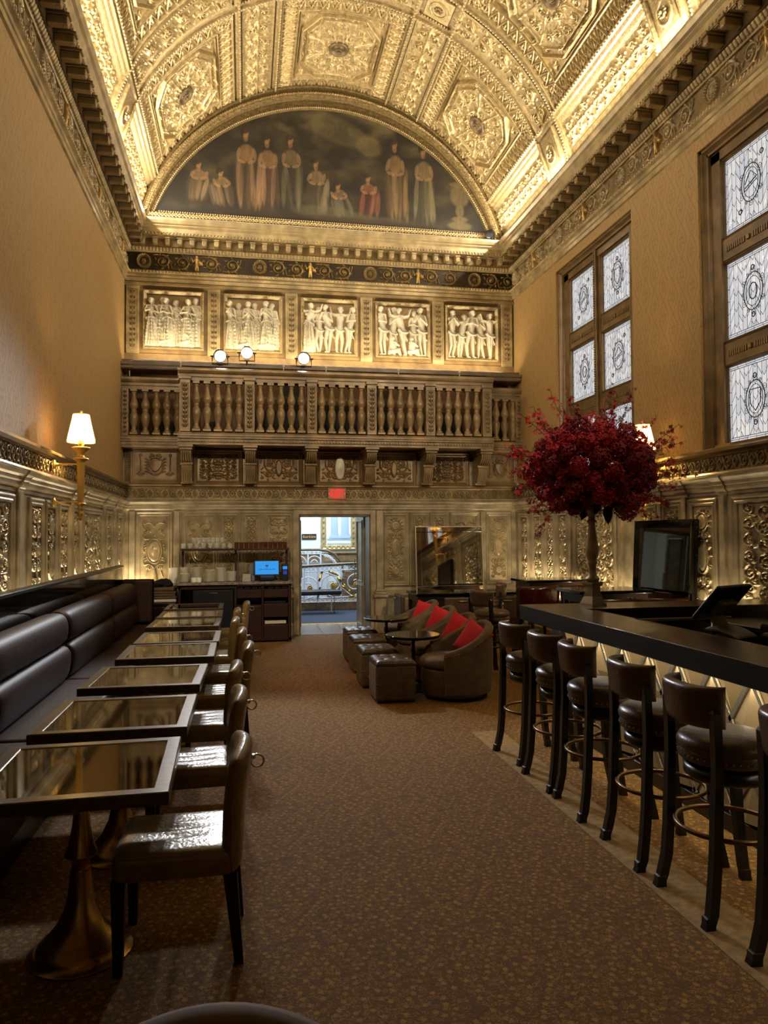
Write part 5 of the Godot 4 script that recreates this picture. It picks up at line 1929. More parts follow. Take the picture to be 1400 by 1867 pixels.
func hall() -> void:
	var h := struct("trim_2")
	part(h, "hall_carpet", bx(Vector3(-1.5, -0.1, -18.8), Vector3(5.5, 0.0, -14.45)), mats.hall_carpet)
	# marble threshold in slabs
	for k in 3:
		part(h, "marble_slab", bx(Vector3(0.93 + k * 0.395, -0.05, -14.3), Vector3(1.318 + k * 0.395, 0.004, -12.92), 0.003), mats.marble)
	part(h, "brass_sill", bx(Vector3(0.6, -0.05, -14.45), Vector3(2.4, 0.012, -14.3), 0.004), mats.brass)
	part(h, "hall_floor", bx(Vector3(-1.5, -0.12, -14.45), Vector3(5.5, -0.004, -13.06)), mats.marble)
	var m := MB.new()
	m.span(Vector3(-1.5, 0, -18.8), Vector3(5.5, 3.4, -18.55))
	m.span(Vector3(-1.7, -0.1, -18.8), Vector3(-1.5, 3.4, -13.3))
	m.span(Vector3(5.5, -0.1, -18.8), Vector3(5.7, 3.4, -13.3))
	m.span(Vector3(-1.7, 3.35, -18.8), Vector3(5.7, 3.5, -15.0))
	m.span(Vector3(-1.7, 2.95, -15.0), Vector3(5.7, 3.0, -13.3))
	m.span(Vector3(-1.7, 2.9, -15.05), Vector3(5.7, 3.5, -15.0))
	part(h, "hall_wall", m, mats.hall_white)
	part(h, "ceiling_panel", bx(Vector3(0.6, 3.32, -18.0), Vector3(3.2, 3.35, -14.6 - 0.6)), glow("hall_panel", Color(0.86, 0.93, 1.0), 2.0))
	# stone kerb and stair seen through the railing
	part(h, "stone_kerb", bx(Vector3(-1.5, 0, -17.9), Vector3(5.5, 0.19, -16.95), 0.01), mats.hall_stone)
	for k in 5:
		part(h, "stair_step", bx(Vector3(1.95 + 0.14 * k, 0.19 + 0.16 * k, -18.5), Vector3(4.0, 0.35 + 0.16 * k, -17.9), 0.01), mats["hall_stone" if k % 2 else "oak_dark"])
	part(h, "white_dado", bx(Vector3(0.2, 0.19, -18.54), Vector3(1.95, 0.98, -18.1), 0.01), mats.white_stone)
	m = MB.new()
	m.span(Vector3(0.6, 1.05, -18.5), Vector3(4.0, 1.26, -18.45), 0.01)
	m.span(Vector3(0.6, 1.24, -18.52), Vector3(4.0, 1.28, -18.40), 0.01)
	part(h, "carved_band", m, mats.oak_gilt)
	# railing with scrolls and gilt rosettes
	var r := thing("stair_railing", "white scrolled iron stair railing with gilt rosettes and a brown handrail beyond the doorway", "railing", Vector3(0, 0, -16.8))
	var a := Vector3(0.9, 0.995, 0)
	var b := Vector3(3.1, 1.09, 0)
	m = MB.new()
	m.tube(PackedVector3Array([a, b]), 0.032, 10)
	part(r, "hand_rail", m, mats.oak_dark)
	m = MB.new()
	for y in [0.86, 0.26]:
		m.tube(PackedVector3Array([Vector3(0.9, y, 0), Vector3(3.1, y + 0.09, 0)]), 0.011, 6)
	m.tube(PackedVector3Array([Vector3(0.9, 0.20, 0), Vector3(3.1, 0.21, 0)]), 0.011, 6)
	for x in [1.30, 1.60, 2.12, 2.66]:
		m.tube(PackedVector3Array([Vector3(x, 0.19, 0), Vector3(x, 1.04, 0)]), 0.016, 6)
	for k in 22:
		m.tube(ring_points(Vector3(0.95 + k * 0.1, 0.24 + k * 0.002, 0), 0.035, 12, true), 0.008, 5, -1.0, true)
		m.tube(ring_points(Vector3(0.95 + k * 0.1, 0.925 + k * 0.004, 0), 0.04, 12, true), 0.008, 5, -1.0, true)
	for q in [[1.36, 0.56, 1.0], [1.92, 0.60, -1.0], [2.44, 0.62, 1.0], [2.95, 0.62, -1.0]]:
		var pts := PackedVector3Array()
		for k in 34:
			var an: float = q[2] * TAU * 1.6 * k / 33.0 - PI / 2
			var rr := 0.27 * (1.0 - 0.78 * k / 33.0)
			pts.append(Vector3(q[0] + cos(an) * rr, q[1] + sin(an) * rr, 0))
		m.tube(pts, 0.013, 6)
	m.tube(PackedVector3Array([Vector3(1.7, 0.9, 0), Vector3(1.95, 0.78, 0), Vector3(2.15, 0.5, 0), Vector3(2.4, 0.3, 0)]), 0.013, 6)
	part(r, "scrollwork", m, mats.white_iron)
	var ros := MB.new()
	for k in 9:
		var an := TAU * k / 9
		ros.rbox(Vector3(cos(an) * 0.045, sin(an) * 0.045, 0), Vector3(0.04, 0.04, 0.03), 0.014, 2)
	ros.rbox(Vector3(0, 0, 0.01), Vector3(0.05, 0.05, 0.05), 0.022, 2)
	var rosm := ros.mesh()
	for q in [[1.42, 0.52], [1.94, 0.57], [2.46, 0.58], [2.92, 0.6]]:
		part(r, "gilt_rosette", rosm, mats.brass, Vector3(q[0], q[1], 0.0))
	var lf := MB.new()
	lf.pad(func(u, v): return [Vector3((u - 0.5) * 0.24, sin(u * 6.0) * 0.045, (v - 0.5) * 0.05), Vector3.UP], 14, 6, 0.02, 2.0)
	var lfm := lf.mesh()
	for q in [[1.95, 0.84, -0.4], [2.12, 0.66, -0.9], [2.22, 0.50, -0.6], [2.42, 0.33, 0.1], [1.62, 0.42, 1.3], [1.66, 0.78, 1.2], [1.22, 0.44, -0.8]]:
		part(r, "gilt_leaf", lfm, mats.brass, Vector3(q[0], q[1], 0.0), Basis(Vector3(0, 0, 1), q[2]) * Basis(Vector3.RIGHT, PI / 2))
	# upper railing of the next flight
	var r2 := thing("stair_railing", "curved upper stair railing with pierced circles behind the nearer scrolled railing", "railing", Vector3(0, 0, -17.7))
	m = MB.new()
	var pts := PackedVector3Array([Vector3(0.9, 1.36, 0), Vector3(1.7, 1.36, 0), Vector3(1.92, 1.33, 0), Vector3(2.08, 1.25, 0), Vector3(2.22, 1.08, 0), Vector3(2.3, 0.8, 0)])
	m.tube(pts, 0.03, 8)
	part(r2, "hand_rail", m, mats.oak_dark)
	m = MB.new()
	m.tube(PackedVector3Array([Vector3(0.9, 1.26, 0), Vector3(1.72, 1.26, 0), Vector3(1.95, 1.2, 0), Vector3(2.12, 1.05, 0), Vector3(2.2, 0.8, 0)]), 0.012, 6)
	for k in 9:
		m.tube(ring_points(Vector3(1.0 + k * 0.1, 1.31, 0), 0.035, 12, true), 0.008, 5, -1.0, true)
	for x in [1.45, 1.75]:
		m.tube(PackedVector3Array([Vector3(x, 0.2, 0), Vector3(x, 1.35, 0)]), 0.02, 6)
	for rr in [0.16, 0.07]:
		m.tube(arc_points(Vector3(1.6, 1.05, 0), rr, 0, PI, 14), 0.013, 6)
		m.tube(arc_points(Vector3(1.25, 1.05, 0), rr, 0, PI, 14), 0.013, 6)
	for k in 6:
		m.tube(ring_points(Vector3(1.86 + k * 0.05, 1.22 - k * k * 0.008, 0), 0.03, 10, true), 0.009, 5, -1.0, true)
	part(r2, "pierced_work", m, mats.white_iron)
	# bench
	var be := thing("bench", "black padded bench on thin chrome legs beyond the doorway", "bench", Vector3(1.42, 0, -16.3), 4.0)
	m = MB.new()
	m.rbox(Vector3(0, 0.46, 0), Vector3(1.24, 0.10, 0.42), 0.03, 2)
	part(be, "seat", m, mats.black_paint)
	for x in [-0.46, 0.46]:
		m = MB.new()
		m.tube(PackedVector3Array([Vector3(x, 0.42, 0.17), Vector3(x, 0.012, 0.17), Vector3(x, 0.012, -0.17), Vector3(x, 0.42, -0.17)]), 0.012, 6)
		part(be, "leg", m, mats.chrome)
	# picture and sign on the far wall
	var pic := thing("gilt_framed_picture", "tall gilt framed picture of pale columns on the white hall wall", "picture", Vector3(2.28, 0, -18.55))
	m = MB.new()
	frame(m, -0.31, 1.46, 0.31, 3.1, [[-0.13, 0.0], [-0.13, 0.05], [-0.10, 0.07], [-0.07, 0.05], [-0.03, 0.06], [0.0, 0.03], [0.0, 0.0]])
	for k in 12:
		for s in [-1.0, 1.0]:
			m.rbox(Vector3(s * 0.375, 1.52 + k * 0.13, 0.06), Vector3(0.05, 0.07, 0.03), 0.014, 2)
	for k in 6:
		m.rbox(Vector3(-0.28 + k * 0.112, 1.395, 0.06), Vector3(0.07, 0.05, 0.03), 0.014, 2)
	part(pic, "frame", m, mats.gilt_plain)
	part(pic, "picture_ground", bx(Vector3(-0.32, 1.45, 0.0), Vector3(0.32, 3.1, 0.012)), M("pale_paint", Color(0.80, 0.80, 0.70), 0.6))
	m = MB.new()
	for q in [[-0.10, 0.09], [0.16, 0.10]]:
		m.lathe([[q[1] * 1.5, 1.62], [q[1] * 1.5, 1.66], [q[1] * 1.2, 1.68], [q[1] * 1.25, 1.71], [q[1], 1.74], [q[1] * 0.85, 3.1]], 16, Transform3D(Basis(Vector3.RIGHT, Vector3.UP, Vector3(0, 0, 0.15)), Vector3(q[0], 0, 0.014)))
	m.span(Vector3(-0.28, 1.58, 0.012), Vector3(0.30, 1.62, 0.022))
	m.span(Vector3(-0.28, 1.48, 0.012), Vector3(0.30, 1.50, 0.022))
	part(pic, "painted_column", m, M("blue_grey_paint", Color(0.58, 0.66, 0.76), 0.6))
	var sg := thing("wall_sign", "small black sign with gold script lettering on the white hall wall", "sign", Vector3(1.55, 1.665, -18.54))
	part(sg, "plate", bx(Vector3(-0.18, -0.07, 0.0), Vector3(0.18, 0.07, 0.015), 0.004), mats.black_paint)
	part(sg, "lettering", lettering("Rarities", 0.088, true, "Droid Serif"), M("gold_letters", Color(0.85, 0.66, 0.30), 0.4, 0.3), Vector3(0, 0, 0.016))

func lettering(s: String, height: float, italic := false, face := "Droid Sans", bold := false) -> TextMesh:
	var t := TextMesh.new()
	var f := SystemFont.new()
	f.font_names = PackedStringArray([face])
	f.font_italic = italic
	f.font_weight = 700 if bold else 400
	t.font = f
	t.text = s
	t.font_size = 32
	t.pixel_size = height / 32.0
	t.depth = 0.003
	return t

func banquette() -> void:
	var p := struct("trim_3")
	part(p, "partition", bx(Vector3(-1.84, 0.0, -11.4), Vector3(-1.76, 1.25, 1.6), 0.006), mats.black_lacquer)
	part(p, "partition_cap", bx(Vector3(-1.85, 1.25, -11.42), Vector3(-1.74, 1.28, 1.62), 0.008), mats.black_wood)
	part(p, "led_strip", bx(Vector3(-1.875, 0.955, -12.2), Vector3(-1.855, 0.962, -3.8)), glow("dado_led", Color(1.0, 0.80, 0.48), 2.5))
	var o := thing("banquette", "long dark brown leather wall banquette with rolled back behind the row of tables", "banquette", Vector3.ZERO)
	part(o, "base", bx(Vector3(-1.74, 0.0, -11.2), Vector3(-1.18, 0.29, 1.2), 0.01), mats.black_wood)
	var z := -11.05
	var k := 0
	while z < 1.0:
		var l: float = [1.92, 2.15, 2.05][k % 3]
		var m := MB.new()
		m.rbox(Vector3(-1.36, 0.375, z + l * 0.5), Vector3(0.62, 0.17, l - 0.012), 0.045, 4)
		part(o, "seat_section", m, mats.leather_dark)
		for q in [[0.60, 0.17, 0.0, -1.60], [0.905, 0.145, 0.0, -1.62]]:
			m = MB.new()
			var rows := []
			var n := 22
			for j in n + 1:
				var s := float(j) / n
				var zz := z + 0.004 + (l - 0.008) * s
				var pull := pow(absf(2 * s - 1), 14.0) * 0.03
				var row := PackedVector3Array()
				for a in 25:
					var an := -TAU * (a % 24) / 24
					var ex := signf(cos(an)) * pow(absf(cos(an)), 0.75)
					var ey := signf(sin(an)) * pow(absf(sin(an)), 0.75)
					row.append(Vector3(q[3] + (0.125 - pull) * ex + (0.02 * ey if q[0] < 0.8 else 0.0), q[0] + (q[1] - pull) * ey, zz))
				rows.append(row)
			var e0 := PackedVector3Array()
			e0.resize(25)
			e0.fill(Vector3(q[3], q[0], z + 0.004))
			var e1 := e0.duplicate()
			e1.fill(Vector3(q[3], q[0], z + l - 0.004))
			rows.push_front(e0)
			rows.append(e1)
			m.grid(rows)
			part(o, "back_roll" if q[0] > 0.8 else "back_cushion", m, mats.leather_dark)
			# seam across the roll
			m = MB.new()
			m.tube(ring_points(Vector3(0, 0, 0), 0.112, 20, true, q[1] - 0.012), 0.006, 5, -1.0, true)
			part(o, "seam", m, mats.leather_dark, Vector3(q[3], q[0], z + l), Basis(Vector3.UP, 0.0))
		z += l
		k += 1
	var m := MB.new()
	m.rbox(Vector3(-1.52, 0.78, -11.17), Vector3(0.42, 0.62, 0.12), 0.04, 3)
	part(o, "end_cushion", m, mats.leather_dark)
	var e := thing("end_wall", "low black lacquered end panel closing the far end of the banquette", "partition", Vector3(-1.5, 0, -11.3))
	part(e, "panel", bx(Vector3(-0.27, 0.0, -0.04), Vector3(0.20, 1.08, 0.03), 0.008), mats.black_lacquer)
	part(e, "ledge", bx(Vector3(0.20, 0.0, -0.25), Vector3(0.62, 0.52, 0.03), 0.01), mats.black_wood)

func make_table() -> Node3D:
	var t := thing("dining_table", "x", "table", Vector3.ZERO, 0, "dining tables along the banquette")
	var w := 0.375
	var d := 0.395
	var m := MB.new()
	frame(m, -w, -d, w, d, [[0.0, -0.048], [0.0, -0.004], [0.004, 0.0], [0.056, 0.0], [0.06, -0.003], [0.06, -0.012]])
	var rot := Basis(Vector3.RIGHT, -PI / 2)
	part(t, "rim", m, mats.table_rim, Vector3(0, 0.75, 0), rot)
	part(t, "glass_inset", bx(Vector3(-w + 0.058, 0.735, -d + 0.058), Vector3(w - 0.058, 0.7465, d - 0.058)), mats.table_glass)
	part(t, "apron", bx(Vector3(-w + 0.002, 0.70, -d + 0.002), Vector3(w - 0.002, 0.735, d - 0.002)), mats.black_wood)
	m = MB.new()
	m.lathe([[0.0, 0.0], [0.205, 0.0], [0.205, 0.008], [0.18, 0.012], [0.178, 0.03], [0.165, 0.045], [0.13, 0.075], [0.095, 0.115], [0.066, 0.175], [0.05, 0.24], [0.043, 0.31], [0.042, 0.335]], 28)
	part(t, "foot", m, mats.brass)
	m = MB.new()
	m.lathe([[0.042, 0.333], [0.036, 0.34], [0.036, 0.385], [0.062, 0.39], [0.064, 0.40], [0.05, 0.44], [0.036, 0.51], [0.028, 0.60], [0.028, 0.66], [0.05, 0.69], [0.12, 0.70]], 24)
	part(t, "stem", m, mats.brass)
	return t

func make_chair() -> Node3D:
	var c := thing("dining_chair", "x", "chair", Vector3.ZERO, 0, "leather chairs along the dining tables")
	var m := MB.new()
	m.rbox(Vector3(0.01, 0.405, 0), Vector3(0.47, 0.105, 0.46), 0.03, 4)
	part(c, "seat_frame", m, mats.leather_bronze)
	# seat top, dished and creased towards the back
	m = MB.new()
	m.pad(func(u, v):
		var x: float = -0.225 + u * 0.455
		var z: float = (v - 0.5) * 0.44
		var cr: float = 0.0045 * sin((z + 0.5 * x * x) * 70.0 + 3.0 * x) * exp(-pow((x - 0.02) / 0.09, 2)) * exp(-pow(z / 0.15, 2))
		return [Vector3(x, 0.452 + cr - 0.006 * exp(-(x * x + z * z) * 30.0), z), Vector3.UP], 44, 34, 0.02, 8.0)
	part(c, "seat", m, mats.leather_bronze)
	m = MB.new()
	m.pad(func(u, v):
		var z: float = (u - 0.5) * 0.46
		var y: float = 0.37 + v * (0.44 + 0.03 * (1.0 - pow(absf(2 * u - 1), 2.2)))
		var x: float = 0.235 + 0.05 * pow(v, 2) - 0.035 * pow(absf(2 * u - 1), 2.0) * v
		return [Vector3(x, y, z), Vector3(-1, 0.12, 0).normalized()], 20, 22, 0.042, 10.0)
	part(c, "backrest", m, mats.leather_bronze)
	for q in [[-0.20, 0.20, 0.0, 0.0], [-0.20, -0.20, 0.0, 0.0], [0.225, 0.195, 0.035, 0.0], [0.225, -0.195, 0.035, 0.0]]:
		m = MB.new()
		var rows := []
		for r in [[0.0, 0.017], [0.36, 0.027]]:
			var row := PackedVector3Array()
			var s: float = r[1]
			var cx: float = q[0] + (q[2] if r[0] == 0.0 else 0.0)
			for p in [[1, -1], [1, 1], [-1, 1], [-1, -1], [1, -1]]:
				row.append(Vector3(cx + p[0] * s, r[0], q[1] + p[1] * s))
			rows.append(row)
		for j in 4:
			m.quad(rows[0][j], rows[0][j + 1], rows[1][j + 1], rows[1][j])
		m.face(rows[0][0], rows[0][1], rows[0][2], rows[0][3], Vector3.DOWN)
		part(c, "leg", m, mats.black_wood)
	m = MB.new()
	m.tube(ring_points(Vector3(0.336, 0.735, 0), 0.027, 18, true), 0.0045, 6, -1.0, true)
	m.rbox(Vector3(0.314, 0.755, 0), Vector3(0.03, 0.02, 0.03), 0.006, 2)
	part(c, "ring_handle", m, mats.chrome)
	return c

func dining() -> void:
	var t := make_table()
	var zs := [-3.30, -4.275, -5.37, -6.49, -7.345, -8.55, -9.48, -10.5]
	var nth := ["nearest dining table, bronze rimmed with a dark glass top, beside the nearest chair", "second dining table from the camera with bronze rim and dark glass top", "third dining table from the camera with bronze rim and dark glass top", "fourth dining table from the camera, pushed against the fifth", "fifth dining table from the camera, pushed against the fourth", "sixth dining table from the camera, third from the sideboard", "seventh dining table from the camera, next but one to the sideboard", "farthest dining table of the row, nearest to the sideboard"]
	for k in 8:
		var o := t if k == 0 else copy(t, Vector3.ZERO, 0, "", "")
		o.position = Vector3([-0.665, -0.66, -0.655, -0.62, -0.61, -0.645, -0.65, -0.67][k], 0, zs[k])
		o.rotation_degrees.y = [1.5, 0, -1, 0.5, 0, -0.8, 0.6, 0][k]
		o.set_meta("label", nth[k])
	var c := make_chair()
	var cz := [-3.29, -4.36, -5.28, -6.23, -7.21, -8.16, -9.18, -10.13]
	var cx := [-0.285, -0.30, -0.33, -0.24, -0.30, -0.37, -0.36, -0.25]
	var cn := ["nearest bronze leather dining chair with a creased shiny seat and black legs", "second bronze leather dining chair from the camera with a chrome back ring", "third bronze leather dining chair from the camera in the row", "fourth bronze leather dining chair, standing a little out into the aisle", "fifth bronze leather dining chair from the camera in the row", "sixth bronze leather dining chair from the camera, third from the sideboard", "seventh bronze leather dining chair, next but one to the sideboard", "farthest bronze leather dining chair, right in front of the sideboard"]
	for k in 8:
		var o := c if k == 0 else copy(c, Vector3.ZERO, 0, "", "")
		o.position = Vector3(cx[k], 0, cz[k])
		o.rotation_degrees.y = [0, 2, -2, 1, 0, -1, 1, 0][k]
		o.set_meta("label", cn[k])

func sideboard() -> void:
	var o := thing("sideboard", "dark mahogany service sideboard with open niches and a tall shelf against the end wall", "sideboard", Vector3(-0.155, 0, -12.42))
	var m := MB.new()
	var w := 0.88
	var zf := 0.30
	m.span(Vector3(-w, 0.0, -0.33), Vector3(-w + 0.04, 0.92, zf), 0.004)
	m.span(Vector3(w - 0.05, 0.0, -0.33), Vector3(w, 0.92, zf), 0.004)
	m.span(Vector3(-0.02, 0.05, -0.33), Vector3(0.02, 0.92, zf), 0.004)
	m.span(Vector3(0.41, 0.05, -0.33), Vector3(0.44, 0.92, zf), 0.004)
	m.span(Vector3(-w, 0.03, -0.33), Vector3(w, 0.07, zf), 0.004)
	m.span(Vector3(-w, 0.86, -0.33), Vector3(-0.02, 0.92, zf), 0.004)
	m.span(Vector3(-w, 0.03, -0.33), Vector3(w, 0.92, -0.31))
	m.span(Vector3(-w, 0.90, -0.33), Vector3(w, 0.92, zf))
	part(o, "carcass", m, mats.mahogany)
	# cupboard fronts on the right and shelves of the niches
	for q in [[0.02, 0.41, 0.07, 0.58, "door"], [0.02, 0.41, 0.71, 0.83, "drawer"], [0.44, 0.83, 0.71, 0.83, "drawer"], [0.44, 0.83, 0.40, 0.60, "drawer"], [0.44, 0.83, 0.07, 0.27, "drawer"]]:
		part(o, q[4], bx(Vector3(q[0] + 0.004, q[2], zf - 0.02), Vector3(q[1] - 0.004, q[3], zf + 0.004), 0.004), mats.mahogany)
	for q in [[0.02, 0.41, 0.58], [0.44, 0.83, 0.60], [0.44, 0.83, 0.27], [0.02, 0.83, 0.83]]:
		part(o, "niche_shelf", bx(Vector3(q[0], q[2], -0.31), Vector3(q[1], q[2] + 0.018, zf - 0.02)), mats.mahogany)
	# tall shelf
	m = MB.new()
	for x in [-w + 0.04, -0.0, w - 0.05]:
		m.span(Vector3(x - 0.018, 0.97, -0.20), Vector3(x + 0.018, 1.46, -0.10), 0.004)
	part(o, "shelf_post", m, mats.mahogany)
	part(o, "shelf", bx(Vector3(-w + 0.02, 1.46, -0.24), Vector3(w - 0.02, 1.495, 0.06), 0.004), mats.mahogany)
	part(o, "upper_shelf", bx(Vector3(-w + 0.18, 1.575, -0.22), Vector3(-0.22, 1.588, -0.04), 0.003), mats.glass)
	single("worktop", bx(Vector3(-1.055, 0.922, -12.75), Vector3(0.745, 0.965, -12.09), 0.008), mats.marble, "grey brown marble worktop over the mahogany sideboard", "worktop")
	var f := thing("fridge", "black undercounter fridge built into the left of the sideboard", "fridge", Vector3(-0.50, 0, -12.42))
	part(f, "body", bx(Vector3(-0.32, 0.07, -0.3), Vector3(0.32, 0.855, 0.26), 0.006), mats.black_plastic)
	part(f, "door", bx(Vector3(-0.31, 0.08, 0.262), Vector3(0.31, 0.845, 0.29), 0.008), mats.blue_plastic)
	m = MB.new()
	m.tube(PackedVector3Array([Vector3(-0.06, 0.80, 0.29), Vector3(-0.06, 0.80, 0.31), Vector3(0.06, 0.80, 0.31), Vector3(0.06, 0.80, 0.29)]), 0.006, 6)
	part(f, "handle", m, mats.chrome)
	# plates, each one on its own
	var pl := MB.new()
	pl.lathe([[0.0, 0.0], [0.055, 0.0], [0.06, 0.004], [0.085, 0.009], [0.088, 0.012], [0.084, 0.012], [0.055, 0.006], [0.0, 0.006]], 20)
	var plm := pl.mesh()
	var st := [[-0.955, 0.0, 13, 1.0, "leftmost front plate stack on the sideboard"], [-0.955, -0.17, 22, 0.9, "plate stack behind the leftmost one"], [-0.765, -0.05, 22, 1.05, "tall plate stack third from the left"], [-0.575, -0.02, 18, 1.05, "leaning fourth plate stack on the sideboard"], [-0.385, -0.03, 21, 0.95, "fifth plate stack on the sideboard"], [-0.225, -0.05, 15, 0.95, "plate stack beside the middle shelf post"]]
	for s in st:
		var a0 := rng.randf_range(-0.003, 0.003)
		for k in s[2]:
			var q := single("plate", plm, mats.porcelain, ("topmost white plate of the %s" if k == s[2] - 1 else ("lowest white plate of the %s" if k == 0 else "white plate inside the %s")) % s[4], "plate", Vector3(s[0] + a0 * k * 0.4 + rng.randf_range(-0.002, 0.002), 0.966 + k * 0.0105, -12.30 + s[1]), 0, "plates in the %s" % s[4])
			q.scale = Vector3(s[3], 1, s[3])
	for k in 2:
		m = MB.new()
		m.lathe([[0.0, 0.0], [0.032, 0.0], [0.04, 0.01], [0.045, 0.075], [0.042, 0.075], [0.036, 0.012], [0.0, 0.008]], 18)
		single("cup", m, mats.porcelain, "white cup in front of the second plate stack" if k == 0 else "white cup right beside the frontmost plate stack", "cup", Vector3(-0.80 + k * 0.075, 0.966, -12.17))
	m = MB.new()
	m.lathe([[0.0, 0.0], [0.05, 0.0], [0.06, 0.01], [0.07, 0.24], [0.072, 0.26], [0.066, 0.26], [0.055, 0.02], [0.0, 0.015]], 20)
	single("pitcher", m, mats.porcelain, "tall white pitcher behind the stacked seat pads, left of the sideboard", "pitcher", Vector3(-1.14, 0.93, -12.52))
	# glasses on the shelves
	var gl := MB.new()
	gl.lathe([[0.0, 0.0], [0.026, 0.0], [0.03, 0.006], [0.040, 0.04], [0.036, 0.085], [0.034, 0.085], [0.037, 0.04], [0.027, 0.01], [0.0, 0.008]], 14)
	var glm := gl.mesh()
	for k in 8:
		single("tumbler", glm, mats.glass, "clear stemless glass on the left of the sideboard shelf", "glass", Vector3(-0.98 + k * 0.105, 1.495, -12.47 + 0.03 * (k % 2)), 0, "clear glasses on the sideboard shelf")
	for k in 7:
		single("tumbler", glm, mats.glass, "small clear glass on the raised glass ledge of the sideboard", "glass", Vector3(-0.82 + k * 0.075, 1.588, -12.55), 0, "clear glasses on the raised ledge")
	var ga := MB.new()
	ga.lathe([[0.0, 0.0], [0.034, 0.0], [0.036, 0.005], [0.038, 0.10], [0.035, 0.10], [0.033, 0.012], [0.0, 0.01]], 14)
	var gam := ga.mesh()
	for k in 11:
		single("tumbler", gam, mats.amber_glass, "brown tinted glass on the right of the sideboard shelf", "glass", Vector3(-0.14 + k * 0.078, 1.495, -12.45 + 0.03 * (k % 2)), 0, "brown glasses on the sideboard shelf")
	for k in 10:
		var q := single("napkin", bx(Vector3(-0.065, 0, -0.065), Vector3(0.065, 0.0105, 0.065), 0.004), mats.paper, "folded brownish napkin in the pile left of the screen", "napkin", Vector3(0.02, 0.966 + k * 0.0115, -12.30), 0, "napkins piled on the sideboard")
		q.rotation.y = rng.randf_range(-0.06, 0.06)
	m = MB.new()
	m.span(Vector3(-0.06, 0.0, -0.02), Vector3(0.06, 0.17, 0.02), 0.006)
	m.span(Vector3(-0.03, -0.10, -0.06), Vector3(0.03, 0.0, 0.06), 0.006)
	single("card_printer", m, M("grey_plastic", Color(0.38, 0.38, 0.40), 0.5), "grey plastic receipt holder behind the napkin pile", "printer", Vector3(0.12, 1.066, -12.42))
	# screen
	var sc := thing("order_screen", "lit blue touch screen with dark lettering on a grey stand on the sideboard", "screen", Vector3(0.345, 0.966, -12.33))
	var tilt := Basis(Vector3.RIGHT, -0.10)
	part(sc, "bezel", bx(Vector3(-0.205, 0.085, -0.02), Vector3(0.205, 0.335, 0.012), 0.008), mats.black_plastic, Vector3.ZERO, tilt)
	part(sc, "display", bx(Vector3(-0.188, 0.105, 0.0125), Vector3(0.188, 0.318, 0.014)), glow("screen_glow", Color(0.10, 0.56, 0.88), 0.95), Vector3.ZERO, tilt)
	var ink := M("screen_ink", Color(0.02, 0.10, 0.22), 0.6)
	part(sc, "lettering", lettering("NEW YORK PALACE", 0.026, false, "Droid Serif", true), ink, tilt * Vector3(0, 0.185, 0.016), tilt)
	part(sc, "lettering", lettering("LOTTE", 0.014, false, "Droid Serif"), ink, tilt * Vector3(0, 0.212, 0.016), tilt)
	m = MB.new()
	for k in 5:
		m.rbox(tilt * Vector3((k - 2) * 0.009, 0.243 + 0.004 * absf(k - 2), 0.016), Vector3(0.007, 0.02, 0.004), 0.002, 1)
	m.rbox(tilt * Vector3(0, 0.233, 0.016), Vector3(0.045, 0.007, 0.004), 0.002, 1)
	part(sc, "crest", m, ink)
	m = MB.new()
	m.rbox(Vector3(0, 0.045, 0.0), Vector3(0.26, 0.09, 0.17), 0.03, 3)
	part(sc, "stand", m, mats.black_plastic)
	omni("screen_light", sc, Vector3(0, 0.2, 0.10), Color(0.25, 0.6, 1.0), 0.012, 0.1)
	var kp := thing("card_terminal", "black card terminal with a blue lit display and keys right of the screen", "terminal", Vector3(0.635, 0.966, -12.34))
	part(kp, "body", bx(Vector3(-0.055, 0.0, -0.06), Vector3(0.055, 0.27, 0.04), 0.012), mats.black_plastic)
	part(kp, "display", bx(Vector3(-0.036, 0.185, 0.0405), Vector3(0.036, 0.235, 0.042)), mats.screen_glow)
	m = MB.new()
	for r in 3:
		for c in 3:
			m.rbox(Vector3((c - 1) * 0.022, 0.155 - r * 0.022, 0.042), Vector3(0.015, 0.014, 0.005), 0.002, 1)
	part(kp, "key_pad", m, glow("key_glow", Color(0.30, 0.35, 0.95), 0.7))
	# books and paper in the niches
	single("paper_ream", bx(Vector3(-0.17, 0, -0.11), Vector3(0.17, 0.045, 0.11), 0.004), mats.paper, "white paper stack lying in the lower right niche of the sideboard", "paper", Vector3(0.47, 0.29, -12.26), 3.0)
	single("menu_folder", bx(Vector3(-0.17, 0, -0.11), Vector3(0.17, 0.03, 0.11), 0.004), mats.blue_plastic, "dark blue folder in the upper right niche of the sideboard", "folder", Vector3(0.47, 0.62, -12.28), 0.0)
	for k in 7:
		single("check_folder", bx(Vector3(-0.05, 0, -0.1), Vector3(0.05, 0.045, 0.1), 0.006), mats.black_plastic, "small black folder in the top niche of the sideboard", "folder", Vector3(-0.08 + k * 0.112 + (0.03 if k > 3 else 0.0), 0.85, -12.27), 0, "black folders in the top niche")
	single("spray_bottle", bx(Vector3(-0.03, 0, -0.03), Vector3(0.03, 0.14, 0.03), 0.012), mats.porcelain, "small white carton beside the fridge at the sideboard's left", "carton", Vector3(-0.93, 0.42, -12.24))
	# pile of seat pads on a dark bin
	var bn := thing("waste_bin", "dark brown square bin left of the sideboard under the pile of pads", "bin", Vector3(-1.31, 0, -12.42))
	part(bn, "body", bx(Vector3(-0.23, 0.0, -0.22), Vector3(0.23, 0.60, 0.22), 0.02), mats.mahogany)
	part(bn, "rim", bx(Vector3(-0.24, 0.60, -0.23), Vector3(0.24, 0.66, 0.23), 0.015), mats.black_wood)
	var pd := ["lowest", "second", "third", "fourth", "topmost"]
	var py := 0.66
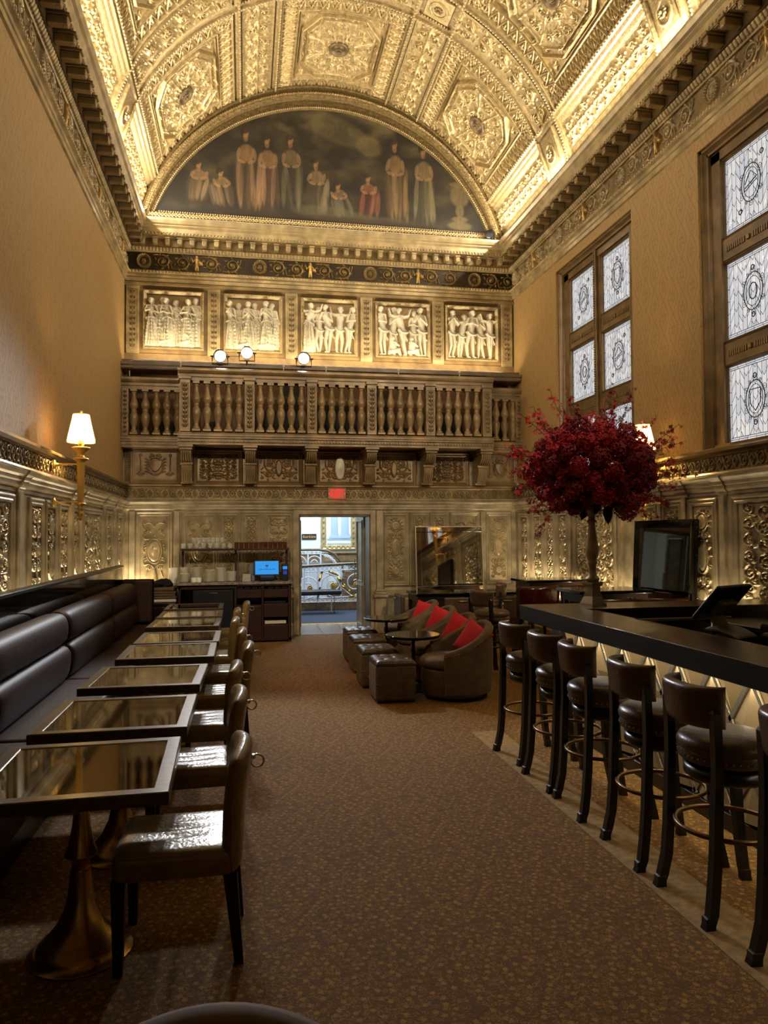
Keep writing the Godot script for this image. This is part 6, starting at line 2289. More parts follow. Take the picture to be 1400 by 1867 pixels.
	for k in 5:
		m = MB.new()
		var hh: float = [0.05, 0.045, 0.04, 0.04, 0.065][k]
		m.rbox(Vector3(0, hh * 0.5, 0), Vector3(0.50 - 0.015 * k, hh, 0.44), hh * 0.42, 3)
		single("seat_pad", m, mats.suede if k > 0 else mats.paper, "%s of the five flat brown pads piled on the bin" % pd[k], "cushion", Vector3(-1.31 + rng.randf_range(-0.01, 0.01), py, -12.42), rng.randf_range(-4, 4), "pads piled on the bin")
		py += hh
	m = MB.new()
	m.pad(func(u, v):
		var x: float = (u - 0.5) * 0.40
		var z: float = (v - 0.5) * 0.34
		return [Vector3(x, 0.05 + 0.018 * sin(x * 23.0 + z * 9.0) + 0.014 * sin(z * 31.0 - x * 14.0), z), Vector3.UP], 26, 20, 0.05, 3.0)
	single("black_cloth", m, mats.black_cloth, "crumpled black cloth lying on the pile of pads beside the sideboard", "cloth", Vector3(-1.34, py + 0.001, -12.36), 8.0)

func lounge() -> void:
	# ottomans
	var o := thing("ottoman", "x", "ottoman", Vector3.ZERO, 0, "cube ottomans in front of the tub chairs")
	var m := MB.new()
	m.rbox(Vector3(0, 0.20, 0), Vector3(0.42, 0.37, 0.46), 0.035, 4)
	part(o, "body", m, mats.suede)
	m = MB.new()
	m.pad(func(u, v):
		var x: float = (u - 0.5) * 0.418
		var z: float = (v - 0.5) * 0.458
		var d := 0.0
		for q in [[0, 0], [-0.11, -0.12], [0.11, 0.12], [-0.11, 0.12], [0.11, -0.12]]:
			d += 0.020 * exp(-(pow(x - q[0], 2) + pow(z - q[1], 2)) * 1500.0)
		d += 0.006 * exp(-pow(x * 55.0, 2)) + 0.006 * exp(-pow(z * 55.0, 2))
		return [Vector3(x, 0.385 - d, z), Vector3.UP], 40, 40, 0.05, 9.0)
	part(o, "tufted_top", m, mats.leather_brown)
	m = MB.new()
	m.tube(PackedVector3Array([Vector3(-0.205, 0.19, 0.226), Vector3(0.205, 0.19, 0.226), Vector3(0.206, 0.19, -0.226), Vector3(-0.206, 0.19, -0.226)]), 0.008, 6, -1.0, true)
	part(o, "seam", m, mats.suede)
	part(o, "plinth", bx(Vector3(-0.19, 0.0, -0.21), Vector3(0.19, 0.02, 0.21)), mats.black_wood)
	var op := [Vector3(1.50, 0, -7.69), Vector3(1.475, 0, -8.46), Vector3(1.51, 0, -9.36), Vector3(1.54, 0, -10.17)]
	var on := ["nearest brown tufted cube ottoman beside the nearest tub chair", "second brown tufted cube ottoman from the camera", "third brown tufted cube ottoman from the camera", "farthest brown tufted cube ottoman, nearest to the doorway"]
	for k in 4:
		var q := o if k == 0 else copy(o, Vector3.ZERO, 0, "", "")
		q.position = op[k]
		q.set_meta("label", on[k])
	# tub chairs, open towards -x
	var t := thing("tub_chair", "x", "armchair", Vector3.ZERO, 0, "studded tub chairs")
	var R := 0.42
	var rows_o := []
	m = MB.new()
	var n := 48
	var span := deg_to_rad(128.0)
	var prof := [[R - 0.09, 0.30, 0.0], [R - 0.09, 0.0, 1.0], [R - 0.075, 0.02, 1.0], [R - 0.045, 0.035, 1.0], [R - 0.012, 0.02, 1.0], [R + 0.006, -0.015, 1.0], [R, -0.04, 1.0], [R + 0.005, 0.40, 0.0], [R - 0.02, 0.07, 0.0]]
	var rows := []
	for q in prof:
		var row := PackedVector3Array()
		for k in n + 1:
			var a := lerpf(-span, span, float(k) / n)
			var top := 0.475 + 0.275 * pow(0.5 + 0.5 * cos(a * 180.0 / 128.0), 0.8)
			var y: float = q[1] + (top if q[2] > 0.5 else 0.0)
			row.append(Vector3(cos(a) * q[0], y, sin(a) * q[0]))
		rows.append(row)
	m.grid(rows, true)
	for k in [0, n]:
		for j in range(1, prof.size() - 1):
			m.tri(rows[0][k], rows[j][k], rows[j + 1][k], Vector3(-1, 0, 0.6 if k else -0.6))
	part(t, "shell", m, mats.suede)
	m = MB.new()
	m.lathe([[0.0, 0.03], [R - 0.06, 0.03], [R - 0.04, 0.06], [R - 0.04, 0.29], [R - 0.06, 0.31], [0.0, 0.31]], 36, Transform3D(Basis.from_scale(Vector3(1, 1, 0.98)), Vector3(-0.02, 0, 0)))
	part(t, "base", m, mats.suede)
	m = MB.new()
	m.lathe([[0.0, 0.31], [0.30, 0.31], [0.355, 0.335], [0.37, 0.37], [0.36, 0.41], [0.31, 0.435], [0.15, 0.445], [0.0, 0.445]], 36, Transform3D(Basis.from_scale(Vector3(1.02, 1, 0.98)), Vector3(-0.045, 0, 0)))
	part(t, "seat_cushion", m, mats.suede)
	m = MB.new()
	m.lathe([[0.0, 0.0], [R - 0.07, 0.0], [R - 0.07, 0.04], [0.0, 0.04]], 28)
	part(t, "plinth", m, mats.black_wood)
	var stud := MB.new()
	stud.rbox(Vector3.ZERO, Vector3(0.013, 0.013, 0.013), 0.006, 1)
	var pl := []
	for k in 90:
		var a := lerpf(-span, span, k / 89.0)
		var top := 0.475 + 0.275 * pow(0.5 + 0.5 * cos(a * 180.0 / 128.0), 0.8)
		pl.append(Transform3D(Basis(), Vector3(cos(a) * (R + 0.006), top - 0.018, sin(a) * (R + 0.006))))
	for s in [-1.0, 1.0]:
		for k in 20:
			pl.append(Transform3D(Basis(), Vector3(cos(span * 0.985) * (R + 0.006), 0.08 + k * 0.021, s * sin(span * 0.985) * (R + 0.006))))
	scatter(t, "stud_row", stud, mats.brass, pl)
	t.scale = Vector3(0.92, 1.0, 0.92)
	var tp := [Vector3(2.19, 0, -7.69), Vector3(2.27, 0, -8.52), Vector3(2.28, 0, -9.40), Vector3(2.29, 0, -10.33)]
	var tn := ["nearest brown studded tub chair with a red pillow, right of the nearest ottoman", "second brown studded tub chair from the camera", "third brown studded tub chair from the camera", "farthest brown studded tub chair, by the doorway pilaster"]
	for k in 4:
		var q := t if k == 0 else copy(t, Vector3.ZERO, 0, "", "")
		q.position = tp[k]
		q.rotation_degrees.y = [4, 0, 2, -3][k]
		q.set_meta("label", tn[k])
	# one more in front of the camera, seen from behind
	copy(t, Vector3(-0.065, 0.0, -1.135), 92.0, "light brown rounded chair back cut off by the bottom edge of the picture", "tub chair in front of the camera").scale = Vector3(1.04, 1.0, 1.04)
	m = MB.new()
	m.pad(func(u, v): return [Vector3(0, (v - 0.5) * 0.33 * (1.0 + 0.10 * pow(absf(2 * u - 1), 3.0)), (u - 0.5) * 0.34 * (1.0 + 0.10 * pow(absf(2 * v - 1), 3.0))), Vector3(-1, 0, 0)], 22, 22, 0.075, 2.6)
	var pm := m.mesh()
	var pn := ["red square pillow in the nearest tub chair", "red square pillow in the second tub chair", "red square pillow in the third tub chair", "red square pillow in the farthest tub chair"]
	for k in 4:
		var q := single("pillow", pm, mats.red_cloth, pn[k], "pillow", tp[k] + Vector3(0.17, 0.585, 0.06), 0, "red pillows in the tub chairs")
		q.basis = Basis(Vector3.UP, 0.65) * Basis(Vector3(0, 0, 1), -0.40) * Basis(Vector3.RIGHT, 0.45 - 0.1 * k)
	# round cocktail tables
	for k in 2:
		var c := thing("cocktail_table", "round black glossy cocktail table between the two nearer tub chairs" if k == 0 else "round black glossy cocktail table between the two farther tub chairs", "table", [Vector3(1.82, 0, -8.10), Vector3(1.84, 0, -9.80)][k], 0, "")
		m = MB.new()
		m.lathe([[0.0, 0.565], [0.25, 0.565], [0.285, 0.572], [0.295, 0.58], [0.295, 0.585], [0.30, 0.588], [0.305, 0.594], [0.305, 0.60], [0.30, 0.605], [0.29, 0.606], [0.0, 0.606]], 40)
		part(c, "top", m, mats.black_lacquer)
		m = MB.new()
		m.lathe([[0.02, 0.02], [0.02, 0.55], [0.05, 0.565]], 14)
		part(c, "stem", m, mats.black_wood)
		m = MB.new()
		m.lathe([[0.0, 0.0], [0.19, 0.0], [0.19, 0.012], [0.03, 0.03], [0.0, 0.03]], 28)
		part(c, "base", m, mats.black_wood)

func bar() -> void:
	var b := thing("bar_counter", "long dark bar counter with a thick top and a lit front of quilted diamonds", "bar", Vector3(0, 0, 0))
	var x0 := 2.40
	var m := MB.new()
	m.span(Vector3(x0, 0.945, -6.36), Vector3(2.80, 1.07, -0.9), 0.006)
	part(b, "top_side", m, mats.bar_side)
	m = MB.new()
	m.span(Vector3(x0 + 0.001, 1.06, -6.36), Vector3(2.80, 1.072, -0.9), 0.003)
	m.span(Vector3(2.80, 1.06, -6.36), Vector3(4.75, 1.072, -5.86), 0.003)
	part(b, "top", m, mats.bar_top)
	part(b, "end_top_side", bx(Vector3(2.80, 0.945, -6.36), Vector3(4.75, 1.061, -5.86), 0.004), mats.bar_side)
	# drip tray along the inner edge
	part(b, "drip_tray", bx(Vector3(2.80, 1.045, -5.86), Vector3(2.885, 1.062, -0.9), 0.004), mats.pewter)
	var slot := MB.new()
	slot.span(Vector3(-0.028, 0.0, -0.004), Vector3(0.028, 0.004, 0.004))
	var pl := []
	for k in 300:
		pl.append(Transform3D(Basis(), Vector3(2.843, 1.061, -5.84 + k * 0.0164)))
	scatter(b, "drip_grid", slot, mats.chrome, pl)
	# body
	m = MB.new()
	m.span(Vector3(2.74, 0.0, -6.20), Vector3(2.80, 0.945, -0.9))
	m.span(Vector3(2.74, 0.0, -6.24), Vector3(4.75, 0.945, -6.18))
	part(b, "body", m, mats.bar_side)
	part(b, "kick_plate", bx(Vector3(2.70, 0.0, -6.22), Vector3(2.745, 0.10, -0.9), 0.004), mats.black_wood)
	part(b, "head_rail", bx(Vector3(2.66, 0.90, -6.22), Vector3(2.745, 0.946, -0.9), 0.004), mats.black_wood)
	part(b, "end_post", bx(Vector3(2.66, 0.0, -6.26), Vector3(2.76, 0.945, -6.10), 0.006), mats.bar_side)
	part(b, "led_strip", bx(Vector3(2.53, 0.938, -6.2), Vector3(2.555, 0.945, -1.6)), glow("bar_led", Color(1.0, 0.90, 0.70), 4.0))
	# quilted diamonds between crossed chrome straps
	var dz := 0.36
	var dy := 0.52
	var silver := M("quilt_silver", Color(0.56, 0.48, 0.35), 0.32, 0.6)
	var rim := [Vector3(0, dy * 0.46, 0), Vector3(0, 0, dz * 0.46), Vector3(0, -dy * 0.46, 0), Vector3(0, 0, -dz * 0.46)]
	var shapes := []
	for part_kind in 3:      # whole diamond, lower half, upper half
		var dia := MB.new()
		var tip := Vector3(-0.06, 0, 0)
		for k in 4:
			if (part_kind == 1 and (k == 0 or k == 3)) or (part_kind == 2 and (k == 1 or k == 2)):
				continue
			var p: Vector3 = rim[k]
			var q: Vector3 = rim[(k + 1) % 4]
			dia.tri(tip, p, q, Vector3(-1, 0, 0) + (p + q))
		shapes.append(dia.mesh())
	for r in 4:
		var k := 0
		while true:
			var z := -6.04 + k * dz + (dz * 0.5 if r % 2 else 0.0)
			k += 1
			if z > -1.2:
				break
			part(b, "diamond", shapes[1 if r == 0 else (2 if r == 3 else 0)], silver, Vector3(2.737, 0.90 - r * dy * 0.5, z))
	# half diamonds at the top are closed by the head rail; straps
	m = MB.new()
	for k in 28:
		for s in [-1.0, 1.0]:
			var za := -6.04 + dz * 0.5 + (k - 4) * dz
			var p := Vector3(2.727, 0.90, za)
			var q := Vector3(2.727, 0.10, za + s * 0.80 * dz / dy)
			if s < 0:
				p.z += 0.0
			# cut to the length of the bar
			var lo := -6.10
			var hi := -0.9
			var t0 := 0.0
			var t1 := 1.0
			var dzz := q.z - p.z
			for lim in [lo, hi]:
				var tt: float = (lim - p.z) / dzz
				var ent: bool = (dzz > 0.0) == (lim == lo)
				if ent:
					t0 = maxf(t0, tt)
				else:
					t1 = minf(t1, tt)
			if t1 - t0 < 0.05:
				continue
			var c := (p.lerp(q, t0) + p.lerp(q, t1)) * 0.5
			var d := (q - p) * (t1 - t0)
			var bs := Basis(Vector3(1, 0, 0), d.normalized(), Vector3(1, 0, 0).cross(d.normalized()))
			m.box(Vector3.ZERO, Vector3(0.014, d.length(), 0.030), 0.002, Transform3D(bs, c))
	part(b, "strap_lattice", m, M("strap_steel", Color(0.70, 0.68, 0.62), 0.22, 0.9))
	# working side: back bar, ledge, bottle rail
	var w := thing("back_bar", "dark working bench with a steel rail inside the bar", "counter", Vector3(0, 0, 0))
	part(w, "bench", bx(Vector3(2.90, 0.0, -5.80), Vector3(3.50, 0.80, -0.9), 0.01), mats.black_plastic)
	part(w, "cabinet", bx(Vector3(3.9, 0.0, -5.78), Vector3(4.55, 0.93, -0.9), 0.01), mats.black_wood)
	part(w, "cabinet_top", bx(Vector3(3.86, 0.93, -5.80), Vector3(4.60, 0.97, -0.9), 0.006), mats.bar_side)
	part(w, "steel_rail", bx(Vector3(2.95, 0.96, -5.82), Vector3(4.1, 0.985, -5.79), 0.004), mats.pewter)
	part(w, "under_shelf", bx(Vector3(2.95, 0.80, -5.85), Vector3(4.7, 0.82, -5.6), 0.004), mats.black_plastic)
	# terminal
	var t := thing("order_terminal", "black touch terminal on a curved silver stand seen from behind on the bar", "terminal", Vector3(3.22, 0.80, -4.62), 24.0)
	m = MB.new()
	var sil := M("silver_plastic", Color(0.50, 0.48, 0.43), 0.4, 0.3)
	m.pad(func(u, v): return [Vector3((u - 0.5) * 0.24, 0.20 + 0.05 * sin(v * 2.0), 0.16 - v * 0.24), Vector3(0, 1, 0.2).normalized()], 16, 14, 0.02, 6.0)
	m.rbox(Vector3(0, 0.11, 0.03), Vector3(0.22, 0.22, 0.16), 0.05, 3)
	part(t, "foot", m, sil)
	m = MB.new()
	m.pad(func(u, v): return [Vector3((u - 0.5) * (0.20 - 0.07 * sin(v * PI)), 0.24 + v * 0.17, -0.06 - 0.07 * v * v + 0.02), Vector3(0, 0.1, -1).normalized()], 14, 14, 0.028, 6.0)
	part(t, "neck", m, sil)
	var tl := Basis(Vector3.RIGHT, 0.72)
	m = MB.new()
	m.rbox(Vector3(0, 0, 0), Vector3(0.40, 0.30, 0.035), 0.014, 2, Transform3D(tl, Vector3(0, 0.43, -0.02)))
	part(t, "monitor", m, mats.black_plastic)
	m = MB.new()
	m.rbox(Vector3(0, -0.02, 0.03), Vector3(0.20, 0.12, 0.06), 0.02, 2, Transform3D(tl, Vector3(0, 0.43, -0.02)))
	part(t, "hinge_cover", m, sil)
	var cr := thing("card_reader", "dark blue card printer beside the bar's touch terminal", "printer", Vector3(3.50, 0.80, -4.40), 20.0)
	m = MB.new()
	m.rbox(Vector3(0, 0.15, 0), Vector3(0.20, 0.30, 0.24), 0.03, 3)
	part(cr, "body", m, mats.blue_plastic)
	m = MB.new()
	m.rbox(Vector3(-0.12, 0.20, 0.02), Vector3(0.16, 0.10, 0.14), 0.03, 3)
	part(cr, "paper_cover", m, mats.black_plastic)
	part(cr, "status_light", bx(Vector3(-0.12, 0.252, 0.02), Vector3(-0.08, 0.258, 0.05)), glow("blue_dot", Color(0.2, 0.4, 1.0), 0.9))
	single("bar_tap", bx(Vector3(-0.02, 0, -0.02), Vector3(0.02, 0.12, 0.02), 0.008), mats.pewter, "small grey steel box on the bench inside the bar", "box", Vector3(3.12, 0.80, -5.45))

func make_stool(called: String, label: String, group: String, leather: String, wood: String) -> Node3D:
	# faces +x, the backrest at -x
	var s := thing(called, label, "bar stool", Vector3.ZERO, 0, group)
	var m := MB.new()
	m.lathe([[0.0, 0.655], [0.19, 0.655], [0.205, 0.665], [0.208, 0.70], [0.20, 0.712]], 28)
	part(s, "seat_band", m, mats[leather])
	m = MB.new()
	m.lathe([[0.20, 0.708], [0.212, 0.716], [0.216, 0.74], [0.205, 0.765], [0.17, 0.782], [0.09, 0.79], [0.0, 0.79]], 28)
	part(s, "seat", m, mats[leather])
	m = MB.new()
	m.lathe([[0.0, 0.57], [0.16, 0.57], [0.185, 0.59], [0.185, 0.655], [0.0, 0.656]], 24)
	part(s, "seat_ring", m, mats[wood])
	var stud := MB.new()
	stud.rbox(Vector3.ZERO, Vector3(0.010, 0.010, 0.010), 0.0045, 1)
	var pl := []
	for k in 44:
		var a := TAU * k / 44
		pl.append(Transform3D(Basis(), Vector3(cos(a) * 0.209, 0.685, sin(a) * 0.209)))
	scatter(s, "stud_row", stud, mats.pewter, pl)
	# legs: the rear pair runs up to carry the backrest
	for q in [[-1.0, -1.0], [-1.0, 1.0], [1.0, -1.0], [1.0, 1.0]]:
		m = MB.new()
		var pts := [[0.235 if q[0] < 0 else 0.225, 0.0], [0.212, 0.06], [0.194, 0.16], [0.182, 0.3], [0.174, 0.5], [0.168, 0.64]]
		if q[0] < 0:
			pts.append_array([[0.168, 0.75], [0.172, 0.88], [0.174, 0.915], [0.175, 0.932]])
		var rows := []
		for p in pts:
			var hw := 0.021 if p[1] < 0.6 else (0.019 if p[1] < 0.93 else 0.010)
			var row := PackedVector3Array()
			for c in [[1, -1], [1, 1], [-1, 1], [-1, -1], [1, -1]]:
				row.append(Vector3(q[0] * p[0] + c[0] * hw, p[1], q[1] * (0.195 if p[1] > 0.1 else 0.205) + c[1] * hw))
			rows.append(row)
		for r in rows.size() - 1:
			for j in 4:
				m.quad(rows[r][j], rows[r][j + 1], rows[r + 1][j + 1], rows[r + 1][j])
		var e: PackedVector3Array = rows[-1]
		m.face(e[0], e[1], e[2], e[3], Vector3.UP)
		part(s, "leg", m, mats[wood])
		part(s, "leg_cap", bx(Vector3(-0.0225, 0.0, -0.0225), Vector3(0.0225, 0.055, 0.0225), 0.004), mats.bar_side, Vector3(q[0] * (0.2245 if q[0] < 0 else 0.218), 0, q[1] * 0.203))
	m = MB.new()
	m.tube(ring_points(Vector3(0, 0.36, 0), 0.225, 36), 0.011, 8, -1.0, true)
	part(s, "foot_ring", m, mats.brass_dark)
	m = MB.new()
	var sp := deg_to_rad(76.0)
	m.pad(func(u, v):
		var a: float = PI + lerpf(-sp, sp, u)
		var rr: float = 0.212 + 0.02 * v
		return [Vector3(-pow(absf(cos(a)), 0.5) * rr, 0.835 + v * 0.19, signf(sin(a)) * pow(absf(sin(a)), 0.8) * (rr - 0.042)), Vector3(cos(a), 0, sin(a))], 34, 14, 0.033, 8.0)
	part(s, "backrest", m, mats[leather])
	return s

func bar_stools() -> void:
	var s := make_stool("bar_stool", "x", "brown leather stools along the bar", "leather_stool", "black_wood")
	var zs := [-5.49, -4.89, -4.37, -3.71, -3.15, -2.47]
	var nm := ["farthest brown leather bar stool of the row, at the bar's far corner", "second bar stool from the far end of the bar", "third bar stool from the far end, standing at the carpet border", "fourth bar stool from the far end of the bar", "fifth bar stool from the far end, second nearest to the camera", "nearest bar stool, cut by the right edge of the picture"]
	for k in 6:
		var o := s if k == 0 else copy(s, Vector3.ZERO, 0, "", "")
		o.position = Vector3(2.185, 0, zs[k])
		o.rotation_degrees.y = [6, 2, -3, -3, -2, -3][k]
		o.set_meta("label", nm[k])
	copy(s, Vector3(2.95, 0, -8.75), 20.0, "dark bar stool with its back to the lean mirror, behind the tub chairs", "stools behind the tub chairs")
	copy(s, Vector3(3.30, 0, -9.95), 160.0, "dark bar stool half hidden left of the corner high table", "stools behind the tub chairs")

func back_corner() -> void:
	# big bevelled mirror leaning on the end wall and the tables before it
	var mi := thing("leaning_mirror", "large square mirror with a mirrored border, behind the dark tables right of the doorway", "mirror", Vector3(3.50, 0.72, -12.60))
	mi.basis = Basis(Vector3.RIGHT, -0.085)
	part(mi, "glass", bx(Vector3(-0.50, 0.10, 0.0), Vector3(0.50, 1.02, 0.012)), mats.mirror)
	for q in [[-0.60, 0.0, 0.60, 0.10, 0.2, 0.0], [-0.60, 1.02, 0.60, 1.12, -0.2, 0.0], [-0.60, 0.10, -0.50, 1.02, 0.0, -0.2], [0.50, 0.10, 0.60, 1.02, 0.0, 0.2]]:
		var m := MB.new()
		m.span(Vector3(q[0], q[1], -0.02), Vector3(q[2], q[3], 0.022), 0.012)
		part(mi, "bevelled_strip", m, mats.mirror)
	var fr := MB.new()
	frame(fr, -0.605, -0.005, 0.605, 1.125, [[0.0, -0.03], [0.0, 0.026], [0.012, 0.026], [0.012, 0.0]])
	part(mi, "frame", fr, mats.pewter)
	for k in 2:
		var t := thing("square_table", "dark table under the left half of the leaning mirror" if k == 0 else "dark table under the right half of the leaning mirror", "table", Vector3(3.10 + k * 0.86, 0, -12.10))
		part(t, "top", bx(Vector3(-0.41, 0.71, -0.40), Vector3(0.41, 0.75, 0.40), 0.005), mats.black_lacquer)
		part(t, "apron", bx(Vector3(-0.38, 0.62, -0.37), Vector3(0.38, 0.71, 0.37)), mats.black_wood)
		for q in [[-1, -1], [1, -1], [-1, 1], [1, 1]]:
			part(t, "leg", bx(Vector3(q[0] * 0.35 - 0.03, 0.0, q[1] * 0.34 - 0.03), Vector3(q[0] * 0.35 + 0.03, 0.62, q[1] * 0.34 + 0.03), 0.004), mats.black_wood)
	# square leather chairs tucked under them, backs to the room
	var c := thing("square_chair", "brown square chair with a chrome pull, tucked under the left table by the leaning mirror", "chair", Vector3(3.28, 0, -11.35), 0, "square chairs by the leaning mirror")
	var m := MB.new()
	m.rbox(Vector3(0, 0.52, 0.20), Vector3(0.56, 0.42, 0.075), 0.02, 3)
	part(c, "backrest", m, mats.leather_brown)
	m = MB.new()
	m.rbox(Vector3(0, 0.40, -0.06), Vector3(0.52, 0.12, 0.46), 0.03, 3)
	part(c, "seat", m, mats.leather_brown)
	m = MB.new()
	m.tube(PackedVector3Array([Vector3(-0.06, 0.68, 0.235), Vector3(-0.06, 0.675, 0.27), Vector3(0.06, 0.675, 0.27), Vector3(0.06, 0.68, 0.235)]), 0.009, 6)
	part(c, "pull", m, mats.chrome)
	for q in [[-0.22, 0.17], [0.22, 0.17], [-0.22, -0.24], [0.22, -0.24]]:
		part(c, "leg", bx(Vector3(q[0] - 0.02, 0.0, q[1] - 0.02), Vector3(q[0] + 0.02, 0.36, q[1] + 0.02), 0.003), mats.black_wood)
	copy(c, Vector3(3.98, 0, -11.30), 0.0, "brown square chair with a chrome pull, tucked under the right table by the leaning mirror")
	copy(c, Vector3(2.66, 0, -11.95), -90.0, "brown chair seen from the side left of the mirror tables, by the door pilaster").set_meta("group", "chair by the door pilaster")
	# high tables with oxblood stools in the corner
	for k in 2:
		var t := thing("high_table", "far dark high table in the corner between oxblood stools" if k == 0 else "nearer dark high table behind the flower stand", "table", [Vector3(4.30, 0, -10.2), Vector3(4.12, 0, -8.15)][k])
		part(t, "top", bx(Vector3(-0.46, 1.02, -0.33), Vector3(0.46, 1.055, 0.33), 0.006), mats.black_lacquer)
		part(t, "apron", bx(Vector3(-0.40, 0.92, -0.27), Vector3(0.40, 1.02, 0.27)), mats.mahogany)
		for q in [[-1, -1], [1, -1], [-1, 1], [1, 1]]:
			part(t, "leg", bx(Vector3(q[0] * 0.37 - 0.03, 0.0, q[1] * 0.24 - 0.03), Vector3(q[0] * 0.37 + 0.03, 0.92, q[1] * 0.24 + 0.03), 0.004), mats.mahogany)
	var s := thing("oxblood_stool", "glossy oxblood leather stool with rounded back before the far high table", "bar stool", Vector3(3.80, 0, -9.42), 0, "oxblood stools in the corner")
	m = MB.new()
	m.pad(func(u, v):
		var a: float = PI / 2 + lerpf(-1.5, 1.5, u)
		var rr: float = 0.24 + 0.03 * v
		return [Vector3(cos(a) * rr, 0.74 + v * 0.28, sin(a) * rr * 0.9), Vector3(-cos(a), 0, -sin(a))], 26, 12, 0.045, 6.0)
	part(s, "backrest", m, mats.leather_red)
	m = MB.new()
	m.lathe([[0.0, 0.60], [0.22, 0.60], [0.24, 0.63], [0.24, 0.68], [0.21, 0.71], [0.0, 0.72]], 24)
	part(s, "seat", m, mats.leather_red)
	for q in [[-1, -1], [1, -1], [-1, 1], [1, 1]]:
		m = MB.new()
		m.tube(PackedVector3Array([Vector3(q[0] * 0.21, 0.0, q[1] * 0.21), Vector3(q[0] * 0.16, 0.61, q[1] * 0.16)]), 0.02, 6, 0.026)
		part(s, "leg", m, mats.black_wood)
	m = MB.new()
	m.tube(ring_points(Vector3(0, 0.28, 0), 0.225, 24), 0.009, 6, -1.0, true)
	part(s, "foot_ring", m, mats.brass_dark)
	copy(s, Vector3(4.40, 0, -9.52), 12.0, "oxblood leather stool right behind the vase stem, at the far high table")
	copy(s, Vector3(3.74, 0, -7.42), 0.0, "oxblood leather stool left at the nearer high table, low behind the bar")
	copy(s, Vector3(4.385, 0, -7.40), -20.0, "oxblood leather stool right at the nearer high table, before the tilted mirror")
	# dark mirror leaning on the right wall
	var dm := thing("dark_mirror", "tall dark framed mirror tilted against the right wall behind the bar", "mirror", Vector3(4.66, 0.55, -7.85))
	dm.basis = Basis(Vector3(0, 0, 1), -0.05) * Basis(Vector3.UP, -PI / 2)
	part(dm, "glass", bx(Vector3(-0.54, 0.06, 0.0), Vector3(0.54, 1.22, 0.012)), mats.dark_mirror)
	fr = MB.new()
	frame(fr, -0.62, 0.0, 0.62, 1.30, [[0.0, -0.03], [0.0, 0.03], [0.03, 0.035], [0.09, 0.014], [0.09, 0.0]])
	part(dm, "frame", fr, mats.black_lacquer)
	single("mirror_ledge", bx(Vector3(4.645, 0.0, -8.6), Vector3(4.76, 0.54, -7.1), 0.01), mats.black_wood, "low dark console under the tilted dark mirror", "console")

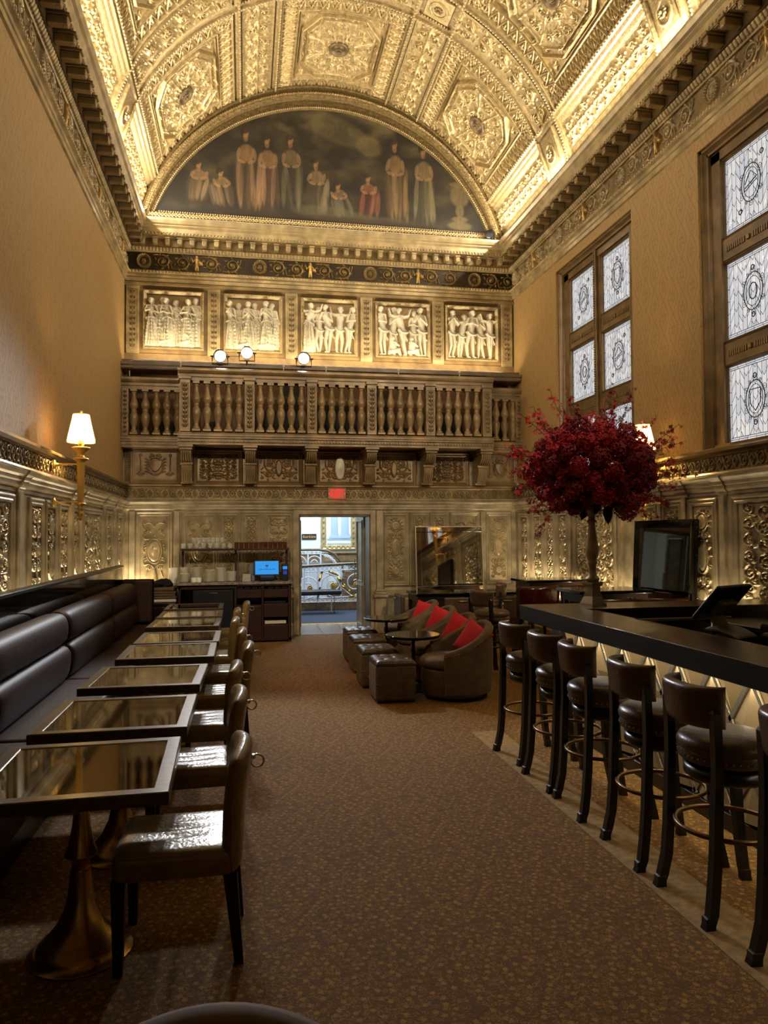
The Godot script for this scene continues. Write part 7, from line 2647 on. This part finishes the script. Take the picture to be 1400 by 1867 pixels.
func sconces() -> void:
	for q in [[-1.65, -8.06, "gilt wall torch lamp with a pleated cream shade on the left wall", 1.0], [4.50, -7.90, "lit wall lamp with a cream shade on the right wall, half hidden by the flowers", -1.0]]:
		var s: float = q[3]
		var o := thing("wall_sconce", q[2], "wall lamp", Vector3(q[0], 0, q[1]))
		var m := MB.new()
		m.lathe([[0.0, 1.86], [0.012, 1.87], [0.02, 1.885], [0.012, 1.90], [0.022, 1.92], [0.03, 1.94], [0.018, 1.955], [0.026, 1.97], [0.034, 1.995], [0.022, 2.01], [0.05, 2.03], [0.052, 2.04], [0.03, 2.05]], 16)
		part(o, "finial", m, mats.lamp_gilt)
		m = MB.new()
		var rows := []
		for r in [[2.045, 0.026], [2.2, 0.03], [2.46, 0.037]]:
			var row := PackedVector3Array()
			for k in 49:
				var a := TAU * (k % 48) / 48
				var rr: float = r[1] * (1.0 + 0.10 * cos(a * 12.0))
				row.append(Vector3(cos(a) * rr, r[0], sin(a) * rr))
			rows.append(row)
		m.grid(rows)
		part(o, "fluted_shaft", m, mats.lamp_gilt)
		m = MB.new()
		m.lathe([[0.036, 2.455], [0.045, 2.47], [0.07, 2.485], [0.076, 2.495], [0.06, 2.505], [0.034, 2.515], [0.034, 2.54], [0.045, 2.565], [0.075, 2.59], [0.09, 2.60], [0.09, 2.61], [0.07, 2.615], [0.0, 2.612]], 20)
		part(o, "cup", m, mats.lamp_gilt)
		for y in [2.435, 2.05]:
			m = MB.new()
			m.tube(PackedVector3Array([Vector3(0, y, 0), Vector3(-s * 0.12, y + 0.004, 0), Vector3(-s * 0.24, y, 0)]), 0.011, 8)
			m.lathe([[0.0, 0.0], [0.05, 0.0], [0.045, 0.015], [0.02, 0.022], [0.012, 0.05], [0.0, 0.05]], 14, Transform3D(Basis(Vector3(0, s, 0), Vector3(s, 0, 0), Vector3(0, 0, -1)), Vector3(-s * 0.262, y, 0)))
			part(o, "wall_arm", m, mats.lamp_gilt)
		# pleated shade, a thin skin that glows
		m = MB.new()
		rows = []
		for r in [[2.665, 0.135], [2.71, 0.127], [2.80, 0.108], [2.90, 0.088], [2.95, 0.078]]:
			var row := PackedVector3Array()
			for k in 121:
				var a := TAU * (k % 120) / 120
				var rr: float = r[1] * (1.0 + 0.012 * cos(a * 30.0 + (r[0] - 2.66) * 16.0))
				row.append(Vector3(cos(a) * rr, r[0], sin(a) * rr))
			rows.append(row)
		m.grid(rows)
		part(o, "lamp_shade", m, M("shade_silk", Color(0.96, 0.89, 0.68), 0.8, 0.0, {"backlight_enabled": true, "backlight": Color(1.0, 0.95, 0.80)}) if s > 0 else mats.shade_silk)
		m = MB.new()
		for r in [[2.665, 0.137], [2.95, 0.079]]:
			m.tube(ring_points(Vector3(0, r[0], 0), r[1], 32), 0.004, 5, -1.0, true)
		m.rbox(Vector3(0, 2.975, 0), Vector3(0.032, 0.036, 0.032), 0.015, 2)
		m.tube(PackedVector3Array([Vector3(0, 2.61, 0), Vector3(0, 2.96, 0)]), 0.005, 6)
		for k in 3:
			var a := TAU * k / 3
			m.tube(PackedVector3Array([Vector3(0, 2.95, 0), Vector3(cos(a) * 0.078, 2.95, sin(a) * 0.078)]), 0.003, 4)
		part(o, "shade_ring", m, mats.lamp_gilt)
		var bm := MB.new()
		bm.rbox(Vector3.ZERO, Vector3(0.035, 0.06, 0.035), 0.016, 3)
		for k in 2:
			var x := (k - 0.5) * 0.09
			var cm := MB.new()
			cm.lathe([[0.0, 2.61], [0.014, 2.61], [0.022, 2.635], [0.022, 2.65], [0.014, 2.655], [0.014, 2.70], [0.0, 2.70]], 12, Transform3D(Basis(), Vector3(0, 0, x)))
			part(o, "candle_holder", cm, mats.lamp_gilt)
			part(o, "bulb", bm, glow("bulb_glow", Color(1.0, 0.78, 0.42), 12.0), Vector3(0, 2.735, x))
			omni("bulb_light", o, Vector3(0, 2.735, x), Color(1.0, 0.84, 0.54), 0.75, 0.02)

func fittings() -> void:
	# stage lights on the balcony ledge
	var sp := [[-0.409, 4.66, "leftmost of the three lit stage spotlights above the balcony", 8.0], [0.027, 4.73, "middle of the three lit stage spotlights above the balcony", 0.0], [0.971, 4.67, "right one of the three lit stage spotlights above the balcony", -12.0]]
	for q in sp:
		var pos := Vector3(q[0], q[1], -12.5)
		var o := thing("stage_spotlight", q[2], "spotlight", pos, 0, "")
		var tilt := Basis(Vector3.UP, deg_to_rad(q[3])) * Basis(Vector3.RIGHT, deg_to_rad(22.0))
		var zf := Basis(Vector3.RIGHT, Vector3(0, 0, 1), Vector3(0, -1, 0))
		var m := MB.new()
		m.lathe([[0.0, -0.20], [0.06, -0.19], [0.085, -0.13], [0.09, -0.02], [0.10, 0.0], [0.10, 0.06], [0.092, 0.06], [0.092, 0.03]], 22, Transform3D(tilt * zf, Vector3.ZERO))
		part(o, "housing", m, mats.black_paint)
		m = MB.new()
		m.lathe([[0.092, 0.03], [0.07, 0.045], [0.035, 0.053], [0.0, 0.055]], 22, Transform3D(tilt * zf, Vector3.ZERO))
		part(o, "lens", m, glow("spot_lens", Color(0.95, 0.97, 1.0), 6.0))
		m = MB.new()
		m.tube(PackedVector3Array([Vector3(-0.125, 0, -0.05), Vector3(-0.125, -0.13, -0.05), Vector3(0.125, -0.13, -0.05), Vector3(0.125, 0, -0.05)]), 0.010, 6)
		for s in [-1.0, 1.0]:
			m.tube(PackedVector3Array([Vector3(s * 0.09, 0, -0.05), Vector3(s * 0.155, 0, -0.05)]), 0.014, 6)
		m.tube(PackedVector3Array([Vector3(0, -0.13, -0.05), Vector3(0, 4.53 - q[1], -0.05)]), 0.016, 6)
		part(o, "yoke", m, mats.black_paint)
		for k in 4:
			m = MB.new()
			var a := TAU * k / 4
			m.box(Vector3(cos(a) * 0.11, sin(a) * 0.11, 0.075), Vector3(0.09 if k % 2 else 0.004, 0.004 if k % 2 else 0.09, 0.05), 0.001, Transform3D(tilt, Vector3.ZERO))
			part(o, "barn_door", m, mats.black_paint)
		var l := SpotLight3D.new()
		l.name = "beam"
		l.light_color = Color(0.95, 0.97, 1.0)
		l.light_energy = 12.0
		l.light_size = 0.08
		l.spot_angle = 24.0
		l.spot_range = 30.0
		l.spot_attenuation = 2.0
		l.spot_angle_attenuation = 0.6
		l.shadow_enabled = true
		o.add_child(l)
		l.transform = Transform3D(Basis(Vector3.UP, deg_to_rad(q[3])) * Basis(Vector3.RIGHT, deg_to_rad(26.0)) * Basis(Vector3.UP, PI), tilt * Vector3(0, 0, 0.12))
	# their likes behind the camera
	for x in [-1.5, 4.35]:
		var h := MB.new()
		h.lathe([[0.0, -0.32], [0.07, -0.30], [0.10, -0.2], [0.11, -0.03], [0.11, 0.0], [0.0, -0.01]], 20, Transform3D(Basis(Vector3.RIGHT, deg_to_rad(-110.0)), Vector3.ZERO))
		var w := thing("wash_spotlight", "black spotlight under the left cornice behind the camera" if x < 0 else "black spotlight under the right cornice behind the camera", "spotlight", Vector3(x, 6.3, -1.16))
		part(w, "housing", h, mats.black_paint)
		var lm := MB.new()
		lm.lathe([[0.10, 0.002], [0.0, 0.004]], 20, Transform3D(Basis(Vector3.RIGHT, deg_to_rad(-110.0)), Vector3.ZERO))
		part(w, "lens", lm, glow("wash_lens", Color(1.0, 0.93, 0.80), 3.0))
		h = MB.new()
		h.tube(PackedVector3Array([Vector3(0, 0.05, 0.1), Vector3(0, 0.40, 0.1)]), 0.02, 6)
		part(w, "stem", h, mats.black_paint)
	# exit sign
	var e := thing("exit_sign", "small lit sign with red EXIT letters and arrows over the doorway", "sign", Vector3(1.555, 2.415, -12.85))
	part(e, "case", bx(Vector3(-0.16, -0.10, -0.03), Vector3(0.16, 0.10, 0.025), 0.012), M("sign_grey", Color(0.52, 0.44, 0.36), 0.5))
	var red := glow("exit_red", Color(1.0, 0.05, 0.10), 1.5)
	part(e, "lettering", lettering("EXIT", 0.185, false, "Droid Sans", true), red, Vector3(0, 0, 0.027), Basis.from_scale(Vector3(0.62, 1.0, 1)))
	var m := MB.new()
	for s in [-1.0, 1.0]:
		m.tri(Vector3(s * 0.148, 0, 0.027), Vector3(s * 0.128, 0.026, 0.027), Vector3(s * 0.128, -0.026, 0.027), Vector3(0, 0, 1))
	part(e, "arrow", m, red)
	omni("exit_light", e, Vector3(0, -0.02, 0.12), Color(1.0, 0.15, 0.15), 0.012, 0.08)
	# small speaker in the cornice corner, conduit on the left
	m = MB.new()
	m.box(Vector3.ZERO, Vector3(0.14, 0.20, 0.14), 0.012)
	var s := thing("loudspeaker", "small black loudspeaker in the right corner of the cornice", "speaker", Vector3(4.33, 7.055, -12.73), -35.0)
	part(s, "box", m, mats.black_plastic)
	m = MB.new()
	m.lathe([[0.055, 0.0], [0.05, 0.006], [0.02, 0.002], [0.0, 0.004]], 16, Transform3D(Basis(Vector3.RIGHT, Vector3(0, 0, 1), Vector3(0, -1, 0)), Vector3(0, 0, 0.071)))
	part(s, "cone", m, mats.black_paint)
	m = MB.new()
	m.tube(PackedVector3Array([Vector3(-1.86, 4.32, -12.72), Vector3(-1.86, 4.50, -12.70), Vector3(-1.84, 4.56, -12.66), Vector3(-1.78, 4.575, -12.63), Vector3(-1.6, 4.575, -12.62)]), 0.010, 6)
	single("cable", m, mats.paper, "pale cable bent over the left end of the balcony ledge", "cable")
	for x in [-1.02, 0.62, 1.32, 2.55, 3.62]:
		m = MB.new()
		m.tube(PackedVector3Array([Vector3(0, 0, 0), Vector3(0, 0.07, 0)]), 0.008, 6)
		m.rbox(Vector3(0, 0.085, 0), Vector3(0.04, 0.035, 0.04), 0.012, 2)
		single("ledge_lamp", m, mats.paper, "tiny pale lamp head standing on the balcony rail", "lamp", Vector3(x, 4.40, -12.33), 0, "tiny lamp heads on the balcony rail")

func flowers() -> void:
	var base := Vector3(2.985, 1.072, -6.12)
	var v := thing("flower_stand", "tall pewter baluster vase on a square stepped foot standing on the bar", "vase", base)
	var m := MB.new()
	for q in [[0.118, 0.0, 0.112, 0.02], [0.108, 0.02, 0.075, 0.085], [0.078, 0.085, 0.078, 0.10], [0.068, 0.10, 0.062, 0.17], [0.075, 0.17, 0.088, 0.19], [0.088, 0.19, 0.088, 0.205], [0.07, 0.205, 0.045, 0.215]]:
		m.lathe([[q[0], q[1]], [q[2], q[3]]], 4, Transform3D(Basis(Vector3.UP, 0.3), Vector3.ZERO), true)
	part(v, "foot", m, mats.pewter)
	m = MB.new()
	m.lathe([[0.05, 0.21], [0.062, 0.225], [0.06, 0.24], [0.036, 0.26], [0.03, 0.31], [0.036, 0.36], [0.045, 0.37], [0.035, 0.385], [0.04, 0.40], [0.055, 0.44], [0.058, 0.49], [0.048, 0.56], [0.036, 0.64], [0.030, 0.70], [0.034, 0.72], [0.044, 0.725], [0.044, 0.74], [0.03, 0.75], [0.032, 0.78], [0.06, 0.83], [0.065, 0.84], [0.055, 0.84], [0.0, 0.82]], 28)
	part(v, "stem", m, mats.pewter)
	var g := RandomNumberGenerator.new()
	g.seed = 77
	var f := thing("flower_arrangement", "big round arrangement of dark red hydrangeas and orchid sprays in the pewter vase", "flowers", base + Vector3(0.02, 1.15, 0))
	var reds := [M("petal_wine", Color(0.50, 0.025, 0.085), 0.6, 0.0, {"backlight_enabled": true, "backlight": Color(0.12, 0.01, 0.02)}), M("petal_red", Color(0.66, 0.045, 0.12), 0.6, 0.0, {"backlight_enabled": true, "backlight": Color(0.12, 0.01, 0.02)}), M("petal_rose", Color(0.80, 0.20, 0.25), 0.6, 0.0, {"backlight_enabled": true, "backlight": Color(0.15, 0.02, 0.04)})]
	var leaf_m := M("leaf_green", Color(0.075, 0.10, 0.05), 0.5)
	var twig_m := M("twig", Color(0.16, 0.10, 0.06), 0.8)
	# hydrangea heads: a ball of four-petalled florets
	var heads := []
	for k in 3:
		m = MB.new()
		for j in 74:
			var y := 1.0 - 2.0 * (j + 0.5) / 74
			var a := j * 2.399963 + k
			var d := Vector3(cos(a) * sqrt(1 - y * y), y, sin(a) * sqrt(1 - y * y))
			var c := d * (0.088 + g.randf_range(-0.012, 0.014))
			var up := (d + Vector3(g.randf_range(-0.4, 0.4), g.randf_range(-0.4, 0.4), g.randf_range(-0.4, 0.4))).normalized()
			var u := up.cross(Vector3(0.3, 0.8, 0.5)).normalized()
			var w := up.cross(u)
			var r := g.randf_range(0.019, 0.026)
			for p in 4:
				var an := TAU * p / 4 + j
				var e := u * cos(an) + w * sin(an)
				var s := u * -sin(an) + w * cos(an)
				var q0 := c
				var q1 := c + e * r * 0.6 + s * r * 0.55 + up * 0.004
				var q2 := c + e * r * 1.1 - up * 0.004
				var q3 := c + e * r * 0.6 - s * r * 0.55 + up * 0.004
				m.tri(q0, q1, q2, up)
				m.tri(q0, q2, q3, up)
		heads.append(m.mesh())
	# a spray: a bent twig with small starry flowers
	var sprays := []
	for k in 4:
		m = MB.new()
		var tw := MB.new()
		var L := 0.34 + 0.05 * k
		var pts := PackedVector3Array()
		for j in 9:
			var s := j / 8.0
			pts.append(Vector3(0.05 * sin(s * 3.0 + k), L * s, 0.10 * s * s))
		tw.tube(pts, 0.004, 4, 0.0015)
		for j in 46:
			var s := g.randf_range(0.12, 1.02)
			var at := Vector3(0.05 * sin(s * 3.0 + k), L * s, 0.10 * s * s)
			var off := Vector3(g.randf_range(-1, 1), g.randf_range(-0.6, 0.6), g.randf_range(-1, 1)).normalized() * g.randf_range(0.015, 0.075) * (1.15 - 0.6 * s)
			tw.tube(PackedVector3Array([at, at + off]), 0.0016, 3)
			var c := at + off
			var up := off.normalized()
			var u := up.cross(Vector3(0.3, 0.8, 0.5)).normalized()
			var w := up.cross(u)
			var r := g.randf_range(0.016, 0.025)
			for p in 5:
				var an := TAU * p / 5 + j
				var e := u * cos(an) + w * sin(an) + up * 0.35
				var sd := u * -sin(an) + w * cos(an)
				m.tri(c, c + e * r * 0.55 + sd * r * 0.28, c + e * r, up)
				m.tri(c, c + e * r, c + e * r * 0.55 - sd * r * 0.28, up)
		sprays.append([m.mesh(), tw.mesh()])
	var lf := MB.new()
	lf.pad(func(u, v): return [Vector3((v - 0.5) * 0.085 * sin(PI * clampf(u * 0.92 + 0.06, 0, 1)), 0.14 * u, -0.05 * u * u + 0.012 * absf(v - 0.5)), Vector3(0, 0, 1)], 12, 8, 0.0015, 4.0)
	var lfm := lf.mesh()
	var aim := func(d: Vector3) -> Basis:
		var y := d.normalized()
		var x := y.cross(Vector3(0.2, 0.3, 0.93)).normalized()
		return Basis(x, y, x.cross(y))
	# a dark core of leaves, the heads over it, sprays reaching out
	for k in 60:
		var y := 1.0 - 2.0 * (k + 0.5) / 60
		var a := k * 2.399963
		var d := Vector3(cos(a) * sqrt(1 - y * y), y, sin(a) * sqrt(1 - y * y))
		var c := d * Vector3(0.34, 0.27, 0.34)
		part(f, "leaf", lfm, leaf_m, c, aim.call(d + Vector3(g.randf_range(-0.5, 0.5), g.randf_range(-0.6, 0.4), g.randf_range(-0.5, 0.5))) * Basis(Vector3.UP, g.randf() * TAU))
	for k in 78:
		var y := 1.0 - 1.88 * (k + 0.5) / 78
		var a := k * 2.399963 + 0.5
		var d := Vector3(cos(a) * sqrt(maxf(0, 1 - y * y)), y, sin(a) * sqrt(maxf(0, 1 - y * y)))
		var rr := g.randf_range(0.82, 1.08)
		var c := d * Vector3(0.50, 0.39, 0.50) * rr + Vector3(0, 0.02, 0)
		part(f, "hydrangea_head", heads[k % 3], reds[0 if g.randf() < 0.6 else 1], c, Basis(Vector3.UP, g.randf() * TAU) * Basis(Vector3.RIGHT, g.randf() * TAU) * g.randf_range(0.8, 1.12))
	for k in 58:
		var y := 1.0 - 1.75 * (k + 0.5) / 58
		var a := k * 2.399963 + 1.7
		var d := Vector3(cos(a) * sqrt(maxf(0, 1 - y * y)), y + 0.12, sin(a) * sqrt(maxf(0, 1 - y * y)))
		var c := d.normalized() * Vector3(0.36, 0.30, 0.36)
		var b: Basis = aim.call(d + Vector3(g.randf_range(-0.3, 0.3), g.randf_range(-0.35, 0.3), g.randf_range(-0.3, 0.3))) * Basis(Vector3.UP, g.randf() * TAU)
		var s = sprays[k % 4]
		var p := part(f, "orchid_spray", s[0], reds[1 if g.randf() < 0.45 else (2 if g.randf() < 0.7 else 0)], c, b * g.randf_range(0.75, 1.05))
		stuff(p)
		part(p, "twig", s[1], twig_m)
	# long wands at the edges
	for q in [[Vector3(-0.55, 0.30, 0.1), 1.0], [Vector3(-0.52, 0.05, 0.1), 0.95], [Vector3(-0.45, -0.34, 0.2), 1.0], [Vector3(0.5, 0.22, 0.1), 1.0], [Vector3(0.12, 0.62, 0.0), 0.9], [Vector3(0.55, -0.05, 0.1), 1.0], [Vector3(-0.25, 0.55, 0.0), 0.9], [Vector3(0.35, 0.6, 0.1), 0.9], [Vector3(0.6, 0.15, 0.0), 1.0], [Vector3(-0.6, 0.18, 0.0), 0.9]]:
		var d: Vector3 = q[0]
		var s = sprays[3]
		var p := part(f, "orchid_spray", s[0], reds[2 if d.x < 0 else 0], d.normalized() * 0.38, aim.call(d) * Basis(Vector3.UP, g.randf() * TAU) * q[1])
		stuff(p)
		part(p, "twig", s[1], twig_m)
	for k in 14:
		var d := Vector3(g.randf_range(-1, 1), g.randf_range(-1.0, -0.2), g.randf_range(-0.3, 1)).normalized()
		part(f, "leaf", lfm, leaf_m, d * 0.36, aim.call(d + Vector3(0, -0.1, 0)) * 0.9)
